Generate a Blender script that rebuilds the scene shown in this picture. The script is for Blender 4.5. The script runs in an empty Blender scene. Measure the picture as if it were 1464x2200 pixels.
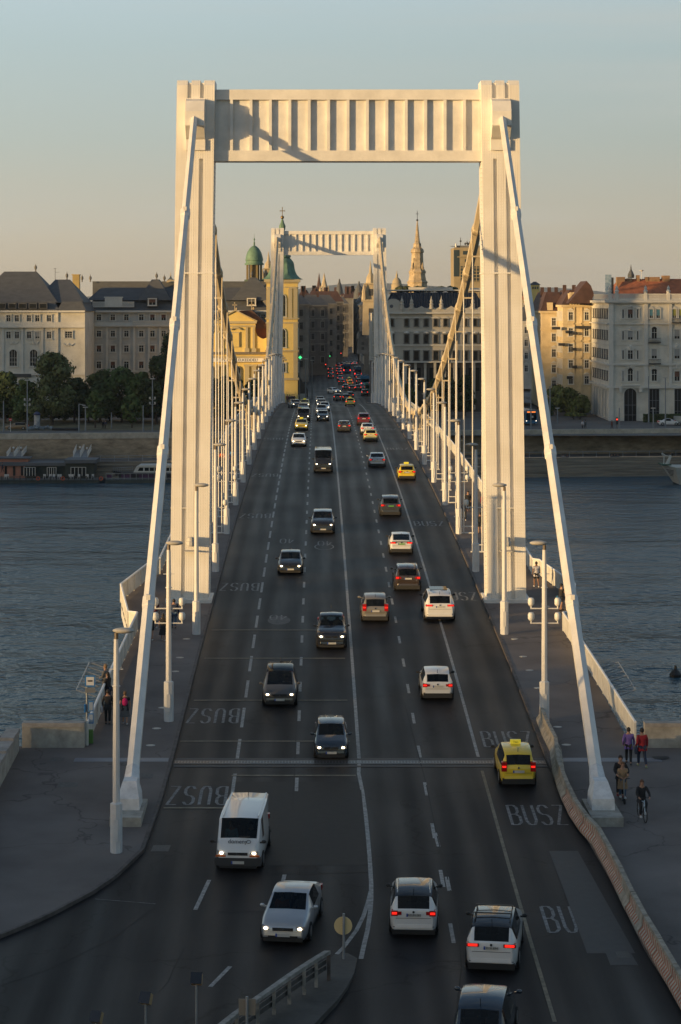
import bpy, bmesh, math, random
from mathutils import Vector, Matrix, Euler
import numpy as np
random.seed(7)
S = bpy.context.scene
COL = S.collection
R = math.radians
# ------------------------------------------------------------------ camera, sky, sun, exposure
CX, CZ, F, VX, HY = -1.94, 33.0, 4750.0, 685.0, 650.0
cd = bpy.data.cameras.new('camera'); cam = bpy.data.objects.new('camera', cd); COL.objects.link(cam)
cam.location = (CX, 0, CZ); cam.rotation_euler = (R(90), 0, 0)
cd.sensor_fit = 'VERTICAL'; cd.sensor_height = 36; cd.lens = F/2200*36
cd.shift_x = (732-VX)/2200; cd.shift_y = -(1100-HY)/2200
cd.clip_start = 1; cd.clip_end = 40000
S.camera = cam
SUN_EL, SUN_AZ = 4.5, 60.0            # elevation; angle between the light's travel and the bridge axis
w = bpy.data.worlds.new('World'); S.world = w; w.use_nodes = True
nt = w.node_tree; bg = nt.nodes['Background']
sky = nt.nodes.new('ShaderNodeTexSky'); sky.sky_type = 'NISHITA'; sky.sun_disc = False
sky.sun_elevation = R(SUN_EL); sky.sun_rotation = R(180+SUN_AZ)
sky.altitude = 150; sky.air_density = 1.0; sky.dust_density = 1.3; sky.ozone_density = 2.2
# low eastern sky opposite the sunset: measured gradient, blended into the physical sky above and behind; thin streaks of high cloud
N = nt.nodes.new; tc = N('ShaderNodeTexCoord'); sep = N('ShaderNodeSeparateXYZ'); nt.links.new(tc.outputs['Generated'], sep.inputs[0])
def wm(op, *ar):
    n = N('ShaderNodeMath'); n.operation = op
    for i, x in enumerate(ar):
        if isinstance(x, (int, float)): n.inputs[i].default_value = x
        else: nt.links.new(x, n.inputs[i])
    return n.outputs[0]
def wmr(x, a, b, c, d):
    n = N('ShaderNodeMapRange'); n.interpolation_type = 'SMOOTHSTEP'; nt.links.new(x, n.inputs[0])
    for i, v in enumerate((a, b, c, d)): n.inputs[i+1].default_value = v
    return n.outputs[0]
rmp = N('ShaderNodeValToRGB'); el = rmp.color_ramp.elements
K_ = 1/(.15*2**.65)
st_ = [(0, (.56, .44, .29)), (.0084, (.56, .465, .33)), (.021, (.545, .475, .355)), (.0316, (.54, .49, .38)), (.0735, (.46, .51, .465)), (.115, (.445, .545, .55)), (.15, (.48, .60, .645))]
el[0].position = 0; el[0].color = (*[c*K_ for c in st_[0][1]], 1); el[1].position = 1; el[1].color = (*[c*K_ for c in st_[-1][1]], 1)
for p_, c_ in st_[1:-1]: q_ = el.new(p_/.15); q_.color = (*[c*K_ for c in c_], 1)
nt.links.new(wm('MULTIPLY', sep.outputs[2], 1/.15), rmp.inputs[0])
dt = wm('ADD', wm('MULTIPLY', sep.outputs[0], .45), wm('MULTIPLY', sep.outputs[1], .89))
fac = wm('MULTIPLY', wmr(sep.outputs[2], .16, .6, 1, 0), wmr(dt, -.1, .6, 0, 1))
mx0 = N('ShaderNodeMix'); mx0.data_type = 'RGBA'; nt.links.new(fac, mx0.inputs[0]); nt.links.new(sky.outputs[0], mx0.inputs[6]); gm_ = N('ShaderNodeVectorMath'); gm_.operation = 'SCALE'; nt.links.new(rmp.outputs[0], gm_.inputs[0]); nt.links.new(wm('ADD', 1.01, wm('MULTIPLY', sep.outputs[0], -.35)), gm_.inputs['Scale']); nt.links.new(gm_.outputs[0], mx0.inputs[7])
mp = N('ShaderNodeMapping'); mp.inputs['Scale'].default_value = (1.1, 1.1, 13); mp.inputs['Rotation'].default_value = (.04, .1, 0); nt.links.new(tc.outputs['Generated'], mp.inputs[0])
nz = N('ShaderNodeTexNoise'); nz.inputs['Scale'].default_value = 2.6; nz.inputs['Detail'].default_value = 7; nz.inputs['Roughness'].default_value = .5; nt.links.new(mp.outputs[0], nz.inputs['Vector'])
mx = N('ShaderNodeMix'); mx.data_type = 'RGBA'; nt.links.new(wmr(nz.outputs['Fac'], .42, .75, 0, .5), mx.inputs[0]); nt.links.new(mx0.outputs[2], mx.inputs[6]); mx.inputs[7].default_value = (.55*K_, .56*K_, .52*K_, 1)
nt.links.new(mx.outputs[2], bg.inputs[0]); bg.inputs[1].default_value = 0.15
sd = bpy.data.lights.new('sun', 'SUN'); sd.energy = 4.25; sd.angle = R(.6); sd.color = (1, .65, .28)
sun = bpy.data.objects.new('sun', sd); COL.objects.link(sun)
LD = Vector((math.sin(R(SUN_AZ))*math.cos(R(SUN_EL)), math.cos(R(SUN_AZ))*math.cos(R(SUN_EL)), -math.sin(R(SUN_EL))))
sun.rotation_euler = LD.to_track_quat('-Z', 'Y').to_euler()
S.view_settings.view_transform = 'Standard'; S.view_settings.look = 'None'; S.view_settings.gamma = 1
S.view_settings.exposure = 0.65
S.cycles.max_bounces = 6; S.cycles.sample_clamp_indirect = 4
# ------------------------------------------------------------------ profile of the deck and unprojection
PY = [0, 60, 75, 90, 105.7, 120, 134, 146, 158.5, 178, 197, 216, 250, 291, 332, 366, 385, 404, 423.5, 436, 455, 480, 507, 540, 40000]
PH = [23.6, 23.6, 23.4, 22.75, 21.95, 21.1, 20.4, 19.95, 19.4, 18.7, 18.15, 17.7, 17.1, 16.9, 17.1, 17.7, 18.15, 18.7, 19.4, 19.95, 20.8, 22.0, 23.0, 23.0, 23.0]
_ys = np.arange(40, 700, 1.0); _hs = np.interp(_ys, PY, PH)
_hs = np.convolve(np.pad(_hs, 6, 'edge'), np.ones(13)/13, 'valid')
def zd(Y): return CZ - float(np.interp(Y, _ys, _hs))
def sc(Y): return F/Y
def P(px, py, Y): return Vector((CX+(px-VX)*Y/F, Y, CZ-(py-HY)*Y/F))
def X_(px, Y): return CX+(px-VX)*Y/F
def Z_(py, Y): return CZ-(py-HY)*Y/F
def G(px, py, dz=0.0, lo=60, hi=700):
    best = None
    Y = lo
    while Y < hi:
        v = HY+(CZ-zd(Y)-dz)*F/Y
        if v <= py: best = Y; break
        Y += .1 if Y < 500 else .5
    Y = best or hi
    return Vector((X_(px, Y), Y, zd(Y)+dz))
# ------------------------------------------------------------------ materials
MC = {}
def lnk(t, a, b): t.links.new(a, b)
def pm(name, col, rough=.6, var=0.0, scale=2.0, bump=0.0, bscale=None, metal=0.0, coat=0.0, emit=None, es=1.0, coord='obj', detail=4, stretch=(1, 1, 1), col2=None, spec=.5):
    if name in MC: return MC[name]
    m = bpy.data.materials.new(name); m.use_nodes = True; t = m.node_tree; b = t.nodes['Principled BSDF']
    b.inputs['Base Color'].default_value = (*col, 1); b.inputs['Roughness'].default_value = rough
    b.inputs['Metallic'].default_value = metal; b.inputs['Coat Weight'].default_value = coat; b.inputs['Coat Roughness'].default_value = .05
    b.inputs['Specular IOR Level'].default_value = spec
    if emit: b.inputs['Emission Color'].default_value = (*emit, 1); b.inputs['Emission Strength'].default_value = es
    if var or bump:
        g = t.nodes.new('ShaderNodeNewGeometry') if coord == 'world' else t.nodes.new('ShaderNodeTexCoord')
        o = g.outputs['Position'] if coord == 'world' else g.outputs['Object']
        mp = t.nodes.new('ShaderNodeMapping'); mp.inputs['Scale'].default_value = stretch; lnk(t, o, mp.inputs[0])
        n = t.nodes.new('ShaderNodeTexNoise'); n.inputs['Scale'].default_value = scale; n.inputs['Detail'].default_value = detail; n.inputs['Roughness'].default_value = .62
        lnk(t, mp.outputs[0], n.inputs['Vector'])
        if var:
            r = t.nodes.new('ShaderNodeValToRGB'); r.color_ramp.elements[0].position = .3; r.color_ramp.elements[1].position = .7
            c2 = col2 or [min(1, c*(1+var)) for c in col]; c1 = [c*(1-var) for c in col]
            r.color_ramp.elements[0].color = (*c1, 1); r.color_ramp.elements[1].color = (*c2, 1)
            lnk(t, n.outputs['Fac'], r.inputs[0]); lnk(t, r.outputs[0], b.inputs['Base Color'])
        if bump:
            n2 = t.nodes.new('ShaderNodeTexNoise'); n2.inputs['Scale'].default_value = bscale or scale*6; n2.inputs['Detail'].default_value = 3
            lnk(t, mp.outputs[0], n2.inputs['Vector'])
            bp = t.nodes.new('ShaderNodeBump'); bp.inputs['Strength'].default_value = min(1, bump); bp.inputs['Distance'].default_value = .05*max(1, bump)
            lnk(t, n2.outputs['Fac'], bp.inputs['Height']); lnk(t, bp.outputs[0], b.inputs['Normal'])
    MC[name] = m; return m
# ------------------------------------------------------------------ mesh builder
class MB:
    def __init__(s): s.v = []; s.f = []; s.m = []
    def add(s, vs, fs, m=0):
        k = len(s.v); s.v += [tuple(v) for v in vs]; s.f += [tuple(i+k for i in f) for f in fs]; s.m += [m]*len(fs); return s
    def box(s, x0, x1, y0, y1, z0, z1, m=0, rz=0, piv=None):
        vs = [(x, y, z) for z in (z0, z1) for x, y in ((x0, y0), (x1, y0), (x1, y1), (x0, y1))]
        if rz:
            c = Vector(piv) if piv else Vector(((x0+x1)/2, (y0+y1)/2, 0)); q = Matrix.Rotation(rz, 3, 'Z')
            vs = [q @ (Vector(v)-c)+c for v in vs]
        return s.add(vs, [(0, 3, 2, 1), (4, 5, 6, 7), (0, 1, 5, 4), (1, 2, 6, 5), (2, 3, 7, 6), (3, 0, 4, 7)], m)
    def frus(s, b, t, m=0):     # two rings of equal length -> closed solid
        n = len(b); k = [(i, (i+1) % n, n+(i+1) % n, n+i) for i in range(n)]
        return s.add(list(b)+list(t), k+[tuple(range(n-1, -1, -1)), tuple(range(n, 2*n))], m)
    def taper(s, cx, cy, z0, z1, a0, b0, a1, b1, m=0, dx=0, dy=0):
        q = lambda a, b, z, ox, oy: [(cx+ox-a, cy+oy-b, z), (cx+ox+a, cy+oy-b, z), (cx+ox+a, cy+oy+b, z), (cx+ox-a, cy+oy+b, z)]
        return s.frus(q(a0, b0, z0, 0, 0), q(a1, b1, z1, dx, dy), m)
    def prism(s, poly, z0, z1, m=0):
        return s.frus([(x, y, z0) for x, y in poly], [(x, y, z1) for x, y in poly], m)
    def vprism(s, poly, y0, y1, m=0):   # polygon in xz, extruded along y
        return s.frus([(x, y0, z) for x, z in poly], [(x, y1, z) for x, z in poly], m)
    def tube(s, p, r, n=8, m=0, cap=True, rot=0):
        p = [Vector(q) for q in p]; r = r if isinstance(r, (list, tuple)) else [r]*len(p); rings = []
        for i, q in enumerate(p):
            d = (p[min(i+1, len(p)-1)]-p[max(i-1, 0)]).normalized()
            a = d.cross(Vector((0, 0, 1)))
            a = Vector((1, 0, 0)) if a.length < 1e-3 else a.normalized()
            b = d.cross(a).normalized()
            rings.append([q+(a*math.cos(2*math.pi*k/n+rot)+b*math.sin(2*math.pi*k/n+rot))*r[i] for k in range(n)])
        fs = []; vs = [v for g in rings for v in g]
        for i in range(len(p)-1):
            for k in range(n): fs.append((i*n+k, i*n+(k+1) % n, (i+1)*n+(k+1) % n, (i+1)*n+k))
        if cap: fs += [tuple(range(n-1, -1, -1)), tuple(range((len(p)-1)*n, len(p)*n))]
        return s.add(vs, fs, m)
    def lathe(s, prof, cx=0, cy=0, cz=0, n=12, m=0, rot=0, sx=1, sy=1):
        vs = [(cx+r*sx*math.cos(2*math.pi*k/n+rot), cy+r*sy*math.sin(2*math.pi*k/n+rot), cz+z) for r, z in prof for k in range(n)]
        fs = [(i*n+k, i*n+(k+1) % n, (i+1)*n+(k+1) % n, (i+1)*n+k) for i in range(len(prof)-1) for k in range(n)]
        fs += [tuple(range(n-1, -1, -1)), tuple(range((len(prof)-1)*n, len(prof)*n))]
        return s.add(vs, fs, m)
    def ell(s, c, r, n=10, k=6, m=0):
        pr = [(max(.02, math.cos(-math.pi/2+math.pi*i/k)), math.sin(-math.pi/2+math.pi*i/k)) for i in range(k+1)]
        vs = [(c[0]+a*r[0]*math.cos(2*math.pi*j/n), c[1]+a*r[1]*math.sin(2*math.pi*j/n), c[2]+b*r[2]) for a, b in pr for j in range(n)]
        fs = [(i*n+j, i*n+(j+1) % n, (i+1)*n+(j+1) % n, (i+1)*n+j) for i in range(k) for j in range(n)]+[tuple(range(n-1, -1, -1)), tuple(range(k*n, k*n+n))]
        return s.add(vs, fs, m)
    def xf(s, M, k=0): s.v = s.v[:k]+[tuple(M @ Vector(v)) for v in s.v[k:]]; return s
    def mesh(s, name, mats, smooth=False, ang=35):
        me = bpy.data.meshes.new(name); me.from_pydata([tuple(v) for v in s.v], [], s.f)
        for m in (mats if isinstance(mats, (list, tuple)) else [mats]): me.materials.append(m)
        me.polygons.foreach_set('material_index', s.m)
        me.update()
        if smooth:
            me.polygons.foreach_set('use_smooth', [True]*len(me.polygons)); me.set_sharp_from_angle(angle=R(ang))
        return me
    def obj(s, name, mats, parent=None, smooth=False, ang=35): return mk(name, s.mesh(name, mats, smooth, ang), parent)
def mk(name, data, parent=None, loc=None):
    o = bpy.data.objects.new(name, data); COL.objects.link(o)
    if parent:
        o.parent = parent
        if parent.type == 'EMPTY' and parent.name not in LOCAL: o.matrix_parent_inverse = Matrix.Translation(-parent.location)
        KIDS.setdefault(parent.name, []).append(o)
    if loc is not None: o.location = loc
    return o
KIDS = {}; LOCAL = set()
def tag(o, label, cat, group=None):
    o['label'] = label; o['category'] = cat
    if group: o['group'] = group
    return o
def thing(name, label, cat, loc=(0, 0, 0), group=None):
    o = bpy.data.objects.new(name, None); COL.objects.link(o); o.location = loc; o.empty_display_size = .3
    return tag(o, label, cat, group)
def struct(o, kind='structure'): o['kind'] = kind; return o
def dup(root, label, loc=None, rot=None, group=None):
    def cp(o, par):
        c = o.copy(); COL.objects.link(c)
        if par: c.parent = par
        for k in KIDS.get(o.name, []): KIDS.setdefault(c.name, []).append(cp(k, c))
        return c
    c = cp(root, None)
    if loc is not None: c.location = loc
    if rot is not None: c.rotation_euler = rot
    if label: c['label'] = label
    if group: c['group'] = group
    return c
def text(name, s, size, loc, rot, m, parent=None, ext=.004, ax='CENTER', sx=1.0):
    cu = bpy.data.curves.new(name, 'FONT'); cu.body = s; cu.size = size; cu.extrude = ext; cu.align_x = ax; cu.align_y = 'CENTER'
    cu.resolution_u = 3; q = bpy.data.objects.new(name, cu); me = bpy.data.meshes.new_from_object(q); bpy.data.objects.remove(q); me.materials.clear(); me.materials.append(m)
    o = mk(name, me, parent, loc); o.rotation_euler = rot; o.scale = (sx, 1, 1); return o
ORD = ['first', 'second', 'third', 'fourth', 'fifth', 'sixth', 'seventh', 'eighth', 'ninth', 'tenth', 'eleventh', 'twelfth', 'thirteenth', 'fourteenth', 'fifteenth', 'sixteenth', 'seventeenth', 'eighteenth', 'nineteenth', 'twentieth']
# ------------------------------------------------------------------ surface materials
WHITE = pm('bridge_paint', (.68, .66, .62), .45, var=.12, scale=.8, coord='world', bump=.12, bscale=7)
def steel():
    m = bpy.data.materials.new('riveted_paint'); m.use_nodes = True; t = m.node_tree; b = t.nodes['Principled BSDF']
    g = t.nodes.new('ShaderNodeNewGeometry'); n = t.nodes.new('ShaderNodeTexNoise'); n.inputs['Scale'].default_value = .5; n.inputs['Detail'].default_value = 6
    lnk(t, g.outputs['Position'], n.inputs['Vector'])
    r = t.nodes.new('ShaderNodeValToRGB'); r.color_ramp.elements[0].position = .3; r.color_ramp.elements[0].color = (.66, .63, .57, 1)
    r.color_ramp.elements[1].position = .7; r.color_ramp.elements[1].color = (.76, .74, .70, 1)
    lnk(t, n.outputs['Fac'], r.inputs[0]); lnk(t, r.outputs[0], b.inputs['Base Color']); b.inputs['Roughness'].default_value = .5
    # rain streaks running down the plates
    smp = t.nodes.new('ShaderNodeMapping'); smp.inputs['Scale'].default_value = (5, 5, .18); sn = t.nodes.new('ShaderNodeTexNoise'); sn.inputs['Scale'].default_value = 1; sn.inputs['Detail'].default_value = 5
    lnk(t, g.outputs['Position'], smp.inputs[0]); lnk(t, smp.outputs[0], sn.inputs['Vector']); smr = t.nodes.new('ShaderNodeMapRange'); smr.inputs[1].default_value = .56; smr.inputs[2].default_value = .75; smr.inputs[3].default_value = 0; smr.inputs[4].default_value = .28
    lnk(t, sn.outputs['Fac'], smr.inputs[0]); smx = t.nodes.new('ShaderNodeMix'); smx.data_type = 'RGBA'; smx.inputs[7].default_value = (.36, .28, .2, 1)
    lnk(t, smr.outputs[0], smx.inputs[0]); lnk(t, r.outputs[0], smx.inputs[6]); lnk(t, smx.outputs[2], b.inputs['Base Color'])
    # rows of rivets: a regular grid of small domes in x and z
    wv = t.nodes.new('ShaderNodeVectorMath'); wv.operation = 'MULTIPLY'; wv.inputs[1].default_value = (6.4, 6.4, 5.2)
    fr = t.nodes.new('ShaderNodeVectorMath'); fr.operation = 'FRACTION'; sb = t.nodes.new('ShaderNodeVectorMath'); sb.operation = 'SUBTRACT'; sb.inputs[1].default_value = (.5, .5, .5)
    s2 = t.nodes.new('ShaderNodeSeparateXYZ'); c2 = t.nodes.new('ShaderNodeCombineXYZ'); ln = t.nodes.new('ShaderNodeVectorMath'); ln.operation = 'LENGTH'
    mr = t.nodes.new('ShaderNodeMapRange'); mr.inputs[1].default_value = .1; mr.inputs[2].default_value = .3; mr.inputs[3].default_value = 1; mr.inputs[4].default_value = 0
    lnk(t, g.outputs['Position'], wv.inputs[0]); lnk(t, wv.outputs[0], fr.inputs[0]); lnk(t, fr.outputs[0], sb.inputs[0]); lnk(t, sb.outputs[0], s2.inputs[0])
    lnk(t, s2.outputs[0], c2.inputs[0]); lnk(t, s2.outputs[2], c2.inputs[1]); lnk(t, c2.outputs[0], ln.inputs[0]); lnk(t, ln.outputs['Value'], mr.inputs[0])
    bp = t.nodes.new('ShaderNodeBump'); bp.inputs['Strength'].default_value = .5; bp.inputs['Distance'].default_value = .022
    lnk(t, mr.outputs[0], bp.inputs['Height']); lnk(t, bp.outputs[0], b.inputs['Normal'])
    return m
RIV = steel()
def asphalt(name, base, streak=True, br=.55):
    m = bpy.data.materials.new(name); m.use_nodes = True; t = m.node_tree; b = t.nodes['Principled BSDF']
    g = t.nodes.new('ShaderNodeNewGeometry')
    def noise(sc_, st, det=5):
        mp = t.nodes.new('ShaderNodeMapping'); mp.inputs['Scale'].default_value = st; n = t.nodes.new('ShaderNodeTexNoise')
        n.inputs['Scale'].default_value = sc_; n.inputs['Detail'].default_value = det; lnk(t, g.outputs['Position'], mp.inputs[0]); lnk(t, mp.outputs[0], n.inputs['Vector']); return n.outputs['Fac']
    n1 = noise(1.0, (1, .035, 1)) if streak else noise(.35, (1, 1, 1))
    n2 = noise(.12, (1, 1, 1)); n3 = noise(30, (1, 1, 1), 2)
    def mth(op, a, bb):
        k = t.nodes.new('ShaderNodeMath'); k.operation = op
        for i, x in enumerate((a, bb)):
            if isinstance(x, (int, float)): k.inputs[i].default_value = x
            else: lnk(t, x, k.inputs[i])
        return k.outputs[0]
    s = mth('ADD', mth('MULTIPLY', n1, .5), mth('ADD', mth('MULTIPLY', n2, .4), mth('MULTIPLY', n3, .25)))
    if streak:
        sp = t.nodes.new('ShaderNodeSeparateXYZ'); lnk(t, g.outputs['Position'], sp.inputs[0])
        wv = mth('COSINE', mth('MULTIPLY', mth('ADD', sp.outputs[0], .0), 2*math.pi/1.46), 0)
        s = mth('ADD', s, mth('MULTIPLY', wv, .07))
    r = t.nodes.new('ShaderNodeValToRGB'); r.color_ramp.elements[0].position = .35; r.color_ramp.elements[1].position = .8
    r.color_ramp.elements[0].color = (*[c*.68 for c in base], 1); r.color_ramp.elements[1].color = (*[c*1.4 for c in base], 1)
    lnk(t, s, r.inputs[0]); lnk(t, r.outputs[0], b.inputs['Base Color'])
    r2 = t.nodes.new('ShaderNodeMapRange'); r2.inputs[1].default_value = .35; r2.inputs[2].default_value = .8; r2.inputs[3].default_value = br+.12; r2.inputs[4].default_value = br-.1
    lnk(t, s, r2.inputs[0]); lnk(t, r2.outputs[0], b.inputs['Roughness'])
    b.inputs['Specular IOR Level'].default_value = .14 if streak else .15
    # cracks
    v = t.nodes.new('ShaderNodeTexVoronoi'); v.feature = 'DISTANCE_TO_EDGE'; v.inputs['Scale'].default_value = .11
    mp = t.nodes.new('ShaderNodeMapping'); nn = t.nodes.new('ShaderNodeTexNoise'); nn.inputs['Scale'].default_value = .8; va = t.nodes.new('ShaderNodeVectorMath'); va.operation = 'MULTIPLY_ADD'
    va.inputs[1].default_value = (2.5, 2.5, 0); lnk(t, g.outputs['Position'], nn.inputs['Vector']); lnk(t, nn.outputs['Color'], va.inputs[0]); lnk(t, g.outputs['Position'], va.inputs[2]); lnk(t, va.outputs[0], v.inputs['Vector'])
    cmr = t.nodes.new('ShaderNodeMapRange'); cmr.inputs[1].default_value = .0; cmr.inputs[2].default_value = .008; cmr.inputs[3].default_value = .25 if streak else .6; cmr.inputs[4].default_value = 1
    lnk(t, v.outputs[0], cmr.inputs[0])
    mm = t.nodes.new('ShaderNodeMix'); mm.data_type = 'RGBA'; mm.blend_type = 'MULTIPLY'; mm.inputs[0].default_value = 1
    lnk(t, r.outputs[0], mm.inputs[6]); lnk(t, cmr.outputs[0], mm.inputs[7]); lnk(t, mm.outputs[2], b.inputs['Base Color'])
    bp = t.nodes.new('ShaderNodeBump'); bp.inputs['Strength'].default_value = .35; bp.inputs['Distance'].default_value = .01
    lnk(t, n3, bp.inputs['Height']); lnk(t, bp.outputs[0], b.inputs['Normal'])
    return m
ROAD = asphalt('road_asphalt', (.0155, .0148, .016)); PAVE = asphalt('footway_asphalt', (.155, .136, .126), False, .85)
MARK = pm('road_paint', (.24, .24, .23), .6, var=.45, scale=5, coord='world', col2=(.36, .36, .35))
MARKW = pm('worn_road_paint', (.15, .15, .15), .7, var=.6, scale=5, coord='world', col2=(.27, .27, .27))
STONE = pm('stone', (.20, .175, .15), .85, var=.35, scale=.9, bump=.5, bscale=9, coord='world')
CONC = pm('concrete', (.33, .31, .27), .85, var=.3, scale=1.6, bump=.3, coord='world')
KERB = pm('kerb_stone', (.09, .075, .068), .8, var=.4, scale=2, coord='world', bump=.3)
DARK = pm('dark_plastic', (.015, .015, .016), .5)
GALV = pm('galvanised_steel', (.30, .32, .34), .45, metal=.5, var=.15, scale=3)
# ------------------------------------------------------------------ setting: water, road, pavements, quays, hills
def strip(name, ys, fl, fr, dz, mat, thick=0, nx=1):
    mb = MB(); n = nx+1
    for Y in ys:
        a, b = fl(Y), fr(Y)
        for i in range(n): mb.v.append((a+(b-a)*i/nx, Y, zd(Y)+dz))
    for j in range(len(ys)-1):
        for i in range(nx): mb.f.append((j*n+i, j*n+i+1, (j+1)*n+i+1, (j+1)*n+i)); mb.m.append(0)
    if thick:
        k = len(mb.v)
        for Y in ys:
            a, b = fl(Y), fr(Y); mb.v += [(a, Y, zd(Y)+dz-thick), (b, Y, zd(Y)+dz-thick)]
        for j in range(len(ys)-1):
            mb.f += [(j*n, (j+1)*n, k+2*j+2, k+2*j), (j*n+nx, k+2*j+1, k+2*j+3, (j+1)*n+nx), (k+2*j, k+2*j+2, k+2*j+3, k+2*j+1)]; mb.m += [0]*3
        J = len(ys)-1
        mb.f += [tuple(range(n-1, -1, -1))[:0] or (0, k, k+1, nx), (J*n, J*n+nx, k+2*J+1, k+2*J)]; mb.m += [0]*2
    return mb.obj(name, mat)
XL = [(60, -45), (66, -33), (70, -25), (75, -18.5), (78, -15.5), (80.5, -13.5), (82.7, -12.1), (85.6, -10.7), (87.6, -9.97), (91.2, -9.14), (98.5, -8.95), (105, -8.9), (900, -8.9)]
XR = [(60, 10.9), (72, 10.2), (79, 9.75), (87.5, 9.6), (94, 9.3), (105, 8.95), (900, 8.95)]
fL = lambda Y: float(np.interp(Y, *zip(*XL))); fR = lambda Y: float(np.interp(Y, *zip(*XR)))
ysn = [60+.8*i for i in range(60)]+[108+2.0*i for i in range(200)]
ysr = [y for y in ysn if y <= 506]
struct(strip('road', ysr, fL, fR, 0, ROAD))
near = [y for y in ysr if y <= 108]; far_ = [108]+[y for y in ysr if y > 108]
def bay(Y, s):      # outer edge of the footway, widening round the pylons
    o = 13.35
    for c in (146.5, 435.5):
        d = abs(Y-c)
        if d < 10.5: o = max(o, 15.1-(15.1-13.7)*d/10.5)
    return o*s
mbw = struct(strip('pavement', near, lambda Y: -48, lambda Y: fL(Y)-.16, .13, PAVE)); struct(strip('pavement', near, lambda Y: fR(Y)+.16, lambda Y: 48, .13, PAVE))
yb = sorted(set(far_+[135.9, 136.1, 156.9, 157.1, 425, 425.1, 446, 446.1]))
struct(strip('pavement', yb, lambda Y: bay(Y, -1), lambda Y: fL(Y)-.16, .13, PAVE)); struct(strip('pavement', yb, lambda Y: fR(Y)+.16, lambda Y: bay(Y, 1), .13, PAVE))
for f, a, b in ((fL, -.16, 0), (fR, 0, .16)):
    struct(strip('kerb', ysr, lambda Y, f=f, a=a: f(Y)+a, lambda Y, f=f, b=b: f(Y)+b, .15, KERB, .4))
# road and footway joints, cover plates
def patch(name, pts, mat, dz, sub=0):     # ground polygon from photo-plane points resolved on the road surface
    mb = MB(); vs = [G(x, y, dz) for x, y in pts]; mb.add(vs, [tuple(range(len(vs)))]); o = mb.obj(name, mat); struct(o); return o
def line(name, X0, Y0, X1, Y1, wd, mat, dz=.006, step=2.0):
    mb = MB(); n = max(1, int(math.hypot(X1-X0, Y1-Y0)/step)); d = Vector((X1-X0, Y1-Y0)).normalized(); nx, ny = d.y*wd/2, -d.x*wd/2
    return pline([(X0+(X1-X0)*i/n, Y0+(Y1-Y0)*i/n) for i in range(n+1)], wd, dz)
def pline(pts, wd, dz=.006):
    mb = MB(); vs = []
    for i, (x, y) in enumerate(pts):
        a = Vector(pts[max(0, i-1)]); b = Vector(pts[min(len(pts)-1, i+1)]); d = (b-a).normalized()
        w = wd[i] if isinstance(wd, list) else wd
        vs += [(x-d.y*w/2, y+d.x*w/2, zd(y)+dz), (x+d.y*w/2, y-d.x*w/2, zd(y)+dz)]
    mb.add(vs, [(2*i+1, 2*i+3, 2*i+2, 2*i) for i in range(len(pts)-1)]); return mb
def join(lst):
    r = MB()
    for m in lst: r.add(m.v, m.f)
    return r
mk_l = []
cen = [(0, y) for y in range(500, 111, -3)]+[(.0, 109), (0, 106)]+[tuple(G(x, y)[:2]) for x, y in ((771, 1662), (779, 1700), (786, 1750), (791, 1800), (795, 1850), (798, 1900), (798, 1930), (796, 1960), (790, 2000), (783, 2030), (776, 2062))]
mk_l.append(pline(cen, .17))
mk_l.append(pline([tuple(G(x, y)[:2]) for x, y in ((797, 1915), (791, 1940), (781, 1970), (766, 2000), (750, 2022), (738, 2038), (724, 2052))], .16))
def dashes(X, y0, y1, pitch, ln, wd=.13, fx=None):
    Y = y0; out = []
    while Y < y1:
        out.append(line('', fx(Y) if fx else X, Y, fx(Y+ln) if fx else X, Y+ln, wd, None, step=1)); Y += pitch
    return out
mk_l += dashes(-5.85, 93, 500, 6.4, 4.1, .16); mk_l += dashes(-2.95, 94, 500, 6.5, 2.3, .16); mk_l += dashes(2.95, 80, 500, 6.6, 2.2, .15)
mk_l.append(pline([(5.75, y) for y in range(500, 109, -3)]+[(5.75, 106.5)], .15))
mk_l += [join([pline([tuple(G(a, b)[:2]), tuple(G(c, d)[:2])], .16)]) for a, b, c, d in ((450, 1892, 420, 1955), (612, 1880, 603, 1915), (495, 2078, 452, 2122), (630, 1750, 626, 1815), (960, 1885, 966, 1915), (935, 1790, 943, 1820))]
struct(join(mk_l).obj('road_marking', MARK))
wl = [pline([(5.75, y) for y in (104, 96, 88, 80, 72)], .14)]
for yy, x0, x1 in ((137, -8.6, -.4), (128.5, -8.6, -.4), (118, -8.6, -.4), (109.5, -8.8, -.4), (103.2, -6, -.2), (97.8, -8.8, -4.9)):
    wl.append(pline([(x0, yy), (x1, yy)], .28))
struct(join(wl).obj('road_marking', pm('yellowish_worn_paint', (.17, .145, .10), .7, var=.4, scale=3, coord='world')))
LET = {'B': [[(0, 0), (0, 1), (.5, 1), (.72, .88), (.72, .65), (.5, .53), (0, .53)], [(.5, .53), (.8, .42), (.8, .12), (.5, 0), (0, 0)]],
       'U': [[(0, 1), (0, .2), (.2, 0), (.6, 0), (.8, .2), (.8, 1)]], 'S': [[(.8, .85), (.6, 1), (.2, 1), (0, .85), (0, .65), (.2, .53), (.6, .5), (.8, .35), (.8, .15), (.6, 0), (.2, 0), (0, .15)]],
       'Z': [[(0, 1), (.8, 1), (0, 0), (.8, 0)]], '4': [[(.6, 0), (.6, 1), (0, .3), (.85, .3)]], '0': [[(.2, 0), (.6, 0), (.8, .2), (.8, .8), (.6, 1), (.2, 1), (0, .8), (0, .2), (.2, 0)]]}
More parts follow.
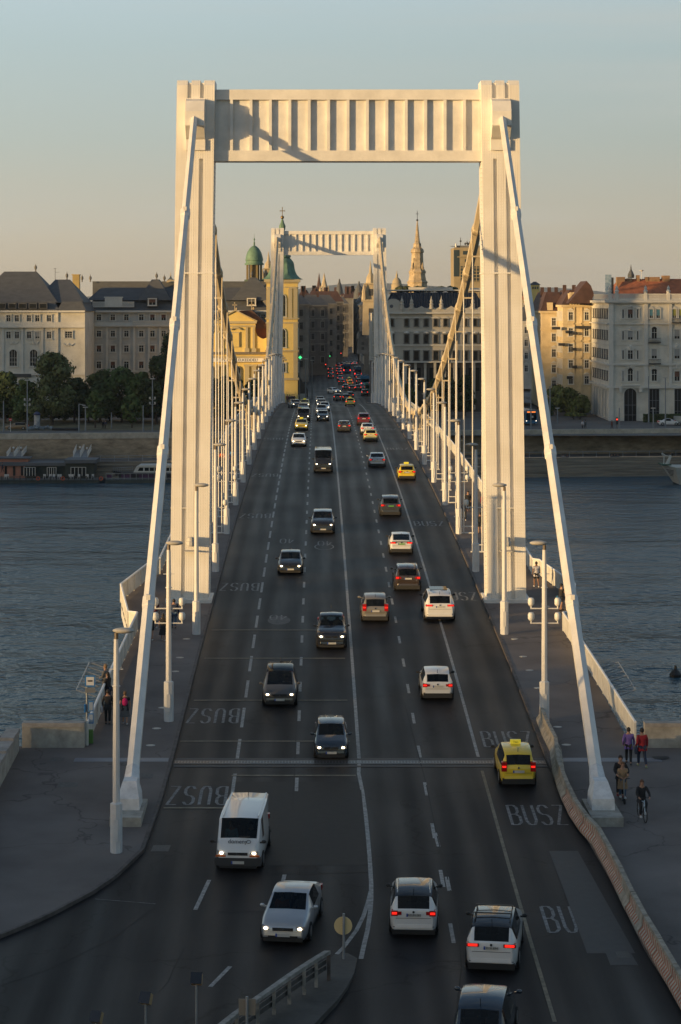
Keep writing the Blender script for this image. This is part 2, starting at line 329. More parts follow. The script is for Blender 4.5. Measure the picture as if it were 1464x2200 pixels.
def word(s, x, y, lw, lh, gap, flip, wd=.13):
    out = []; k = -1 if flip else 1
    for i, c in enumerate(s):
        for pl in LET[c]:
            for a, b in zip(pl[:-1], pl[1:]):
                ux, uy = i*(lw+gap)+a[0]*lw/.8, a[1]*lh; vx, vy = i*(lw+gap)+b[0]*lw/.8, b[1]*lh
                out.append(pline([(x+k*ux, y+k*uy), (x+k*vx, y+k*vy)], wd))
    return out
def jitter(mbs, keep=.9):
    return [m for m in mbs if random.random() < keep]
wd_ = []
for pxl, pyb, flip in ((1043, 1605, 0), (1102, 1772, 0), (888, 1130, 0), (830, 966, 0), (812, 923, 0), (1180, 2005, 0), (950, 1290, 0)):
    g = G(pxl, pyb); wd_ += word('BUSZ' if pyb != 1290 else 'BUSZ', max(6.1, g.x) if pyb != 2005 else g.x, g.y, .42, 3.0, .24, False)
for pxl, pyt in ((519, 1523), (490, 1690), (560, 1253), (587, 1104), (603, 1018), (608, 941)):
    g = G(pxl, pyt); wd_ += word('BUSZ', min(g.x, -6.12), g.y, .42, 3.0, .3, True, .14)
for pxl, pyt in ((631, 1158), (712, 1163), (616, 1322)):
    g = G(pxl, pyt); wd_ += word('40', g.x, g.y, .42, 2.4 if pyt < 1300 else 1.6, .18, True, .1)
struct(join(wd_).obj('road_marking', MARKW))
for pxl, pyt in ((600, 1333), (697, 1175)):
    g = G(pxl, pyt); pts = [(g.x+.72*math.cos(a), g.y+1.5*math.sin(a)) for a in [i*math.pi/12 for i in range(25)]]
    if pyt > 1300:
        mb = MB(); mb.add([(x, y, zd(y)+.003) for x, y in pts[:-1]], [tuple(range(24))]); struct(mb.obj('road_marking', pm('worn_disc_paint', (.075, .075, .075), .7, var=.4, scale=4, coord='world')))
    else: struct(pline(pts, .1).obj('road_marking', MARKW))
patch('road_patch', ((1180, 1828), (1242, 1828), (1365, 2048), (1262, 2048)), pm('patched_asphalt', (.028, .028, .03), .6, var=.2, scale=3, coord='world'), .004)
patch('road_patch', ((1300, 2042), (1352, 2042), (1372, 2075), (1312, 2075)), MC['patched_asphalt'], .007)
patch('road_patch', ((450, 1680), (775, 1680), (792, 1860), (560, 1860), (530, 1740)), pm('fresh_asphalt', (.0125, .012, .013), .55, var=.25, spec=.14, scale=3, coord='world'), .003)
seam = []
def gl(*p): return [tuple(G(x, y, 0, 55)[:2]) for x, y in p]
for pts, w_ in ((((840, 1400), (872, 1520), (915, 1680), (938, 1790), (965, 1900), (985, 1990), (992, 2080), (978, 2200)), .045), (((640, 1480), (634, 1640), (628, 1760), (620, 1830)), .04), (((395, 2042), (372, 2085), (362, 2110), (340, 2135)), .03), (((338, 1946), (240, 2020), (100, 2085), (0, 2120)), .03), (((560, 1880), (792, 1875)), .05), (((465, 1960), (700, 1962)), .05), (((1285, 1700), (1245, 1640)), .05), (((820, 2062), (1010, 2068)), .04)):
    seam.append(pline(gl(*pts), w_, .0052))
struct(join(seam).obj('road_seam', pm('seam_tar', (.012, .0115, .012), .6, spec=.18)))
line2 = [pline(gl((205, 1932), (335, 1943)), .05, .007)]
struct(join(line2).obj('road_marking', MARKW))
def plate_(pts, mat, dz, nm='manhole_cover'): patch(nm, pts, mat, dz)
for pts in (((330, 1816), (368, 1816), (362, 1830), (324, 1830)), ((1322, 2044), (1350, 2044), (1356, 2058), (1328, 2058))): patch('manhole_cover', pts, pm('iron_cover', (.05, .048, .045), .6, var=.4, scale=12, coord='world'), .009)
for pts in (((127, 1681), (170, 1681), (166, 1691), (123, 1691)), ((110, 1628), (140, 1628), (136, 1636), (106, 1636)), ((300, 1663), (330, 1663), (328, 1672), (297, 1672)), ((1295, 1683), (1330, 1683), (1334, 1684), (1296, 1684))): patch('manhole_cover', pts, pm('footway_cover', (.09, .085, .08), .75, var=.3, scale=8, coord='world'), .139)
g_ = G(1420, 1628, .14); mb = MB(); mb.lathe([(.42, 0), (.42, .004)], g_.x, g_.y, g_.z, 20); struct(mb.obj('manhole_cover', pm('dark_cover', (.04, .038, .035), .7)))
# steel expansion joint across road and footways
mb = MB(); yj = 105.2
zj = zd(yj)
for k in range(5): mb.box(-8.85, 8.9, yj+k*.16, yj+k*.16+.1, zj-.02, zd(yj+k*.16)+.014)
for k in range(118): mb.box(-8.8+k*.15, -8.8+k*.15+.05, yj+.1, yj+.74, zj-.04, zj+.035)
struct(mb.obj('expansion_joint', pm('joint_steel', (.14, .15, .17), .38, metal=.7)))
jp = pm('joint_plate', (.17, .18, .21), .5, metal=.3)
for a, b in ((-13.6, -9.1), (9.1, 14.4)):
    mb = MB(); mb.add([(a, yj-.1, zj+.139), (b, yj-.1, zj+.139), (b, yj+.62, zd(yj+.62)+.139), (a, yj+.62, zd(yj+.62)+.139)], [(0, 1, 2, 3)]); struct(mb.obj('expansion_joint', jp))
mb = MB(); mb.box(-8.8, 8.9, yj-.55, yj-.02, zj-.1, zd(yj-.3)+.006); mb.box(-8.8, 8.9, yj+.76, yj+1.3, zj-.1, zd(yj+1)+.006); struct(mb.obj('joint_kerb', pm('joint_concrete', (.06, .058, .058), .7)))
# water
def water():
    m = bpy.data.materials.new('river_water'); m.use_nodes = True; t = m.node_tree; b = t.nodes['Principled BSDF']
    b.inputs['Base Color'].default_value = (.020, .066, .098, 1); b.inputs['Roughness'].default_value = .16; b.inputs['IOR'].default_value = 1.33
    b.inputs['Specular IOR Level'].default_value = .5
    g = t.nodes.new('ShaderNodeNewGeometry'); hs = []
    for s_, st, d in ((1.0, (1, .75, 1), 5), (.2, (.8, 1.2, 1), 4), (.03, (.5, 1.5, 1), 2)):
        mp = t.nodes.new('ShaderNodeMapping'); mp.inputs['Scale'].default_value = st; mp.inputs['Rotation'].default_value = (0, 0, .35)
        n = t.nodes.new('ShaderNodeTexNoise'); n.inputs['Scale'].default_value = s_; n.inputs['Detail'].default_value = d; lnk(t, g.outputs['Position'], mp.inputs[0]); lnk(t, mp.outputs[0], n.inputs['Vector']); hs.append(n.outputs['Fac'])
    nrm = None
    for h, dist in zip(hs, (.6, 1.4, 2.6)):
        bp = t.nodes.new('ShaderNodeBump'); bp.inputs['Strength'].default_value = .9; bp.inputs['Distance'].default_value = dist; lnk(t, h, bp.inputs['Height'])
        if nrm: lnk(t, nrm, bp.inputs['Normal'])
        nrm = bp.outputs[0]
    # smoother and rougher lanes of current
    mp = t.nodes.new('ShaderNodeMapping'); mp.inputs['Scale'].default_value = (.008, .06, 1); mp.inputs['Rotation'].default_value = (0, 0, .12); n = t.nodes.new('ShaderNodeTexNoise'); n.inputs['Scale'].default_value = 1.4; n.inputs['Detail'].default_value = 4
    lnk(t, g.outputs['Position'], mp.inputs[0]); lnk(t, mp.outputs[0], n.inputs['Vector']); mr = t.nodes.new('ShaderNodeMapRange'); mr.inputs[1].default_value = .35; mr.inputs[2].default_value = .65; mr.inputs[3].default_value = .10; mr.inputs[4].default_value = .26
    lnk(t, n.outputs['Fac'], mr.inputs[0]); lnk(t, mr.outputs[0], b.inputs['Roughness']); lnk(t, nrm, b.inputs['Normal']); return m
mb = MB(); mb.add([(-4000, 20, 0), (4000, 20, 0), (4000, 460, 0), (-4000, 460, 0)], [(0, 1, 2, 3)]); struct(mb.obj('water', water()))
# Buda bank below the parapets
mb = MB(); mb.box(-60, 60, 20, 108.6, -3, 8.5); mb.box(-60, -13.2, 107.75, 108.6, 8.5, zd(107.7)+.0); mb.box(13.4, 60, 107.75, 108.6, 8.5, zd(107.7)+.0); struct(mb.obj('quay', STONE))
# Pest bank: sloping quay steps, lower road, upper ground
QW = lambda X: 411+.13*X      # waterline
STEP = pm('quay_steps', (.21, .18, .14), .9, var=.45, scale=.5, coord='world', bump=.8, bscale=3, stretch=(.25, 1, 6))
QROAD = pm('quay_road', (.12, .115, .11), .8, var=.2, scale=.5, coord='world')
Xs = [-900, -300, -140, -90, -60, -30, 0, 30, 60, 90, 140, 300, 900]
def qstrip(name, o0, z0, o1, z1, mat, n=1):
    mb = MB()
    for x in Xs:
        for k in range(n+1):
            q = k/n; mb.v.append((x, QW(x)+o0+(o1-o0)*q, z0+(z1-z0)*q))
    c = n+1
    for i in range(len(Xs)-1):
        for k in range(n): mb.f.append((i*c+k, (i+1)*c+k, (i+1)*c+k+1, i*c+k+1)); mb.m.append(0)
    return struct(mb.obj(name, mat))
mb = MB()
for k in range(9):
    for i in range(len(Xs)-1):
        a, b = Xs[i], Xs[i+1]; o = k*.85; z = -.4+k*.46
        mb.add([(a, QW(a)+o, z-.5), (b, QW(b)+o, z-.5), (b, QW(b)+o, z), (a, QW(a)+o, z), (b, QW(b)+o+.85, z), (a, QW(a)+o+.85, z)], [(0, 1, 2, 3), (3, 2, 4, 5)])
struct(mb.obj('quay_steps', STEP))
qstrip('lower_quay', 7.65, 3.3, 15.2, 3.4, QROAD)
GRASS = pm('lawn', (.13, .12, .065), .95, var=.3, scale=.25, coord='world', col2=(.2, .17, .1))
mb = MB(); mb.add([(-3000, 427, 7.3), (3000, 427, 7.3), (9000, 12000, 7.3), (-9000, 12000, 7.3)], [(0, 1, 2, 3)]); struct(mb.obj('ground', pm('city_ground', (.12, .115, .11), .85, var=.25, scale=.1, coord='world')))
mb = MB(); mb.add([(-200, 437, 7.36), (-14.5, 445, 7.36), (-14.5, 484, 7.36), (-200, 484, 7.36)], [(0, 1, 2, 3)]); struct(mb.obj('lawn', GRASS))
# plaza and street beyond the bridge
mb = MB(); mb.add([(-9.2, 504, 10.0), (-26, 520, 10.0), (-26, 600, 10), (-12, 610, 10.0), (-7, 640, 10), (0, 800, 10), (8, 1000, 10), (16, 1400, 10), (27, 1400, 10), (22, 1000, 10), (17, 800, 10), (16, 640, 10), (20, 600, 10), (60, 560, 8.5), (26, 520, 10), (9.2, 504, 10)], [tuple(range(16))])
struct(mb.obj('road', ROAD))
mb = MB(); mb.box(-26.2, 26.2, 520, 600, 7.1, 9.98); mb.box(-13.4, 13.4, 447, 519.9, 7.1, 9.0); struct(mb.obj('plaza', STONE))
mb = MB()
for y in (533, 536, 539): mb.box(-2, 14, y, y+.5, 9.9, 10.01)
struct(mb.obj('road_marking', MARK))
# distant hills
mb = MB(); n = 60; rr = random.Random(3)
hz = [(1, 64+22*math.sin(i*.21+.6)+10*math.sin(i*.63)+rr.random()*3) for i in range(n+1)]
for i in range(n+1):
    x = -2600+5200*i/n; z = hz[i][1]+24
    mb.v += [(x, 8800, 7), (x, 9300, z*.7), (x, 9800, z), (x, 10600, z*.6)]
for i in range(n):
    for k in range(3): mb.f.append((4*i+k, 4*i+4+k, 4*i+5+k, 4*i+1+k)); mb.m.append(0)
struct(mb.obj('hills', pm('wooded_hills', (.05, .06, .05), .95, var=.3, scale=.01, coord='world'), smooth=True))
# the hill on the sunset side of the river, which shades all the low ground; unseen, its ridge notched to shape that shade
UT = [(400, 150), (0, 118), (-60, 100), (-84, 91.5), (-98, 89), (-116, 86.0), (-131, 84), (-150, 85), (-225, 90), (-300, 102), (-345, 118), (-365, 126), (-403, 130), (-407, 117), (-430, 117), (-433, 130), (-436, 130), (-439, 97), (-458, 97), (-463, 118), (-476, 119), (-520, 122), (-560, 132), (-800, 136)]
mb = MB(); us = np.arange(-800, 401, 2.0); uh = np.interp(us, [a for a, b in UT[::-1]], [b for a, b in UT[::-1]]); rr = random.Random(5)
d2 = Vector((math.sin(R(SUN_AZ)), math.cos(R(SUN_AZ)))); nn2 = Vector((d2.y, -d2.x))
for u, h in zip(us, uh):
    for s_, k in ((-640, 0), (-800, .72), (-900, 1), (-1050, .9), (-1400, 0)):
        p = d2*s_+nn2*u; mb.v.append((p.x, p.y, 5+(h-5+math.sin(u*.37)*1.0+math.sin(u*.11+1)*.8)*k if k else 2))
for i in range(len(us)-1):
    for k in range(4): mb.f.append((5*i+k, 5*i+k+1, 5*i+6+k, 5*i+5+k)); mb.m.append(0)
struct(mb.obj('hill', pm('hill_wood', (.03, .04, .02), .95, var=.4, scale=.05, coord='world')))
# ------------------------------------------------------------------ the bridge
br = thing('suspension_bridge', 'white riveted steel suspension bridge carrying the road over the river', 'bridge', (0, 146, 10))
def sk(z, z0=12.8, zt=47.7, s=1):       # lean of the leg's outer and inner faces
    q = (z-z0)/(zt-z0); return 9.23+(8.80-9.23)*q, 11.78+(11.30-11.78)*q
def pylon(Y, lab):
    d = 3.0; zt = 47.7; z0 = 12.7; legs = {}
    for s in (-1, 1):
        mb = MB(); mt = MB()
        def blk(x0b, x1b, x0t, x1t, ya, yb, za, zb, chamf=0):
            mb.frus([(s*x0b, ya, za), (s*x1b, ya, za), (s*x1b, yb, za), (s*x0b, yb, za)][::s], [(s*x0t, ya+chamf, zb), (s*x1t, ya+chamf, zb), (s*x1t, yb-chamf, zb), (s*x0t, yb-chamf, zb)][::s])
        def seg(za, zb, rib, chamf=0):
            (ib, ob), (it, ot) = sk(za), sk(zb); wb, wt = ob-ib, ot-it
            if not rib: blk(ib, ob, it, ot, Y, Y+d, za, zb, chamf); return
            g = .25
            for k in range(3):
                a, b = k/3+(g/2/2.5 if k else 0), (k+1)/3-(g/2/2.5 if k < 2 else 0)
                blk(ib+wb*a, ib+wb*b, it+wt*a, it+wt*b, Y, Y+d, za, zb, chamf)
            blk(ib+.05, ob-.05, it+.05, ot-.05, Y+.19, Y+d-.19, za, zb-chamf*.5-.03 if chamf else zb)
        seg(z0, 42.5, True); seg(42.5, 46.5, False); seg(46.5, zt-.35, True); seg(zt-.35, zt, True, .28)
        i0, o0 = sk(37); blk(i0-.03, o0+.03, i0-.03, o0+.03, Y-.03, Y+d+.03, 34.9, 35.0); i0, o0 = sk(19); blk(i0-.02, o0+.02, i0-.02, o0+.02, Y-.02, Y+d+.02, 19.4, 19.46)
        mt.box(s*9.0 if s > 0 else -12.05, 12.05 if s > 0 else -9.0, Y-.3, Y+d+.3, zd(Y)-.3, zd(Y)+.35)
        o = mb.obj('pylon_leg', RIV if Y < 300 else WHITE, br); o['label'] = f'{"left" if s < 0 else "right"} leg of the {lab}'; mt.obj('pylon_foot', WHITE, o); legs[s] = o
    # portal beam between the legs
    cb = MB(); x = 8.86; yf = Y+.55; cb.box(-x, x, yf+.28, yf+1.5, 42.8, 46.9)
    cb.box(-x, x, yf, yf+1.8, 46.45, 47.12); cb.box(-x, x, yf, yf+1.8, 42.38, 43.08)
    for k in range(13):
        xc = -7.72+1.287*k; cb.box(xc-.1, xc+.1, yf+.03, yf+.28, 43.08, 46.45)
    cb.box(-x, -8.7, yf+.1, yf+.28, 43.08, 46.45); cb.box(8.7, x, yf+.1, yf+.28, 43.08, 46.45)
    pb_ = cb.obj('portal_beam', WHITE, br); pb_['label'] = f'cross beam of the {lab}'
    for s in (-1, 1):
        o = legs[s]
        for ys, dy in ((Y, -1), (Y+d, 1)):
            h = MB(); xc = s*10.06; a = .62
            if dy < 0: pr = [(0, 43.7), (-.35, 43.9), (-1.25, 44.6), (-1.25, 45.55), (-.8, 46.25), (0, 46.45)]
            else: pr = [(0, 43.7), (.35, 43.9), (1.25, 44.6), (1.25, 45.55), (.8, 46.25), (0, 46.45)]
            h.frus([(xc-a, ys+q[0], q[1]) for q in pr], [(xc+a, ys+q[0], q[1]) for q in pr])
            h.box(xc-a-.35, xc+a+.35, ys+min(0, dy*.12), ys+max(0, dy*.12), 43.5, 46.6) if False else None
            h.box(xc-a-.02, xc+a+.02, min(ys, ys+dy*.2), max(ys, ys+dy*.2), 43.05, 43.75)
            h.box(xc-a-.06, xc+a+.06, min(ys, ys+dy*.06), max(ys, ys+dy*.06), 44.2, 46.3)
            h.obj('saddle_housing', WHITE, o)
        # floodlight barrel on the front of each leg
        fl = MB(); q = zd(Y)+3.9; xx = s*10.35+(0 if s < 0 else .1)
        fl.lathe([(.26, 0), (.3, .1), (.3, .3), (.24, .34), (.24, .55), (.2, .6)], xx, Y-.5, q, 10); fl.box(xx-.45, xx+.35, Y-.75, Y, q-.35, q-.3)
        fl.obj('floodlight', pm('lamp_housing', (.45, .44, .42), .5), o)
        # ladder rungs down the inner face
        ld = MB(); q1 = []; 
        for k in range(110):
            z = 14+.3*k; xi = s*(sk(z)[0]+.02); q1 += [(xi, z), (xi-s*.09, z), (xi-s*.09, z+.06), (xi, z+.06)]
        ld.vprism(q1+[(s*(sk(47)[0]+.1), 46.8), (s*(sk(14)[0]+.1), 14)], Y+.5, Y+.95)
        ld.obj('ladder', WHITE, o)
    return o
pylon(146, 'near pylon'); pylon(435.5, 'far pylon')
CT, CL = 45.4, 19.0
def cabz(Y): return CL+(CT-CL)*((Y-291)/143.2)**2
NODE = [291+10.27*k for k in range(-12, 13)]
for s in (-1, 1):
    x = s*10.1; side = 'left' if s < 0 else 'right'
    mb = MB(); ys = [147.6]+NODE+[435.5]
    mb.tube([(x, y, cabz(y)) for y in ys], .37, 6, rot=math.pi/6)
    o = mb.obj('main_cable', pm('cable_paint', (.50, .42, .29), .6, var=.15, scale=1, coord='world'), br); o['label'] = f'{side} main cable sagging between the pylons'
    for y in NODE:
        z = cabz(y); sl = 2*(CT-CL)*(y-291)/143.2**2; dv = Vector((0, 1, sl)).normalized(); c = Vector((x, y, z))
        k = MB(); k.tube([c-dv*.55, c-dv*.4, c+dv*.4, c+dv*.55], [.34, .45, .45, .34], 8)
        zb = zd(y)+.15; fz = max(zb+.9, z-2.0)
        k.box(x-.42, x+.42, y-.12, y+.12, fz-.12, fz)
        for q in (-1, 1): k.tube([(x+q*.4, y, z-.2), (x+q*.36, y, fz)], .06, 5)
        kc = k.obj('cable_clamp', MC['cable_paint'], None)
        h = MB()
        for q in (-1, 1): h.tube([(x+q*.36, y, fz), (x+q*.36, y, zb)], .05, 5)
        h.box(x-.42, x+.42, y-.06, y+.06, zb+.5, zb+.58); h.box(x-.5, x+.5, y-.14, y+.14, zb-.02, zb+.06)
        ho = h.obj('hanger', WHITE, br); kc.parent = ho; KIDS.setdefault(ho.name, []).append(kc)
    # backstays: tower saddle down to the anchorage, both ends
    for y0, y1, za, xa in ((145.0, 97.7, 11.75, 10.2 if s < 0 else 10.4), (439.5, 486, 12.4, 10.25)):
        mb = MB(); n = 6; pts = []; rs = []
        top = Vector((x, y0, 45.1)); bot = Vector((s*xa, y1, za))
        for i in range(5):
            a = top.lerp(bot, i/5 if i else 0); b = top.lerp(bot, (i+1)/5); u = (b-a).normalized()
            mb.tube([a, b], [.25+.012*i, .25+.012*i+.01], 6, rot=math.pi/6)
            if i: mb.tube([a-u*.45, a-u*.3, a+u*.3, a+u*.42], [.28, .34, .34, .28], 6, rot=math.pi/6); mb.box(a.x-.1, a.x+.1, a.y-.3, a.y-.1, a.z+.2, a.z+.45)
        o = mb.obj('backstay_cable', WHITE, br); o['label'] = f'{side} backstay running from the {"near" if y0 < 300 else "far"} pylon down to the bank'
        if y0 < 300:
            u = (top-bot).normalized(); g0 = zd(97)+.13; h = MB(); xx = s*xa
            h.taper(xx, 96.6, g0+.2, g0+.75, .5, .85, .48, .8)
            h.taper(xx, 96.6, g0+.75, g0+1.35, .48, .8, .3, .45, dy=.45)
            h.tube([bot-u*.3, bot+u*.9], [.42, .33], 6, rot=math.pi/6)
            ho = h.obj('anchorage_housing', pm('anchorage_paint', (.62, .62, .62), .55, var=.2, scale=2, coord='world', bump=.2), br)
            p = MB(); p.prism([(xx-.68, 94.4), (xx+.68, 94.4), (xx+.68, 98.0), (xx-.68, 98.0)], zd(98.6)-.1, g0+.27); p.obj('plinth', CONC, ho)
# deck girder under the road
mb = MB()
ysg = [108.7+3*i for i in range(113)]
for a, b in zip(ysg[:-1], ysg[1:]):
    for s in (-1, 1):
        xa, xb = bay(a, s), bay(b, s)
        q = [(xa, a, zd(a)+.11), (xb, b, zd(b)+.11), (xb, b, zd(b)-.5), (xa, a, zd(a)-.5)]
        mb.add(q, [(0, 1, 2, 3)] if s > 0 else [(3, 2, 1, 0)])
        q = [(s*11, a, zd(a)-.5), (s*11, b, zd(b)-.5), (s*11, b, zd(b)-3), (s*11, a, zd(a)-3)]; mb.add(q, [(0, 1, 2, 3)])
    mb.add([(bay(a, -1), a, zd(a)-.5), (bay(a, 1), a, zd(a)-.5), (bay(b, 1), b, zd(b)-.5), (bay(b, -1), b, zd(b)-.5)], [(0, 1, 2, 3)])
mb.obj('deck_girder', WHITE, br)
mb = MB()
for Y in (146, 435.5): mb.box(-14, 14, Y-2, Y+6, -4, 9.5)
mb.obj('pier', STONE, br)
# railings
RW = pm('railing_paint', (.55, .54, .50), .6, var=.18, scale=1.2, coord='world', bump=.1)
RT = pm('handrail_paint', (.72, .72, .72), .45)
RUST = pm('rusted_panel', (.16, .09, .05), .9, var=.5, scale=3, coord='world', bump=.3)
def railing(lab, pts, group='white bridge railings', gaps=()):
    c = pts[0]; t = thing('bridge_railing', lab, 'railing', (c[0], c[1], zd(c[1])+.13), group)
    a = MB(); b = MB(); pp = []
    for (x0, y0), (x1, y1) in zip(pts[:-1], pts[1:]):
        n = max(1, int(math.hypot(x1-x0, y1-y0)/2.0)); pp += [(x0+(x1-x0)*i/n, y0+(y1-y0)*i/n, i/n) for i in range(n)]
    pp.append((*pts[-1], 1))
    for (x0, y0, _), (x1, y1, _) in zip(pp[:-1], pp[1:]):
        z0, z1 = zd(y0)+.13, zd(y1)+.13; d = Vector((x1-x0, y1-y0)).normalized(); n = Vector((-d.y, d.x))*.02
        g = .02; xa, ya, xb, yb = x0+d.x*g, y0+d.y*g, x1-d.x*g, y1-d.y*g
        a.frus([(xa-n.x, ya-n.y, z0+.06), (xa+n.x, ya+n.y, z0+.06), (xa+n.x, ya+n.y, z0+1.08), (xa-n.x, ya-n.y, z0+1.08)], [(xb-n.x, yb-n.y, z1+.06), (xb+n.x, yb+n.y, z1+.06), (xb+n.x, yb+n.y, z1+1.08), (xb-n.x, yb-n.y, z1+1.08)])
        b.tube([(x0, y0, z0+1.14), (x1, y1, z1+1.14)], .07, 6)
        a.box(x0-.05, x0+.05, y0-.05, y0+.05, z0-.1, z0+1.1)
    a.obj('railing_panel', RW, t); b.obj('handrail', RT, t)
    return t
for s, side in ((-1, 'left'), (1, 'right')):
    near_x = 13.25 if s < 0 else 13.55
    r = railing(f'white sheet-steel railing on {side} footway in front of the near pylon', [(s*near_x, 108.2), (s*13.1, 136), (s*13.65, 136.3)])
    if s > 0:
        m = MB()
        for k, (y, wdt) in enumerate(((113.2, 1.5), (115.4, .5), (127.5, .5), (130.2, .4))): m.box(13.47-.02*k, 13.50-.02*k, y, y+wdt, zd(y)+.2, zd(y)+1.15)
        o = m.obj('railing_panel', RUST, r); o['label'] = 'rusty railing panels'
    railing(f'white railing bowing out round the near pylon on the {side}', [(s*13.7, 136.4), (s*15.05, 146.5), (s*13.7, 156.6), (s*13.25, 157)])
    railing(f'long white railing along the {side} footway of the main span', [(s*13.25, 157.4)]+[(s*13.25, y) for y in range(180, 425, 20)]+[(s*13.25, 424.6)])
    railing(f'white railing on {side} side around and past the far pylon', [(s*13.7, 425.4), (s*15.05, 435.5), (s*13.7, 445.6), (s*13.3, 446.5), (s*13.3, 506)])
# safety spikes outside the railings
for s, side, y0 in ((-1, 'left', 115), (1, 'right', 115)):
    mb = MB()
    for k in range(7):
        y = y0+k*1.1; x = s*13.55; z = zd(y)+.9
        mb.tube([(x, y, z), (x+s*1.0, y, z+.35)], .035, 5); mb.tube([(x+s*1.0, y, z+.35), (x+s*.1, y+1.1, z+.05)], .02, 4)
    mb.tube([(s*14.55, y0, zd(y0)+1.25), (s*14.55, y0+6.6, zd(y0+6.6)+1.25)], .03, 5)
    tag(mb.obj('spiked_barrier', GALV), f'fan of metal spikes outside the {side} railing above the water', 'barrier', 'spiked climb guards')
# ------------------------------------------------------------------ stone parapets and things on the near bank
def parapet(name, lab, pts, th=.55, h=1.15):
    mb = MB(); cp = MB()
    for (x0, y0), (x1, y1) in zip(pts[:-1], pts[1:]):
        L = math.hypot(x1-x0, y1-y0); n = max(1, round(L/2.3)); d = Vector((x1-x0, y1-y0))/L; nv = Vector((-d.y, d.x))*th
        for i in range(n):
            a = Vector((x0, y0))+d*(L*i/n+.012); b = Vector((x0, y0))+d*(L*(i+1)/n-.012); z = min(zd(a.y), zd(b.y))+.0; j = random.uniform(-.012, .012)
            mb.prism([(a.x, a.y), (b.x, b.y), (b.x+nv.x, b.y+nv.y), (a.x+nv.x, a.y+nv.y)], z, z+h+j)
            e = d.orthogonal().normalized()*.0
            o = Vector((-d.y, d.x))*.05
            cp.prism([(a.x-o.x, a.y-o.y), (b.x-o.x, b.y-o.y), (b.x+nv.x+o.x, b.y+nv.y+o.y), (a.x+nv.x+o.x, a.y+nv.y+o.y)], z+h+j, z+h+.2+j)
    t = thing(name, lab, 'wall', (pts[0][0], pts[0][1], zd(pts[0][1])))
    mb.obj('wall_blocks', CONC, t); cp.obj('coping', pm('coping_stone', (.30, .28, .26), .8, var=.3, scale=1.5, coord='world', bump=.3), t)
parapet('stone_parapet', 'weathered stone parapet ending the left railing at the riverside', [(-13.35, 107.7), (-16.4, 107.7)][::-1])
parapet('stone_parapet', 'low stone wall running toward the viewer at far left', [(-16.45, 60), (-16.45, 107.1)])
parapet('stone_parapet', 'stained stone parapet at the river end of the right railing', [(13.95, 107.7), (40, 107.7)])
# lamp posts
LH = pm('lamp_shell', (.42, .40, .36), .5); LP = pm('lamp_post_paint', (.58, .58, .58), .5, var=.08, scale=2)
def lamp_proto(hd, floods, first, s):
    t = first
    mb = MB(); H = 9.1; mb.lathe([(.15, 2.0), (.145, 4), (.115, H-1.2), (.1, H-.35)], n=8); mb.lathe([(.17, H-2.3), (.17, H-2.26)], n=8)
    mb.box(-.28, .28, -.03, .03, H-1.6, H-1.57)
    mb.obj('pole', LP, t, smooth=True)
    b = MB(); b.lathe([(.25, -.3), (.25, 2.0), (.17, 2.05)], n=8); b.box(-.09, .09, -.27, -.2, .5, 1.4); b.obj('pole_base', LP, t)
    n = MB(); n.lathe([(.085, H-.35), (.085, H-.1)], n=8); n.obj('neck', pm('brass_neck', (.12, .09, .06), .5), t)
    h = MB(); h.ell((-s*.3, 0, H), (.46, .27, .12), 14, 8); h.obj('lamp_head', LH, t, smooth=True)
    for z in floods:
        a = MB(); a.tube([(-.72, 0, z), (.72, 0, z)], .035, 6); a.obj('bracket', LP, t)
        for q in (-1, 1):
            f = MB(); f.lathe([(.06, 0), (.13, .05), (.165, .12), (.165, .33), (.12, .42), (.04, .44)], q*.68, 0, z+.12, 10); f.tube([(q*.68, 0, z), (q*.68, 0, z+.15)], .04, 5)
            f.obj('floodlight', pm('floodlight_white', (.62, .62, .60), .45), t, smooth=True)
lamps = []
for s, side in ((-1, 'left'), (1, 'right')):
    ysl = [(90.8, 10.25, ())] if s < 0 else []
    ysl += [(113, 9.6, (5.0, 5.75)), (135, 9.4, ())]+[(158.5+19.2*k, 9.33, (4.6,) if k == 0 else (4.2, 4.9) if k == 1 else ()) for k in range(0, 17)]
    plain = None
    for i, (y, x, fl) in enumerate(ysl):
        lb = f'lamp post on the {side} footway, {ORD[i]} in its row from the viewer'
        if fl: lb += ', drum floodlights' if i < 5 else ''
        if not fl and plain: lamps.append(dup(plain, lb, (s*x, y, zd(y)+.13))); continue
        t = thing('street_lamp', lb, 'street lamp', (0, 0, 0), f'lamp posts along the {side} footway')
        lamp_proto(9.1, fl, t, s); t.location = (s*x, y, zd(y)+.13)
        for c in KIDS[t.name]: c.matrix_parent_inverse = Matrix.Identity(4)
        if not fl: plain = t
# discs let into the footways
disc0 = None; LENS = pm('disc_lens', (.34, .33, .31), .45)
for side, pts in (('left', ((401, 1373), (387, 1413), (377, 1443), (350, 1521), (337, 1565), (324, 1602))), ('right', ((1106, 1373), (1124, 1411), (1138, 1440), (1156, 1478), (1198, 1562), (1217, 1601), (1175, 1303)))):
    for i, (x, y) in enumerate(pts):
        g = G(x, y, .13)
        if disc0 is None:
            t = thing('pavement_light', '', 'ground light', (0, 0, 0)); m = MB(); m.lathe([(.19, -.02), (.19, .012)], n=16); m.obj('lens', LENS, t); m = MB(); m.lathe([(.23, -.02), (.23, .006)], n=16); m.obj('rim', GALV, t); disc0 = t
        else: t = dup(disc0, '')
        t.location = g; t['group'] = 'round lights let into the footways'
        t['label'] = f'pale round light set in the {side} footway, {ORD[sorted(p[1] for p in pts)[::-1].index(y)]} one counting from the viewer'
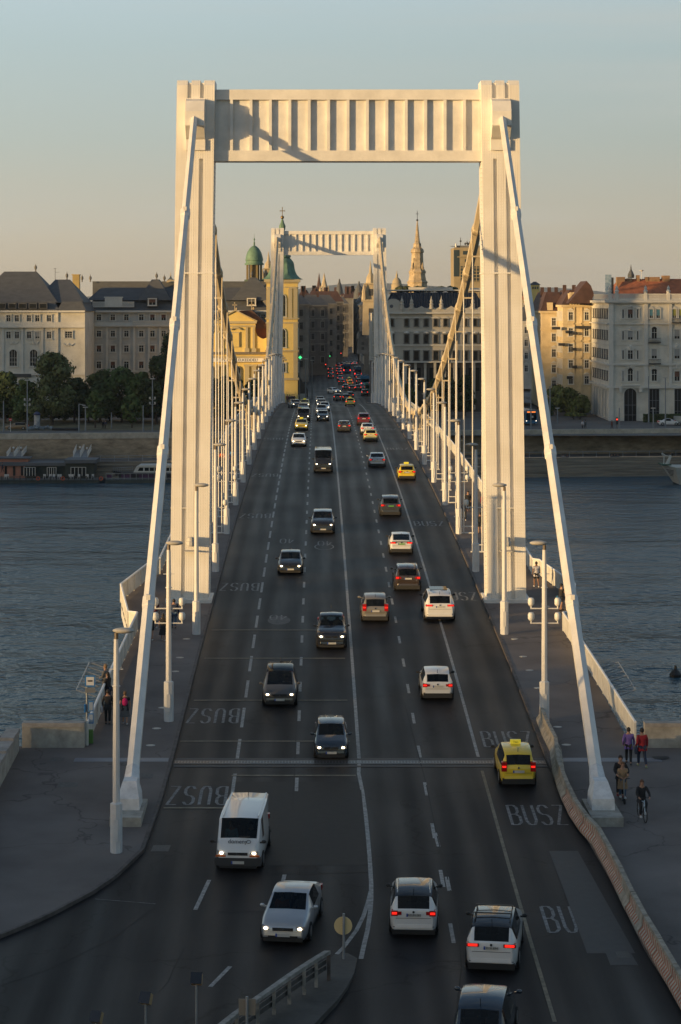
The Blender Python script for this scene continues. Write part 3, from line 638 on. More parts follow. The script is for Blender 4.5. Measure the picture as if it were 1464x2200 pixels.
# concrete barrier blocks along the right kerb
BC = pm('barrier_concrete', (.30, .27, .22), .9, var=.4, scale=2.5, coord='world', bump=.5)
RED = pm('faded_red_paint', (.34, .11, .06), .8, var=.3, scale=4, coord='world')
WP = pm('faded_white_paint', (.40, .37, .30), .8, var=.3, scale=4, coord='world')
bl = [(1168, 1548), (1180, 1580), (1198, 1618), (1203, 1660), (1213, 1690), (1226, 1722), (1240, 1752), (1262, 1785), (1290, 1815), (1314, 1858), (1338, 1905), (1364, 1958), (1392, 2010), (1422, 2062), (1455, 2118), (1490, 2180), (1530, 2250)]
bp_ = [G(x-4, y, .13, 55) for x, y in bl]
for i, (a, b) in enumerate(zip(bp_[:-1], bp_[1:])):
    d = (b-a); L = d.length; d.normalize(); n = Vector((d.y, -d.x, 0)).normalized(); striped = i >= 5
    mb = MB(); pr = [(-.28, 0), (-.28, .14), (-.12, .34), (-.09, .72), (.09, .72), (.12, .34), (.28, .14), (.28, 0)]
    a2, b2 = a+d*.04, b-d*.04; j = random.uniform(-.03, .03)
    mb.frus([a2+n*p[0]+Vector((0, 0, p[1])) for p in pr], [b2+n*(p[0]+j)+Vector((0, 0, p[1])) for p in pr])
    t = thing('concrete_barrier', (f'red and white striped concrete barrier block, {ORD[i-5]} striped one from the far end' if striped else f'plain weathered concrete barrier block by the right kerb, {ORD[i]} from the far end'), 'barrier', a, 'concrete barrier blocks along the right kerb')
    mb.obj('barrier_block', BC, t)
    if striped:
        st = MB(); k = max(6, int(L/.27)); sg = -1 if d.x*0+1 else 1
        for q in range(k):
            c0, c1 = a2+(b2-a2)*(q/k), a2+(b2-a2)*((q+.5)/k)
            ps = [(-.285, .02), (-.285, .145), (-.125, .345), (-.105, .6)]
            for (o0, z0), (o1, z1) in zip(ps[:-1], ps[1:]):
                mt = 0
                st.add([c0+n*(-o0)+Vector((0, 0, z0)), c1+n*(-o0)+Vector((0, 0, z0)), c1+n*(-o1)+Vector((0, 0, z1)), c0+n*(-o1)+Vector((0, 0, z1))], [(0, 1, 2, 3)], 0)
                st.add([c1+n*(-o0)+Vector((0, 0, z0)), c1+(b2-a2)*(.5/k)+n*(-o0)+Vector((0, 0, z0)), c1+(b2-a2)*(.5/k)+n*(-o1)+Vector((0, 0, z1)), c1+n*(-o1)+Vector((0, 0, z1))], [(0, 1, 2, 3)], 1)
        st.obj('painted_stripes', [RED, WP], t)
# traffic island: kerbed nose, guard rail, round sign, square sign, solar boxes
isl = [tuple(G(x, y, .0, 50)[:2]) for x, y in ((722, 2050), (745, 2048), (768, 2062), (762, 2095), (748, 2125), (725, 2160), (690, 2200), (640, 2260))]+[tuple(G(x, y, 0, 50)[:2]) for x, y in ((430, 2260), (500, 2210), (580, 2160), (650, 2110), (700, 2070))]
mb = MB(); mb.prism(isl[::-1], zd(75)-.3, zd(75)+.13); struct(mb.obj('traffic_island', pm('island_surface', (.075, .068, .06), .85, var=.3, scale=1, coord='world', bump=.2)))
gp = [G(x, y, .13, 50) for x, y in ((703, 2105), (676, 2122), (650, 2140), (618, 2160), (585, 2185), (550, 2212), (505, 2245), (455, 2285))]
t = thing('guard_rail', 'battered steel crash barrier with white top rail curving along the traffic island', 'guard rail', gp[0])
m = MB()
for a, b in zip(gp[:-1], gp[1:]):
    for z0, z1, o in ((.32, .48, .02), (.52, .68, .02)):
        m.frus([a+Vector((-.06, 0, z0)), a+Vector((-.1, .03, (z0+z1)/2)), a+Vector((-.06, 0, z1)), a+Vector((-.02, 0, z1)), a+Vector((-.02, 0, z0))], [b+Vector((-.06, 0, z0)), b+Vector((-.1, .03, (z0+z1)/2)), b+Vector((-.06, 0, z1)), b+Vector((-.02, 0, z1)), b+Vector((-.02, 0, z0))])
m.obj('beam', pm('grimy_steel', (.10, .095, .09), .6, var=.4, scale=4, metal=.3), t)
m = MB()
for a, b in zip(gp[:-1], gp[1:]): m.frus([a+Vector((-.1, 0, .86)), a+Vector((.12, 0, .86)), a+Vector((.12, 0, .98)), a+Vector((-.1, 0, .98))], [b+Vector((-.1, 0, .86)), b+Vector((.12, 0, .86)), b+Vector((.12, 0, .98)), b+Vector((-.1, 0, .98))])
m.obj('top_rail', pm('flaking_white_paint', (.24, .23, .21), .7, var=.45, scale=3, coord='world'), t)
for i, g in enumerate(gp):
    m = MB(); m.box(g.x+.0, g.x+.12, g.y-.06, g.y+.08, g.z-.1, g.z+.86); m.obj('post', MC['flaking_white_paint'] if i else KERB, t)
g = G(739, 2062, .1, 50)
t = thing('round_traffic_sign', 'round road sign seen from its plain back on the island tip', 'road sign', g)
m = MB(); m.tube([g, g+Vector((0, 0, 1.6))], .045, 8); m.obj('post', GALV, t)
m = MB(); m.tube([g+Vector((-.02, .06, 1.15)), g+Vector((-.02, .09, 1.15))], .32, 24); m.box(g.x-.04, g.x+.0, g.y+.03, g.y+.06, g.z+.9, g.z+1.4); m.obj('sign_plate', pm('sun_glint_sign_back', (.62, .47, .24), .5), t)  # warm sun glint put into the colour of the plain plate back
g = G(531, 2262, .1, 40)
t = thing('square_traffic_sign', 'small square sign seen from behind beside the guard rail', 'road sign', g)
m = MB(); m.tube([g, g+Vector((0, 0, 1.75))], .045, 8); m.obj('post', GALV, t)
m = MB(); m.box(g.x-.26, g.x+.27, g.y+.05, g.y+.08, g.z+1.15, g.z+1.66); m.box(g.x-.19, g.x-.08, g.y+.045, g.y+.05, g.z+1.36, g.z+1.42); m.obj('sign_plate', pm('sign_back_tan', (.25, .21, .165), .6, metal=.2), t)
for i, (x, y, lab) in enumerate(((421, 2103, 'small black solar box on a thin pole, right-hand one of three'), (312, 2145, 'tilted solar box on a pole, middle one of three at bottom'), (206, 2185, 'solar box cut by the lower edge, left-hand of three'))):
    Y = 70; p = P(x, y, Y); t = thing('solar_warning_light', lab, 'solar light', (p.x, Y, zd(Y)), 'solar boxes on poles at the bottom of the view')
    m = MB(); m.tube([(p.x+.02, Y, zd(Y)-1), (p.x+.02, Y, p.z-.1)], .035, 8); m.obj('pole', GALV, t)
    m = MB(); m.box(-.14, .2, -.12, .14, -.17, .17); m.xf(Matrix.Translation(p) @ Euler((R(-30), 0, R(-18 if i else -5))).to_matrix().to_4x4()); m.obj('housing', pm('tan_housing', (.34, .24, .13), .6), t)
    m = MB(); m.box(-.15, .21, -.135, -.122, -.18, .18); m.xf(Matrix.Translation(p) @ Euler((R(-30), 0, R(-18 if i else -5))).to_matrix().to_4x4()); m.obj('solar_panel', pm('solar_cells', (.01, .012, .018), .25), t)
# stop sign column beside the left parapet
g = P(187, 1615, 108.6); g.z = zd(108)
t = thing('bus_stop_sign', 'blue and white bus stop sign with timetable cases and green bin by the left railing', 'stop sign', g)
m = MB(); m.tube([g, g+Vector((0, 0, 3.5))], .05, 8); m.obj('post', GALV, t)
m = MB(); m.box(g.x-.08, g.x+.42, g.y-.08, g.y-.04, g.z+2.95, g.z+3.5); bl_ = pm('sign_blue', (.02, .16, .42), .5); fr = m.obj('sign_plate', bl_, t)
m = MB(); m.box(g.x-.02, g.x+.36, g.y-.09, g.y-.082, g.z+3.02, g.z+3.43); m.obj('sign_face', pm('sign_white', (.6, .6, .6), .5), fr)
m = MB(); m.box(g.x+.05, g.x+.29, g.y-.1, g.y-.092, g.z+3.2, g.z+3.27); m.obj('bus_symbol', DARK, fr)
m = MB(); m.box(g.x-.08, g.x+.42, g.y-.08, g.y-.04, g.z+2.65, g.z+2.9); m.obj('route_panel', pm('grey_panel', (.16, .17, .18), .6), t)
for k, z in enumerate((1.75, 1.15)):
    m = MB(); m.box(g.x+.1, g.x+.34, g.y-.14, g.y-.07, g.z+z, g.z+z+.5); c = m.obj('timetable_case', bl_, t); m = MB(); m.box(g.x+.13, g.x+.31, g.y-.15, g.y-.142, g.z+z+.05, g.z+z+.45); m.obj('timetable', pm('timetable_paper', (.28, .34, .42), .6), c)
m = MB(); m.box(g.x-.12, g.x-.05, g.y-.2, g.y-.0, g.z+1.7, g.z+2.1); m.obj('side_panel', bl_, t)
m = MB(); m.box(g.x+.1, g.x+.32, g.y-.25, g.y-.02, g.z+.2, g.z+.85); m.obj('bin', pm('bin_green', (.07, .17, .03), .6), t)
# ------------------------------------------------------------------ vehicles
GLASS = pm('car_glass', (.008, .010, .012), .06, coat=.3); 
def glassmix():
    t = GLASS.node_tree; b = t.nodes['Principled BSDF']; o = t.nodes['Material Output']; tr = t.nodes.new('ShaderNodeBsdfTransparent'); tr.inputs[0].default_value = (.36, .43, .46, 1); mx_ = t.nodes.new('ShaderNodeMixShader')
    fr = t.nodes.new('ShaderNodeFresnel'); fr.inputs[0].default_value = 1.45; mr = t.nodes.new('ShaderNodeMapRange'); mr.inputs[1].default_value = 0; mr.inputs[2].default_value = .6; mr.inputs[3].default_value = .35; mr.inputs[4].default_value = 1
    lnk(t, fr.outputs[0], mr.inputs[0]); lnk(t, mr.outputs[0], mx_.inputs[0]); lnk(t, tr.outputs[0], mx_.inputs[1]); lnk(t, b.outputs[0], mx_.inputs[2]); lnk(t, mx_.outputs[0], o.inputs[0])
glassmix()
TYRE = pm('tyre', (.012, .012, .012), .8); RIM = pm('wheel_rim', (.28, .28, .29), .35, metal=.8)
HLE = pm('headlight_on', (.9, .8, .6), .3, emit=(1.0, .80, .50), es=6.0); TLE = pm('tail_light_lit', (.5, .01, .01), .3, emit=(1.0, .02, .01), es=.85); TLO = pm('tail_light_lens', (.30, .012, .012), .2)
TLB = pm('brake_light_lit', (.5, .01, .01), .3, emit=(1.0, .035, .015), es=2.6)
CHR = pm('chrome', (.5, .5, .5), .2, metal=1); PLW = pm('plate_white', (.45, .45, .43), .5); PLB = pm('plate_blue', (.02, .06, .3), .5); PLG = pm('plate_green', (.10, .30, .06), .5); ORA = pm('indicator_orange', (.5, .12, .02), .4)
def paint(n, c, rough=.28, metal=0.0): return pm('car_paint_'+n, c, rough, coat=.8, metal=metal, var=.03, scale=3)
# station: (t from rear 0 to front 1, shoulder height, centre-line height, zone that starts here)
PROF = {
 'sedan': (1.46, [(0, .66, .74, 'b'), (.006, .86, .92, 'b'), (.03, .94, 1.03, 'b'), (.15, .95, 1.08, 'r'), (.30, .95, 1.39, 'g'), (.36, .94, 1.44, 'g'), (.46, .94, 1.46, 'g'), (.54, .93, 1.44, 'g'), (.59, .92, 1.40, 'w'), (.76, .88, 1.03, 'b'), (.86, .82, .96, 'b'), (.95, .74, .84, 'b'), (.985, .68, .75, 'b'), (1, .60, .64, 'e')]),
 'hatch': (1.5, [(0, .78, .82, 'b'), (.006, .90, .96, 'b'), (.02, .96, 1.04, 'r'), (.11, .97, 1.38, 'g'), (.15, .96, 1.46, 'g'), (.36, .95, 1.50, 'g'), (.50, .94, 1.48, 'g'), (.56, .93, 1.44, 'w'), (.74, .90, 1.05, 'b'), (.87, .84, .96, 'b'), (.95, .76, .85, 'b'), (.985, .70, .76, 'b'), (1, .60, .66, 'e')]),
 'coupe': (1.42, [(0, .72, .80, 'b'), (.01, .92, 1.0, 'b'), (.04, .95, 1.07, 'r'), (.26, .95, 1.38, 'g'), (.34, .94, 1.42, 'g'), (.46, .94, 1.43, 'g'), (.55, .92, 1.38, 'w'), (.74, .88, 1.02, 'b'), (.86, .82, .94, 'b'), (.95, .74, .82, 'b'), (.985, .66, .72, 'b'), (1, .58, .62, 'e')]),
 'suv': (1.66, [(0, .92, .96, 'b'), (.006, 1.04, 1.08, 'b'), (.02, 1.08, 1.13, 'r'), (.10, 1.09, 1.52, 'g'), (.14, 1.08, 1.61, 'g'), (.36, 1.07, 1.66, 'g'), (.52, 1.05, 1.64, 'g'), (.58, 1.04, 1.59, 'w'), (.74, 1.02, 1.18, 'b'), (.86, .98, 1.10, 'b'), (.95, .90, 1.0, 'b'), (.985, .80, .88, 'b'), (1, .70, .76, 'e')]),
 'mpv': (1.66, [(0, .84, .88, 'b'), (.006, .98, 1.02, 'b'), (.02, 1.0, 1.08, 'r'), (.08, 1.0, 1.50, 'g'), (.12, 1.0, 1.60, 'g'), (.35, .99, 1.66, 'g'), (.52, .98, 1.63, 'g'), (.60, .97, 1.54, 'w'), (.83, .92, 1.06, 'b'), (.91, .84, .94, 'b'), (.975, .72, .78, 'b'), (1, .60, .64, 'e')]),
 'van': (1.97, [(0, 1.0, 1.85, 'b'), (.006, 1.08, 1.92, 'b'), (.02, 1.1, 1.96, 'b'), (.3, 1.1, 1.97, 'b'), (.62, 1.1, 1.97, 'b'), (.66, 1.1, 1.96, 'g'), (.78, 1.1, 1.93, 'w'), (.915, 1.06, 1.30, 'b'), (.965, .95, 1.08, 'b'), (.99, .82, .90, 'b'), (1, .70, .74, 'e')]),
 'pickup': (1.78, [(0, .96, .98, 'b'), (.01, 1.05, 1.08, 'b'), (.30, 1.06, 1.10, 'r'), (.36, 1.06, 1.66, 'g'), (.42, 1.06, 1.76, 'g'), (.52, 1.05, 1.77, 'g'), (.58, 1.04, 1.70, 'w'), (.70, 1.04, 1.20, 'b'), (.84, 1.0, 1.13, 'b'), (.94, .94, 1.04, 'b'), (.985, .84, .9, 'b'), (1, .72, .78, 'e')])}
def plate(mbs, y, z, s, green, par, txt=None, x=0):
    m = MB(); m.box(x-.26, x+.26, min(y, y+s*.02), max(y, y+s*.02), z-.055, z+.055, 0); m.box(x-s*-.26*1-.0 if s > 0 else x-.26, x-s*-.26+.0 if s > 0 else x-.26, y, y, z, z) if 0 else None
    bx = x+.2 if s > 0 else x-.26
    m.box(bx, bx+.06, min(y, y+s*.024), max(y, y+s*.024), z-.056, z+.056, 1)
    o = m.obj('number_plate', [PLG if green else PLW, PLB], par)
    if txt: text('plate_lettering', txt, .11, (x-s*.03, y+s*.028, z), (R(90), 0, 0 if s < 0 else R(180)), DARK, o, .001)
def car(name, lab, kind, pt, L=4.4, W=1.8, H=None, taxi=False, roof=None, rails=False, green=False, txt=None, lights='front', detail=True, bars=False, cat='car', tl='std', low=None, brake=False, grille=DARK, dash=True):
    h0, st = PROF[kind]; H = H or h0; k = H/h0; t = thing(name, lab, cat, (0, 0, 0)); body = MB(); parts = {}
    n = 8; rings = []
    for i, (q, zb, zt, zone) in enumerate(st):
        y = -L/2+q*L; e = abs(2*q-1); w = W/2*(1-.17*e**9-.03*e**2); zb *= k; zt *= k; gz = st[i-1][3] if i else 'b'
        cab = zt-zb > .17; wr = W/2*(.76 if kind != 'van' else .90) if cab else w*.86
        if kind == 'van' and cab: wr = W/2*.9-.02*max(0, .97-q)
        if cab: wr *= (1-.05*e**3)
        ze = zt-.05*k if cab else zb+(zt-zb)*.75
        zl = .2*k; a = [(w*.90, zl), (w*.985, zl+.16), (w, (zl+zb)*.55), (w*.965, zb), (wr, ze), (wr*.88, ze+(zt-ze)*.6), (0, zt)]
        rings.append([(x, y, z) for x, z in a]+[(-x, y, z) for x, z in a[:-1]][::-1])
    m = len(rings[0]); mats = {'body': body, 'windscreen': MB(), 'rear_window': MB(), 'side_window': MB(), 'side_window_b': MB(), 'roof': MB()}
    for i in range(len(rings)-1):
        zone = st[i][3]
        for j in range(m):
            jj = (j+1) % m; q = [rings[i][j], rings[i][jj], rings[i+1][jj], rings[i+1][j]]; band = min(j, m-1-j) if j < m-1 else -1
            if j == m-1: dst = body
            else:
                band = j if j < 6 else 11-j
                dst = body
                if band == 3 and zone in 'g': dst = mats['side_window' if j < 6 else 'side_window_b']
                if band == 3 and zone in 'wr' and kind != 'van': dst = mats['side_window'] if False else body
                if band in (4, 5) and zone == 'w': dst = mats['windscreen'] if band == 5 else body
                if band in (4, 5) and zone == 'r': dst = mats['rear_window'] if band == 5 else body
                if band in (4, 5) and zone == 'g': dst = mats['roof']
            dst.add(q, [(3, 2, 1, 0)])
    body.add(rings[0], [tuple(range(m))]); body.add(rings[-1], [tuple(range(m-1, -1, -1))])
    # weld rings so smooth shading works
    def weld(mb):
        d = {}; nv = []; mp = []
        for v in mb.v:
            kk = (round(v[0], 4), round(v[1], 4), round(v[2], 4))
            if kk not in d: d[kk] = len(nv); nv.append(v)
            mp.append(d[kk])
        mb.v = nv; mb.f = [tuple(mp[i] for i in f) for f in mb.f]; return mb
    weld(body).obj('body', pt, t, smooth=True, ang=38)
    weld(mats['roof']).obj('roof', roof or pt, t, smooth=True, ang=38)
    [weld(mats[q_]).obj('side_window', GLASS, t) for q_ in ('side_window', 'side_window_b')]
    for nm in ('windscreen', 'rear_window'):
        if mats[nm].v: weld(mats[nm]).obj(nm, GLASS, t, smooth=True)
    if kind == 'van' and cat != 'car': pass
    if detail:   # seats and dashboard seen through the glass
        sm = pm('seat_fabric', (.07, .07, .075), .9); wy = -L/2+[q for q, _, _, zn in st if zn == 'w'][0]*L; m = MB()
        for sx in (-1, 1):
            for yy in (wy-.75, wy-1.6): m.box(sx*.36-.24, sx*.36+.24, yy, yy+.5, .45, .6); m.box(sx*.36-.24, sx*.36+.24, yy-.1, yy+.04, .5, 1.12); m.box(sx*.36-.11, sx*.36+.11, yy-.08, yy+.0, 1.12, 1.28)
        m.obj('seats', sm, t); m = MB(); m.box(-W*.4, W*.4, wy+.25, wy+(.55 if kind in ('van', 'mpv') else .85), .5, st[-5][1]*k+.02); m.box(-W*.42, W*.42, -L*.42, L*.3, .3, .34); m.obj('dashboard', pm('dash_black', (.02, .02, .02), .8), t)
    # wheels
    wr = .33*(1.08 if kind in ('suv', 'pickup') else 1)
    for wy in (-L*.305, L*.315):
        for s in (-1, 1):
            a = MB(); x = s*W/2; a.tube([(x-s*.02, wy, wr+.03), (x-s*.012, wy, wr+.03)], wr*1.16, 18) if 0 else None
            a.tube([(x-s*.24, wy, wr), (x+s*.012, wy, wr)], wr, 18); wo = a.obj('wheel', TYRE, t, smooth=True)
            r = MB(); r.tube([(x+s*.013, wy, wr), (x+s*.02, wy, wr)], wr*.62, 10); r.obj('rim', RIM, wo)
    # door line, sills, bumper skirt
    lw = MB(); z2 = .2*k
    lw.box(-W*.44, W*.44, -L/2-.015, -L/2+.1, z2-.02, z2+(.24 if low is None else low)*k, 0); lw.box(-W*.40, W*.40, L/2-.1, L/2+.012, z2-.02, z2+.13*k, 0); lw.box(-W*.46, W*.46, -L*.42, L*.42, z2-.03, z2+.02)
    lw.obj('bumper_skirt', DARK if low is not None else pm('underbody', (.02, .02, .02), .7), t)
    if detail and kind != 'van':      # bumper ledges standing proud of the body, in paint
        for f_, y_ in ((-1, -L/2), (1, L/2)):
            m = MB(); za_, zb2 = z2+(.24 if f_ < 0 else .2)*k, z2+(.36 if f_ < 0 else .30)*k; wa = W*.41
            m.frus([(-wa, y_-f_*.12, za_), (-wa*.93, y_+f_*.035, za_), (wa*.93, y_+f_*.035, za_), (wa, y_-f_*.12, za_)][::f_], [(-wa, y_-f_*.12, zb2), (-wa*.9, y_+f_*.015, zb2), (wa*.9, y_+f_*.015, zb2), (wa, y_-f_*.12, zb2)][::f_]); m.obj('bumper', pt, t)
    # mirrors
    mz = (st[-5][1]+.12)*k; my = -L/2+[q for q, _, _, zn in st if zn == 'w'][0]*L+.38+(.5 if kind in ('mpv', 'van') else 0)
    for s in (-1, 1):
        a = MB(); a.ell((s*(W/2+.09), my, mz), (.10, .06, .075), 8, 5); a.box(min(s*W*.46, s*(W/2+.06)), max(s*W*.46, s*(W/2+.06)), my-.03, my+.03, mz-.06, mz-.01); a.obj('wing_mirror', DARK if kind == 'van' or pt in (W_, YE, YP) else pt, t, smooth=True)
    f = L/2; zf = st[-2][1]*k
    # front: headlights on, grille, plate, lower intake, emblem
    for s in (-1, 1):
        a = MB(); xc = s*W*.345; hw = .17; a.frus([(xc-hw, f-.05, zf-.10), (xc+hw, f-.16, zf-.08), (xc+hw, f-.16, zf+.06), (xc-hw, f-.05, zf+.03)][::s], [(xc-hw*(.9 if s > 0 else 1), f+.015-(0.06 if s < 0 else 0), zf-.09), (xc+hw*.9, f+.015-(.06 if s > 0 else 0), zf-.07), (xc+hw*.8, f-.05, zf+.04), (xc-hw*.8, f-.05, zf+.02)][::s])
        hl = a.obj('headlight', pm('headlight_lens', (.16, .165, .175), .12), t)
        b = MB(); b.ell((xc, f+.0, zf-.03), (.08, .045, .05), 10, 6); b.obj('bulb_glow', HLE if lights else PLW, hl, smooth=True)
    g = MB(); g.box(-W*.21, W*.21, f-.05, f+.012, zf-.12, zf-.01); g.box(-W*.3, W*.3, f-.05, f+.014, z2+.06, z2+.2*k); go = g.obj('grille', DARK, t)
    g = MB(); g.box(-W*.20, W*.20, f+.005, f+.018, zf-.075, zf-.06) if kind != 'mpv' else g.box(-W*.24, W*.24, f+.005, f+.02, zf-.05, zf-.03); g.tube([(0, f+.01, zf-.05), (0, f+.026, zf-.05)], .055, 10); g.obj('emblem', CHR, go)
    plate(None, f+.036, z2+.22*k, 1, False, t, None)
    # rear: lights, plate, emblem, wiper
    zr = st[2][1]*k; r0 = -L/2
    for s in (-1, 1):
        a = MB(); xc = s*W*.39; hw = .12
        if tl == 'tall': zz0, zz1 = zr-.22, zr+.22
        elif tl == 'wide': zz0, zz1, hw, xc = zr-.13, zr-.02, .22, s*W*.345
        else: zz0, zz1 = zr-.2, zr-.01
        a.box(xc-hw, xc+hw, r0-.018, r0+.22, zz0, zz1)
        if tl == 'std': a.box(xc-hw+(-s*.12), xc+hw-s*.14, r0-.014, r0+.1, zz0+.04, zz1-.03)
        tlo = a.obj('tail_light', TLO, t); b = MB(); b.box(xc-hw*.75, xc+hw*.75, r0-.026, r0, (zz0+zz1)/2-.035, (zz0+zz1)/2+.05); b.obj('lamp_glow', TLB if brake else TLE, tlo)
    plate(None, r0-.016, (zr-.16 if kind not in ('mpv',) else zr-.22) if kind != 'sedan' else zr-.17, -1, green, t, txt)
    e = MB(); e.tube([(0, r0-.01, zr-.05), (0, r0-.025, zr-.05)], .045, 10); e.obj('emblem', CHR, t)
    if detail:
        e = MB(); e.box(-W*.36, W*.36, r0-.008, r0+.02, zr-.3*k, zr-.285*k); e.box(-W*.42, W*.42, r0-.02, r0+.02, z2+.26*k, z2+.275*k)
        for s in (-1, 1):
            for yy in (-L*.13, L*.1): e.box(min(s*W*.5, s*(W*.5+.003)), max(s*W*.5, s*(W*.5+.003)), yy, yy+.012, z2+.1, zr-.05)
        e.obj('panel_gaps', DARK, t)
        a = MB(); yr = -L/2+L*.12; a.tube([(0, yr, H-.08), (0, yr-.08, H+.13)], .012, 4); a.obj('aerial', DARK, t)
    if rails or bars:
        ya, yb_ = -L/2+L*.14, -L/2+L*.5; wr_ = W*.335
        for s in (-1, 1): e = MB(); e.tube([(s*wr_, ya, H-.09), (s*wr_, ya+.1, H-.0), (s*wr_, yb_-.1, H+.0), (s*wr_, yb_, H-.09)], .022, 5); e.obj('roof_rail', CHR if not bars else DARK, t)
    if bars:
        for yy in (-L*.22, L*.0-.1):
            e = MB(); e.box(-W*.36, W*.36, yy-.04, yy+.04, H+.06, H+.09); e.box(-W*.35, -W*.33, yy-.05, yy+.05, H-.03, H+.07); e.box(W*.33, W*.35, yy-.05, yy+.05, H-.03, H+.07); e.obj('roof_bar', DARK, t)
    if taxi:
        e = MB(); yy = -L/2+L*.42; e.prism([(-.24, yy-.09), (.24, yy-.09), (.24, yy+.09), (-.24, yy+.09)], H+.0, H+.17); so = e.obj('taxi_sign', pm('taxi_sign_yellow', (.62, .55, .04), .4, emit=(.7, .6, .05), es=.15), t)
        if taxi == 2: text('sign_lettering', 'Taxi', .13, (0, yy-.095, H+.085), (R(90), 0, 0), DARK, so, .001)
    return t
def put(t, x, y, yaw=0, away=True, L=4.4, lift=0.0):
    # x, y: centre of the near bumper on the road
    a = 0 if away else math.pi; yc = y+L/2*math.cos(yaw); xc = x+(-math.sin(yaw)*L/2 if away else -math.sin(yaw)*L/2)
    sl = math.atan((zd(yc+1.5)-zd(yc-1.5))/3)
    t.rotation_euler = Euler((sl if away else -sl, 0, a+yaw)); t.location = (xc, yc, zd(yc)+lift); return t
W_ = paint('white', (.62, .62, .62)); SI = paint('silver', (.38, .39, .41), .3, .5); BK = paint('black', (.012, .012, .014), .2); NV = paint('dark_blue', (.015, .025, .04), .2); GY = paint('warm_grey', (.09, .085, .08), .3, .3)
YE = paint('taxi_yellow', (.62, .46, .02), .35); YP = paint('pale_yellow', (.66, .56, .22), .35); BG = paint('beige_grey', (.22, .20, .17), .3, .3); BR = paint('dark_brown', (.05, .035, .028), .2, .2); RD = paint('dark_red', (.14, .012, .014), .25); DG = paint('dark_grey', (.04, .042, .045), .25); TQ = paint('turquoise', (.04, .26, .24), .4); BU = paint('bus_blue', (.015, .13, .26), .35)
LG = paint('light_grey', (.25, .27, .29), .3, .3)
V = []
def veh(px, py, away, lab, kind, pt, L, W, H=None, yaw=0, name='car', hold=False, **kw):
    t = car(name, lab, kind, pt, L, W, H, **kw); g = G(px, py, 0, 55)
    if not hold:
        for c in [t]: put(t, g.x, g.y+.05, yaw, away, L)
        t['group'] = 'vehicles crossing the bridge'
    LOCAL.add(t.name); V.append(t); return t
# oncoming side
vn = veh(511, 1876, False, 'white delivery van with dark lettering on its bonnet, headlights on', 'van', W_, 4.85, 1.9, 1.97, R(-4), name='delivery_van', cat='van', low=.35)
# van livery
lt = text('lettering', 'domeny', .27, (.02, 2.185, 1.19), (R(42), 0, R(180)), DARK, vn, .002, sx=.9)
s_ = MB(); s_.tube([(-.42+.09*math.cos(a), 2.185-.05*math.sin(a), 1.185+.05*math.sin(a)) for a in [i*.5 for i in range(12)]], .012, 4); s_.obj('swirl_logo', DARK, vn)
for s in (-1, 1): m = MB(); m.box(s*.68-.2, s*.68+.2, 2.38, 2.435, .64, .71); m.obj('indicator', ORA, vn)
m = MB(); m.box(-.93, .93, 2.25, 2.44, .28, .60); m.box(-.94, -.90, 1.5, 2.3, .3, .55); m.obj('front_bumper', pm('grey_plastic', (.035, .037, .04), .6), vn)
m = MB(); m.box(-.47, -.02, 2.07, 2.12, 1.345, 1.39); m.obj('air_scoop', DARK, vn)
for k in (-.55, .55): m = MB(); m.box(k*1.3-.03, k*1.3+.03, -2.3, 1.2, 1.955, 1.975); m.obj('roof_rib', W_, vn)
veh(608, 2036, False, 'silver saloon car turning toward the lower left with two people aboard', 'sedan', SI, 4.6, 1.8, 1.46, R(-8))
veh(712, 1636, False, 'dark blue hatchback by the centre line just before the expansion joint', 'hatch', NV, 3.9, 1.65, 1.46)
veh(601, 1521, False, 'warm grey people carrier with glass roof and chrome chevron grille', 'mpv', GY, 4.5, 1.83, 1.67, roof=GLASS)
veh(713, 1398, False, 'black pickup truck with silver front bumper by the centre line', 'pickup', BK, 5.0, 1.8, 1.78, name='pickup_truck', cat='pickup')
m = MB(); m.box(-.55, .55, 2.49, 2.55, .36, .42); m.box(-.72, .72, 2.49, 2.54, .62, .66); m.obj('bumper_guard', CHR, V[-1])
veh(624, 1236, False, 'black saloon beside the road-painted 40, two people in front', 'sedan', BK, 4.6, 1.81, 1.43)
veh(694, 1149, False, 'black sports utility car with bright white headlights just past the 40 disc', 'suv', BK, 4.85, 1.94, 1.70)
veh(695, 1017, False, 'black passenger van with pale roof casting light on the asphalt', 'van', BK, 5.6, 1.95, 2.35, roof=BG, name='passenger_van', cat='van')
veh(642, 960, False, 'white saloon car alone behind the yellow taxi, headlights on', 'hatch', W_, 4.6, 1.8, 1.46)
veh(648, 925, False, 'yellow taxi with roof sign driving toward viewer behind white saloon', 'hatch', YE, 4.5, 1.78, 1.46, taxi=True)
veh(652, 906, False, 'tall black van-like car close behind the oncoming yellow taxi', 'van', BK, 4.9, 1.92, 1.9, name='people_van', cat='van')
veh(694, 905, False, 'dark hatchback at the front of the oncoming inner lane queue', 'hatch', NV, 4.1, 1.74, 1.5)
veh(691, 893, False, 'light grey high-roof car second in the oncoming inner lane queue', 'suv', LG, 4.4, 1.8, 1.65)
veh(698, 884, False, 'white hatchback peeping out third in the inner lane queue', 'hatch', W_, 4.1, 1.75, 1.5)
veh(691, 876, False, 'brownish estate car fourth in the oncoming inner lane queue', 'hatch', BR, 4.5, 1.8, 1.5)
veh(652, 886, False, 'grey saloon in front of the far oncoming taxi', 'sedan', DG, 4.5, 1.8, 1.45)
veh(655, 877, False, 'yellow taxi farthest away on the oncoming side of bridge', 'hatch', YE, 4.5, 1.78, 1.46, taxi=True)
veh(639, 877, False, 'dark blue car swinging into the left bus lane near the far pylon', 'hatch', NV, 4.3, 1.78, 1.5, R(12))
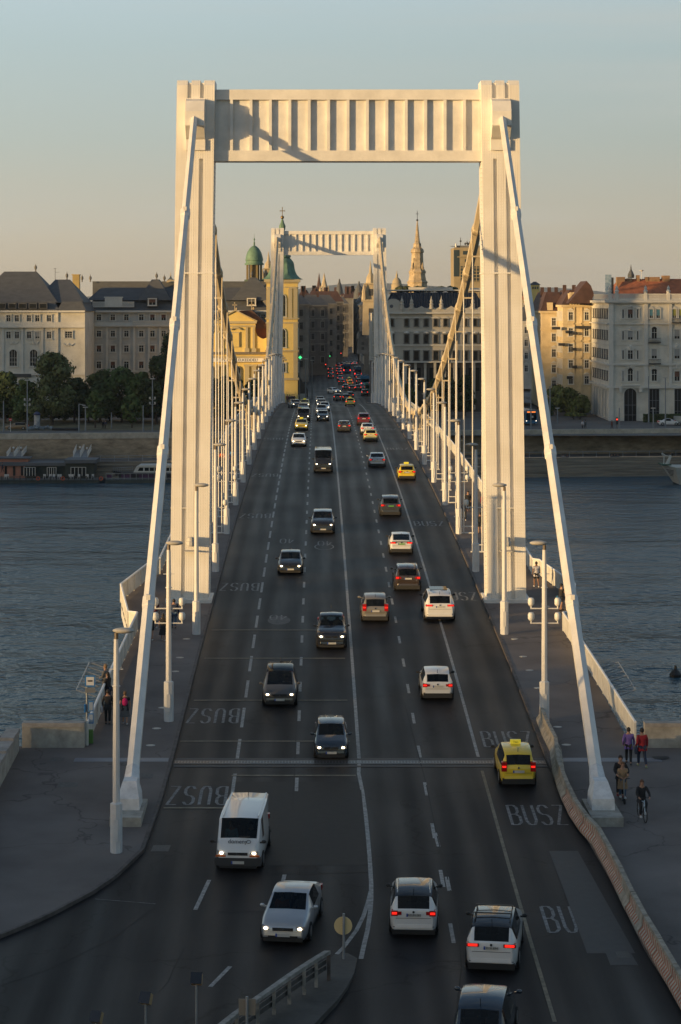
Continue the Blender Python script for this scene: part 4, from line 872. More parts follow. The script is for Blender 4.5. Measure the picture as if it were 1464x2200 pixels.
veh(688, 868, False, 'small grey car last of the oncoming queue at the crest', 'hatch', LG, 4.2, 1.75, 1.5)
# outbound side
veh(889, 2019, True, 'white compact crossover with a black roof and silver roof rails', 'suv', W_, 4.2, 1.78, 1.61, roof=BK, rails=True, txt='AEUM-583', low=.16, yaw=R(-3))
veh(1056, 2097, True, 'white crossover with dark roof and two black roof bars', 'suv', W_, 4.6, 1.855, 1.69, R(-8), roof=BK, bars=True, txt='RVA-894', tl='wide', low=.2)
veh(1030, 2290, True, 'dark blue people carrier cut off by the lower edge', 'mpv', NV, 4.4, 1.83, 1.78, R(-9))
veh(1115, 1694, True, 'yellow estate taxi with rooftop taxi sign in the right bus lane', 'mpv', YE, 4.2, 1.69, 1.62, 0, taxi=2, tl='tall', name='taxi', cat='taxi')
veh(941, 1508, True, 'small white hatchback with red tail lights and orange reflection on its roof', 'hatch', W_, 3.85, 1.73, 1.50)
veh(946, 1337, True, 'large white sports utility car with open glass roof straddling the lane line', 'suv', W_, 5.05, 1.97, 1.74, 0, rails=True, tl='wide', low=.14)
m = MB(); m.box(-.55, .55, -.7, .6, 1.73, 1.76); m.obj('sunroof', GLASS, V[-1])
veh(807, 1339, True, 'beige grey people carrier next to the centre line', 'mpv', BG, 4.25, 1.76, 1.62, tl='tall')
veh(877, 1272, True, 'dark brown crossover catching gold light on its bumper', 'suv', BR, 4.5, 1.84, 1.63, rails=True)
veh(863, 1192, True, 'white liftback with black band between its tail lights', 'coupe', W_, 4.47, 1.82, 1.45, green=True, tl='wide')
m = MB(); m.box(-.72, .72, -2.26, -2.20, .93, 1.0); m.obj('tail_band', DARK, V[-1])
veh(840, 1111, True, 'dark crossover with a green number plate', 'suv', DG, 4.5, 1.84, 1.68, green=True, rails=True)
veh(875, 1032, True, 'bright yellow taxi alone in the right bus lane near mid-span', 'hatch', YE, 4.6, 1.8, 1.47, taxi=True, name='taxi', cat='taxi')
veh(811, 1005, True, 'silver saloon heading away in the middle outbound lane', 'sedan', SI, 4.6, 1.8, 1.46)
veh(797, 949, True, 'pale yellow taxi estate right behind a white coupe', 'hatch', YP, 4.4, 1.76, 1.5, name='taxi', cat='taxi')
veh(790, 934, True, 'white coupe between the red car and the pale yellow one', 'coupe', W_, 4.5, 1.8, 1.4)
veh(740, 928, True, 'dark maroon saloon next to the centre line heading away', 'sedan', BR, 4.5, 1.75, 1.42)
veh(782, 914, True, 'dark red crossover heading away in the middle outbound lane', 'suv', RD, 4.5, 1.85, 1.68)
veh(753, 873, True, 'golden yellow taxi at the far end of the deck', 'hatch', YE, 4.4, 1.8, 1.48, taxi=True, name='taxi', cat='taxi', brake=True)
veh(725, 861, True, 'dark car leaving the bridge, left of the far yellow taxi', 'suv', BR, 4.4, 1.8, 1.62, brake=True)
veh(744, 861, True, 'dark car leaving the bridge just ahead of the golden taxi', 'hatch', BK, 4.3, 1.8, 1.55, brake=True)
# plaza and queue in the street beyond
def small(px, py, lab, pt, kind='hatch', away=True, yaw=0, name='car', cat='car', scale=1, taxi=False, **k):
    t = car(name, lab, kind, pt, 4.3, 1.78, None, detail=False, brake=True, taxi=taxi, cat=cat, **k)
    Y = 23*F/(py-HY); put(t, X_(px, Y), Y, yaw, away, 4.3); t.location.z = 10.02; t['group'] = 'traffic queueing in the street beyond the bridge'; V.append(t); return t
small(727, 846, 'white car with bright headlights turning at the junction', W_, away=False, yaw=R(30))
small(753, 857, 'black crossover beside the dark car at the junction', DG, 'suv')
small(784, 851, 'dark car with three red lights at the right edge of junction', BK, 'suv')
small(743, 838, 'purple-blue car waiting first in the crossing queue', NV)
small(757, 840, 'dark red car waiting second in the crossing queue', RD)
small(770, 839, 'grey car waiting third in the crossing queue', DG)
small(778, 837, 'silver car waiting fourth in the crossing queue', LG)
small(753, 829, 'yellow taxi nearer of two in the street past the junction', YE, taxi=True)
small(751, 823, 'dim yellow taxi farther of two in the street past the junction', YE, taxi=True)
small(734, 826, 'dark car with two red lamps below the middle queue', BK)
small(731, 818, 'pale grey car between two dark ones in the middle queue', LG)
small(711, 814, 'nearest car of the left queue, brake lights lit', BR)
small(711, 806, 'second car of the left queue, brake lights lit', DG)
small(710, 798, 'third and farthest car of the left queue', RD)
small(730, 808, 'third car from the back of the middle queue', RD)
small(728, 802, 'fourth car from the back of the middle queue', BR)
small(729, 797, 'fifth car from the back of the middle queue', DG)
small(772, 826, 'dark car standing behind the right-hand blue bus', BK, 'suv')
small(771, 816, 'silver car directly behind the right-hand blue bus', LG)
for i, (x, y) in enumerate(((727, 790), (734, 787), (739, 789), (745, 786), (752, 786), (718, 788), (763, 785))):
    small(x, y, f'tiny far car with red lights in the crosswise queue, {ORD[i]} listed from its {"left" if i < 9 else ""} end'.replace(' listed', ''), [RD, BR, DG, BK, LG, NV, W_][i])
small(662, 793, 'blue-white car with headlights at far left of street', LG, away=False); small(673, 794, 'white car with headlights on left of street', W_, away=False)
small(693, 794, 'green-yellow taxi facing the viewer at left of street', YE, away=False, taxi=True); small(699, 791, 'small car with headlights right of the green-yellow taxi', LG, away=False)
def bus(px, py, lab, Wd=2.55, Hh=3.1, L=12, rear=True, Y=None, z=10.02, yaw=0, pt=None):
    Y = Y or 23*F/(py-HY); x = X_(px, Y); t = thing('city_bus', lab, 'bus', (0, 0, 0), 'blue city buses'); m = MB(); a = Wd/2; pt = pt or BU
    m.frus([(-a, 0, .35), (a, 0, .35), (a, 0, Hh-.25), (a-.2, 0, Hh), (-a+.2, 0, Hh), (-a, 0, Hh-.25)], [(-a, L, .35), (a, L, .35), (a, L, Hh-.25), (a-.2, L, Hh), (-a+.2, L, Hh), (-a, L, Hh-.25)]); m.obj('body', pt, t)
    m = MB(); m.box(-a+.2, a-.2, -.02, 0.02, 1.4 if rear else 1.0, 2.3 if rear else 2.5); m.obj('windscreen' if not rear else 'rear_window', GLASS, t)
    m = MB(); m.box(-a-.01, -a+.02, .6, L-.5, 1.35, 2.4); m.box(a-.02, a+.01, .6, L-.5, 1.35, 2.4); m.obj('side_windows', GLASS, t)
    if not rear:
        m = MB(); m.box(-.9, .9, -.03, 0, 2.6, 2.85); m.obj('destination_display', pm('display_amber', (.1, .03, 0), .5, emit=(1, .25, .03), es=.8), t); m = MB(); m.box(-.0, .45, -.035, -.02, 1.5, 1.95); m.obj('round_sticker', PLW, t)
    for s in (-1, 1):
        m = MB(); m.box(s*(a-.25)-.1, s*(a-.25)+.1, -.04, 0, .8, .95 if not rear else 1.2); m.obj('tail_light' if rear else 'headlight', TLB if rear else pm('dim_headlight', (.6, .6, .55), .4, emit=(1, .9, .7), es=1.5), t)
        for yy in (2.4, 8.6): m = MB(); m.tube([(s*(a-.28), yy, .48), (s*(a+.01), yy, .48)], .48, 14); m.obj('wheel', TYRE, t)
    t.location = (x, Y, z); t.rotation_euler = (0, 0, yaw); return t
bus(746, 802, 'dark blue bus stopped in the street, left of two'); bus(770, 810, 'dark blue bus stopped in the street, right of two')
bus(785, 832, 'blue bus partly hidden by a turquoise van at the junction'); bus(794, 847, 'turquoise boxy van at the junction beside the right pylon leg', 2.3, 2.7, 6, pt=TQ)
b_ = bus(1142, 923, 'blue bus with lit amber display on the right riverside road', rear=False, Y=462, z=7.4, yaw=R(8))
# ------------------------------------------------------------------ buildings of the far bank
def stone(n, c, v=.18, **k): return pm(n, c, .85, var=v, scale=.35, coord='world', bump=.35, bscale=1.6, **k)
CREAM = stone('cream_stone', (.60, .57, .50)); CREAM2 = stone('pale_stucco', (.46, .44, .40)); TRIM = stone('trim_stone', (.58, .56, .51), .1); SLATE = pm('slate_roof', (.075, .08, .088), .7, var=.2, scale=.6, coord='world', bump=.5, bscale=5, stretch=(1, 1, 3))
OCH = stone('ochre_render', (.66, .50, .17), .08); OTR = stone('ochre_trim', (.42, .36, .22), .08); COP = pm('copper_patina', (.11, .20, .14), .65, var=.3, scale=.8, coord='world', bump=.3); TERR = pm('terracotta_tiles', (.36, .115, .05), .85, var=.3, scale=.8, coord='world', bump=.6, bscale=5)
BRN = pm('brown_tiles', (.07, .035, .028), .8, var=.3, scale=.8, coord='world', bump=.5); SAND = stone('sandstone', (.40, .33, .22)); DKB = stone('shade_dark_facade', (.085, .08, .075), .3); DKC = stone('grey_facade', (.15, .145, .135), .3)  # street facade tones taken darker to carry the unlit street's shade
WG = pm('window_glass', (.012, .015, .018), .12, spec=.25); WF = pm('window_frame_white', (.50, .49, .46), .6); SH = pm('shutter_brown', (.12, .05, .03), .7); BLND = pm('blind_grey', (.30, .30, .29), .7); WBL = pm('blind_blue', (.10, .25, .30), .7); WGR = pm('blind_green', (.28, .27, .05), .7); IRON = pm('balcony_iron', (.03, .03, .032), .6); WD = pm('dark_frame', (.05, .05, .05), .6)
WINM = {}
def winmesh(w, h, style, frame=WF):
    k = (round(w, 2), round(h, 2), style, frame.name)
    if k in WINM: return WINM[k]
    m = MB(); a, b = w/2, h/2; t = .09 if style != 'grid' else .07
    arch = style.startswith('arch')
    m.box(-a, a, -.02, .3, -b, b, 0)
    if arch:
        pr = [(a*math.cos(q*math.pi/8), b+a*math.sin(q*math.pi/8)) for q in range(9)]; m.vprism(pr, -.02, .3, 0)
        for q in range(8):
            (x0, z0), (x1, z1) = [(r_*math.cos(g_), b+r_*math.sin(g_)) for r_, g_ in ((a, q*math.pi/8), (a, (q+1)*math.pi/8))]
            m.frus([(x0, -.22, z0), (x0*1.18, -.22, b+(z0-b)*1.18), (x0*1.18, .1, b+(z0-b)*1.18), (x0, .1, z0)], [(x1, -.22, z1), (x1*1.18, -.22, b+(z1-b)*1.18), (x1*1.18, .1, b+(z1-b)*1.18), (x1, .1, z1)], 2)
    m.box(-a, -a+t, -.07, 0, -b, b, 1); m.box(a-t, a, -.07, 0, -b, b, 1)
    if not arch: m.box(-a+t, a-t, -.07, 0, b-t, b, 1)
    m.box(-a+t, a-t, -.07, 0, -b, -b+t, 1)
    if style in ('pair', 'arch', 'shut', 'ped', 'blind', 'bluebl', 'greenbl'): m.box(-t/2, t/2, -.065, 0, -b+t, b, 1); m.box(-a+t, -t/2, -.06, 0, b*.35-t/2, b*.35+t/2, 1); m.box(t/2, a-t, -.06, 0, b*.35-t/2, b*.35+t/2, 1)
    if style in ('grid', 'archgrid'):
        for q in (-1/3, 1/3): m.box(a*q*1-.04, a*q*1+.04, -.065, 0, -b+t, b+(a*.8 if arch else -t), 1)
        for q in (-.35, .3): m.box(-a+t, a-t, -.06, 0, b*q-.04, b*q+.04, 1)
    if style in ('shut', 'blind', 'bluebl', 'greenbl'): m.box(-a+t, a-t, -.10, -.07, b*(-.1 if style == 'shut' else -.4), b-t, 3)
    # surround and sill
    m.box(-a-.2, -a, -.2, .1, -b, b, 2); m.box(a, a+.2, -.2, .1, -b, b, 2); m.box(-a-.28, a+.28, -.28, .1, -b-.18, -b, 2)
    if not arch:
        m.box(-a-.24, a+.24, -.26, .1, b, b+.2, 2)
        if style == 'ped' : m.vprism([(-a-.35, b+.35), (a+.35, b+.35), (0, b+.95)], -.3, .1, 2)
    cov = {'shut': SH, 'blind': BLND, 'bluebl': WBL, 'greenbl': WGR}.get(style, SH)
    me = m.mesh('window', [WG, frame, DKC if frame is WD else TRIM, cov]); WINM[k] = me; return me
class Bld:
    def __init__(s, name, lab, cat, Y, px0, px1, pyb, group=None):
        s.Y = Y; s.t = thing(name, lab, cat, (X_((px0+px1)/2, Y), Y, Z_(pyb, Y)), group); s.n = 0
    def box(s, part, mat, px0, px1, pyt, pyb, dep=10, off=0, parent=None):
        Y = s.Y+off; m = MB(); m.box(X_(px0, s.Y), X_(px1, s.Y), Y, Y+dep, Z_(pyb, s.Y), Z_(pyt, s.Y)); return m.obj(part, mat, parent or s.t)
    def trim(s, lst, mat=None, part='cornice', dep=.6, parent=None):
        m = MB()
        for px0, px1, pyt, pyb, off in lst: m.box(X_(px0, s.Y), X_(px1, s.Y), s.Y-off, s.Y+.2, Z_(pyb, s.Y), Z_(pyt, s.Y))
        return m.obj(part, mat or TRIM, parent or s.t)
    def win(s, px, py, w, h, style='pair', off=0, frame=WF, Yw=None, rot=0):
        o = mk('window', winmesh(w, h, style, frame), s.t, Vector((X_(px, s.Y), s.Y-.03-off, Z_(py, s.Y))))
        if rot: o.rotation_euler = (0, 0, rot)
        s.n += 1; return o
    def hip(s, part, mat, px0, px1, pyb, pyt, dep, ix, iy=None, off=0, eave=.4):
        x0, x1, z0, z1 = X_(px0, s.Y)-eave, X_(px1, s.Y)+eave, Z_(pyb, s.Y), Z_(pyt, s.Y); y0, y1 = s.Y+off-eave, s.Y+off+dep+eave; iy = iy if iy is not None else (y1-y0)/2-.05
        m = MB(); m.frus([(x0, y0, z0), (x1, y0, z0), (x1, y1, z0), (x0, y1, z0)], [(x0+ix, y0+iy, z1), (x1-ix, y0+iy, z1), (x1-ix, y1-iy, z1), (x0+ix, y1-iy, z1)]); return m.obj(part, mat, s.t)
# riverside palace, near wing at left edge
A = Bld('palace', 'pale stone riverside palace with steep grey slate roofs, filling the left edge', 'building', 500, -60, 183, 895)
A.box('wall', CREAM, -60, 125, 669, 895, 20); A.box('wall', CREAM, 125, 183, 669, 895, 21)
A.trim([(-60, 183.6, 667, 671, .9), (-60, 183.4, 692, 703, .5), (-60, 183.5, 701, 704, .8), (-60, 183.2, 801, 806, .4), (-60, 183.2, 812, 895, .15)])
A.trim([(x, x+5, 705, 812, .25) for x in (4.5, 46, 89)]+[(124.5, 126, 671, 812, .3)], part='pilaster')
m = MB()
for i in range(24): m.box(X_(91, 500), X_(123, 500), 499.96, 500.1, Z_(706+i*4.4, 500), Z_(703.2+i*4.4, 500))
m.obj('rusticated_panel', TRIM, A.t)
A.box('dark_fascia', WD, -20, 68, 803, 810, 1, -.5)
A.hip('mansard', SLATE, -60, 125, 669, 648, 20, 1.2, 1.2)
A.hip('roof', SLATE, -57, 120, 650, 582, 18, 6, None, 1.0)
A.hip('mansard', SLATE, 125.5, 183, 669, 648, 20, 1.2, 1.2); A.hip('roof', SLATE, 72, 176, 650, 599.5, 17, 4.2, None, 1.6)
for x in (5, 28, 50, 72, 94):
    m = MB(); X = X_(x, 500); m.box(X-.95, X+.95, 499.0, 501, Z_(663, 500), Z_(651, 500)); d = m.obj('dormer', SLATE, A.t); m = MB(); m.box(X-.75, X+.75, 498.97, 499.3, Z_(661.5, 500), Z_(653, 500)); m.box(X-.03, X+.03, 498.93, 499.3, Z_(661.5, 500), Z_(653, 500)); m.obj('pane', WG, d)
for x in (19, 37, 63, 81, 106): A.win(x, 684, 1.0, 1.5, 'pair'); A.win(x, 720, 1.05, 1.6, 'pair' if x != 81 else 'blind')
A.win(148, 719, 1.6, 1.5, 'grid')
for x in (29, 73): A.win(x, 773, 1.75, 2.9, 'archgrid')
m = MB()
for x, y in ((29, 737), (73, 737), (148, 741)):
    X, Z = X_(x, 500), Z_(y, 500); m.tube([(X-1.2, 499.9, Z+.3), (X-.6, 499.85, Z-.2), (X, 499.8, Z+.15), (X+.6, 499.85, Z-.2), (X+1.2, 499.9, Z+.3)], .12, 5); m.ell((X, 499.9, Z), (.3, .12, .35), 8, 5)
for x in (16, 42): m.box(X_(x, 500)-.1, X_(x, 500)+.1, 499.8, 500, Z_(800, 500), Z_(798, 500))
m.obj('garland_relief', TRIM, A.t)
def finial(b, px, py, h=1.8, mat=DKC):
    m = MB(); p = P(px, py, b.Y); m.lathe([(.2, 0), (.12, .3), (.34, .8), (.3, 1.2), (.1, 1.45), (.02, h)], p.x, b.Y+9, p.z, 8); return m.obj('finial', mat, b.t)
finial(A, 66, 582)
# middle wing
M_ = Bld('palace', 'recessed palace wing with brown shuttered windows and parapet, behind the trees', 'building', 521, 203, 575, 895)
M_.box('wall', CREAM2, 184, 575, 669, 895, 14)
M_.trim([(184, 575, 667, 671, .9), (184, 575, 692, 700, .45), (184, 575, 699, 701.5, .9), (184, 575, 796, 799, .4)])
M_.trim([(x, x+4.5, 703, 796, .28) for x in (192, 228, 257, 286, 318, 342, 366, 392, 430, 470, 510, 550)], part='pilaster')
xs = (213, 243, 272, 304, 328, 352, 380, 408, 436, 464, 492, 520, 548, 566)
for i, x in enumerate(xs):
    M_.win(x, 682, 1.15, 1.5, 'shut' if i in (4, 5, 9) else 'pair', frame=WF); M_.win(x, 717, 1.1, 1.5, 'pair'); M_.win(x, 749, 1.15, 1.6, 'shut' if i in (0, 1, 4, 7, 11) else 'pair'); M_.win(x, 784, 1.15, 1.7, 'shut' if i % 2 else 'pair')
M_.hip('mansard', SLATE, 184, 575, 669, 643, 14, 2.2, 2.2); M_.hip('roof', SLATE, 190, 570, 645, 617.5, 12, 3, 4, 1)
M_.box('roof', SLATE, 190, 570, 603.5, 640, 6, 10)
for a, b, t_ in ((300, 364, 600), (500, 588, 596)): M_.hip('roof', SLATE, a, b, 645, t_, 9, 3.1 if a == 300 else 4.5, 3, 0.3)
m = MB(); X0, X1 = X_(226, 521), X_(263, 521); m.box(X0, X1, 520.6, 521.4, Z_(660, 521), Z_(640, 521)); m.box(X0-.2, X1+.2, 520.5, 521.5, Z_(640, 521), Z_(637.5, 521)); m.obj('attic_block', TRIM, M_.t)
def balus(b, px0, px1, pyt, pyb, n, mat=TRIM, off=.3, Y=None, par=None):
    Y = Y or b.Y; m = MB(); z0, z1 = Z_(pyb, b.Y), Z_(pyt, b.Y); m.box(X_(px0, b.Y), X_(px1, b.Y), Y-off, Y-off+.3, z1-.18, z1); m.box(X_(px0, b.Y), X_(px1, b.Y), Y-off, Y-off+.3, z0, z0+.15)
    for i in range(n):
        x = X_(px0+(px1-px0)*(i+.5)/n, b.Y); m.box(x-.07, x+.07, Y-off+.07, Y-off+.21, z0+.15, z1-.18)
    return m.obj('balustrade', mat, par or b.t)
balus(M_, 199, 226, 648, 660, 14); balus(M_, 263, 289, 648, 660, 14); balus(M_, 286, 366, 689, 699, 50, off=.95)
for x in (328, 541):
    m = MB(); X = X_(x, 521); m.box(X-1.2, X+1.2, 520.6, 524, Z_(659, 521), Z_(638, 521)); d = m.obj('dormer', SLATE, M_.t); o = M_.win(x, 649, 1.7, 1.5, 'shut' if x == 328 else 'pair', off=.42)
for x, y in ((331, 600), (348, 605), (186, 605), (168, 605), (135, 599.5), (539, 596)): finial(M_, x, y, 1.9)
m = MB(); m.box(X_(145, 521), X_(160, 521), 532, 534, Z_(640, 521), Z_(590, 521)); m.box(X_(143, 521), X_(161, 521), 531.8, 534.2, Z_(590, 521), Z_(588, 521)); m.obj('chimney', stone('chimney_render', (.40, .30, .12)), M_.t)
m = MB(); m.tube([P(119, 612, 530), P(119, 576, 530)], .06, 5); m.tube([P(116, 577, 530), P(122, 577, 530)], .04, 4); m.tube([P(119, 585, 530), P(128, 585, 530)], .03, 4); m.obj('aerial', IRON, M_.t)
m = MB(); m.taper(X_(361, 521), 531, Z_(606, 521), Z_(601, 521), 1.0, 1, .8, .8); m.lathe([(.9, 0), (.3, .5), (.1, 1.2), (.02, 2)], X_(361, 521), 531, Z_(601, 521), 8); m.obj('cupola', SAND, M_.t)
# parish church
C = Bld('church', 'ochre baroque church with pilastered gable front and long text banner', 'church', 505, 440, 640, 880)
C.box('wall', OCH, 440, 575, 766, 885, 24, .1); C.box('wall', OCH, 462, 549, 692, 767, 18, .1)
def poly(b, part, mat, pts, off0, off1, par=None):
    m = MB(); m.vprism([(X_(x, b.Y), Z_(y, b.Y)) for x, y in pts], b.Y+off0, b.Y+off1); return m.obj(part, mat, par or b.t)
poly(C, 'pediment', OCH, [(461, 691), (551, 691), (506, 668)], -.1, 1); poly(C, 'pediment_moulding', OTR, [(458, 692.5), (554, 692.5), (554, 690.5), (506, 666), (458, 690.5), (462, 690.5), (506, 669), (549, 690.5)][:0] or [(457, 690), (506, 665.5), (555, 690), (551, 690), (506, 668), (461, 690)], -.5, .1)
poly(C, 'volute', OCH, [(549, 766), (549, 712), (553, 721), (560, 726), (566, 728), (575, 725), (575, 766)], .1, 1.2); poly(C, 'volute', OCH, [(462, 766), (462, 712), (458, 721), (450, 726), (441, 725), (441, 766)], .1, 1.2)
C.trim([(460, 552, 690, 695, .5), (462, 550, 699, 702, .2), (440, 575, 757, 759.5, .2), (440, 576, 756+0, 757, .3), (440, 577, 758, 761, .9), (440, 575, 765, 769, .3)], OTR)
C.trim([(440, 577, 756.5, 759.5, 1.1)], stone('dark_ledge', (.12, .10, .09)), part='ledge')
C.trim([(464, 469, 703, 748, .25), (473, 478, 703, 748, .25), (528, 533, 703, 748, .25), (543, 548, 703, 748, .25), (462, 479, 748, 757, .4), (526, 536, 748, 757, .4), (541, 551, 748, 757, .4), (462, 471, 787, 880, .3), (526, 536, 787, 880, .3), (541, 551, 787, 880, .3), (476, 483, 787, 880, .3)], OTR, part='pilaster')
C.trim([(497, 516, 713, 746, .15), (462, 484, 783, 787, .45), (524, 553, 783, 787, .45)], OTR, part='niche_frame'); C.box('niche', OCH, 499, 514, 715, 745, .3, -.25)
for x in (452, 510, 562): C.win(x, 825, 1.5, 6.5, 'archgrid', frame=WD)
poly(C, 'window_hood', OTR, [(494, 708), (500, 703), (512, 703), (520, 708), (517, 709), (511, 706), (501, 706), (497, 709)], -.4, .1)
poly(C, 'roof', BRN, [(512, 668), (541, 667), (577, 700), (577, 706), (549, 706), (549, 692)], 1.2, 20); poly(C, 'roof', pm('red_brown_tiles', (.11, .035, .022), .8, var=.2, scale=1, coord='world'), [(549, 706), (577, 706), (577, 726), (566, 729), (556, 724), (550, 716)], 1.4, 12)
for x, y in ((504.5, 667), (541, 666)):
    m = MB(); p = P(x, y, 505); m.box(p.x-.08, p.x+.08, 505.2, 505.4, p.z, p.z+1.9); m.box(p.x-.55, p.x+.55, 505.2, 505.4, p.z+1.15, p.z+1.35); m.ell((p.x+.4, 505.2, p.z+.35), (.2, .2, .35), 6, 4); m.obj('gable_cross', SAND, C.t)
p0, p1 = P(452, 769.5, 504), P(567, 777.5, 504)
m = MB(); m.box(p0.x, p1.x, 503.95, 504.05, p1.z, p0.z); bn = m.obj('banner', pm('banner_white', (.75, .72, .68), .8), C.t)
text('banner_lettering', 'TÖRŐDJ A LELKEDDEL!', .88, ((p0.x+p1.x)/2, 503.93, (p0.z+p1.z)/2-.02), (R(90), 0, 0), DARK, bn, .005, sx=1.05)
# tower with copper spire
T = C
def tower_box(px0, px1, pyt, pyb, d=6.6, off=-3, mat=OCH): return C.box('tower', mat, px0, px1, pyt, pyb, d, off)
def church_tower(px0, px1, lab):
    Y = 502; t = thing('church_tower', lab, 'church tower', (X_((px0+px1)/2, Y), Y, Z_(870, Y)), 'towers of the ochre church'); xm = (X_(px0, Y)+X_(px1, Y))/2; a = (X_(px1, Y)-X_(px0, Y))/2
    m = MB(); m.box(xm-a, xm+a, Y, Y+2*a, Z_(880, Y), Z_(604, Y)); m.obj('wall', OCH, t)
    m = MB()
    for yt, yb, o in ((600, 606, .55), (607, 609, .2), (616, 618, .15), (683, 686, .35), (692, 695, .2), (752, 755, .3), (756, 757, .15), (812, 817, .25), (858, 880, .2)): m.box(xm-a-o, xm+a+o, Y-o, Y+2*a+o, Z_(yb, Y), Z_(yt, Y))
    m.obj('cornice', OTR, t)
    m = MB()
    for s in (-1, 1):
        for q in (.86, .52): m.box(xm+s*a*q-.45, xm+s*a*q+.45, Y-.18, Y, Z_(683, Y), Z_(621, Y)) if 1 else 0
        m.box(xm+s*a*.86-.5, xm+s*a*.86+.5, Y-.15, Y, Z_(752, Y), Z_(695, Y)); m.box(xm+s*a*.86-.5, xm+s*a*.86+.5, Y-.15, Y, Z_(812, Y), Z_(757, Y)); m.box(xm+s*a*.7-.9, xm+s*a*.7+.9, Y-.25, Y, Z_(621, Y), Z_(617, Y))
    m.obj('pilaster', OTR, t)
    for py, h in ((660, 4.2), (730, 3.4), (790, 2.0)):
        mk('window', winmesh(1.6, h, 'archgrid' if h > 3 else 'pair', pm('shutter_olive', (.10, .11, .04), .7)), t, Vector((xm, Y-.03, Z_(py, Y)))); mk('window', winmesh(1.6, h, 'archgrid' if h > 3 else 'pair', MC['shutter_olive']), t, Vector((xm+a+.03, Y+a, Z_(py, Y)))).rotation_euler = (0, 0, R(90))
    z = Z_(600, Y); m = MB()
    pr = [(1.2, 0), (1.02, .35), (.86, 1.0), (.76, 1.8), (.71, 2.6), (.69, 3.3), (.64, 4.0), (.52, 4.6), (.44, 4.9), (.5, 5.2), (.48, 5.5), (.38, 5.8), (.36, 8.3), (.46, 8.6), (.44, 8.9), (.32, 9.5), (.2, 10.6), (.13, 11.2), (.17, 11.5), (.19, 12.2), (.1, 13.0), (.05, 13.8)]
    m.lathe([(r*a*1.2, q) for r, q in pr], xm, Y+a, z, 8, rot=math.pi/8); m.obj('copper_spire', COP, t, smooth=True, ang=40)
    m = MB(); m.ell((xm, Y+a, z+14.2), (.42, .42, .42), 10, 6); m.obj('gilded_ball', pm('old_gilding', (.25, .16, .06), .4, metal=.6), t, smooth=True)
    m = MB(); m.box(xm-.07, xm+.07, Y+a-.07, Y+a+.07, z+14.5, z+16.4); m.box(xm-.5, xm+.5, Y+a-.06, Y+a+.06, z+15.6, z+15.75)
    for ox, oz in ((-.5, 15.67), (.5, 15.67), (0, 16.4)): m.ell((xm+ox, Y+a, z+oz), (.13, .08, .13), 6, 4)
    m.obj('cross', MC['old_gilding'], t); return t
church_tower(573, 640, 'tall ochre church tower with bulbous green copper spire and cross')
# green domed lantern
D_ = thing('domed_turret', 'dark octagonal lantern under a green copper dome', 'turret', (X_(546, 600), 600, 30)); q = F/600
m = MB(); X = X_(546, 600); zb = Z_(655, 600)
m.lathe([(2.7, 0), (2.7, 5.2), (2.9, 5.4), (2.9, 5.8), (2.5, 5.9)], X, 603, zb+1, 8, rot=math.pi/8); m.obj('drum', pm('dark_copper', (.04, .07, .05), .7, var=.3, scale=1, coord='world'), D_)
m = MB(); z1 = Z_(602, 600)
for k in range(8): a = k*math.pi/4+math.pi/8; m.box(X+2.0*math.cos(a)-.28, X+2.0*math.cos(a)+.28, 603+2.0*math.sin(a)-.28, 603+2.0*math.sin(a)+.28, z1-.2, z1+4.6)
m.lathe([(1.5, 0), (1.5, 4.6)], X, 603, z1-.2, 8, rot=math.pi/8); m.obj('lantern', SAND if 0 else pm('lantern_stone', (.20, .15, .06), .7), D_)
m = MB(); m.lathe([(2.6, 4.4), (2.65, 4.8), (2.3, 4.9), (2.3, 5.5), (2.45, 5.6), (2.3, 6.6), (1.9, 7.9), (1.3, 8.9), (.6, 9.5), (.2, 9.7), (.25, 10.4), (.08, 10.9), (.25, 11.3), (.05, 11.8), (.03, 13)], X, 603, z1-.2, 12); m.obj('dome', COP, D_, smooth=True)
# ornate baroque turrets (twin corner palaces) around the street mouth
def ornate(px, pyt, pyb, Y, w, lab, mat=SAND):
    t = thing('ornate_tower', lab, 'tower', (X_(px, Y), Y, Z_(pyb, Y)), 'ornate stone towers'); X = X_(px, Y); zt, zb = Z_(pyt, Y), Z_(pyb, Y); H = zt-zb; m = MB()
    m.taper(X, Y+w, zb, zb+H*.45, w, w, w*.92, w*.92); m.box(X-w*1.1, X+w*1.1, Y-.1, Y+2*w+.1, zb+H*.45, zb+H*.48); m.taper(X, Y+w, zb+H*.48, zb+H*.68, w*.62, w*.62, w*.58, w*.58); m.box(X-w*.75, X+w*.75, Y+.2*w, Y+1.8*w, zb+H*.68, zb+H*.70)
    m.lathe([(w*.6, 0), (w*.5, H*.08), (w*.2, H*.14), (w*.14, H*.2), (.05, H*.3)], X, Y+w, zb+H*.70, 8)
    for sx in (-1, 1):
        for sy in (0, 2): m.lathe([(.3*w, 0), (.22*w, H*.1), (.25*w, H*.11), (.02, H*.22)], X+sx*w*.82, Y+sy*w+(w*.15 if sy == 0 else -w*.15), zb+H*.47, 6)
    m.obj('tower_body', mat, t)
    m = MB()
    for k in (.12, .27, .53): m.box(X-w*.25, X+w*.25, Y-.06+(.38*w if k > .5 else 0), Y+.4+(.38*w if k > .5 else 0), zb+H*k, zb+H*(k+.09))
    m.obj('window_openings', WD, t); return t
ornate(577, 540, 660, 620, 2.0, 'ornate stone tower peeping out left of the ochre church tower')
ornate(797, 560, 720, 600, 2.2, 'ornate corner tower touching the right leg of the far pylon')
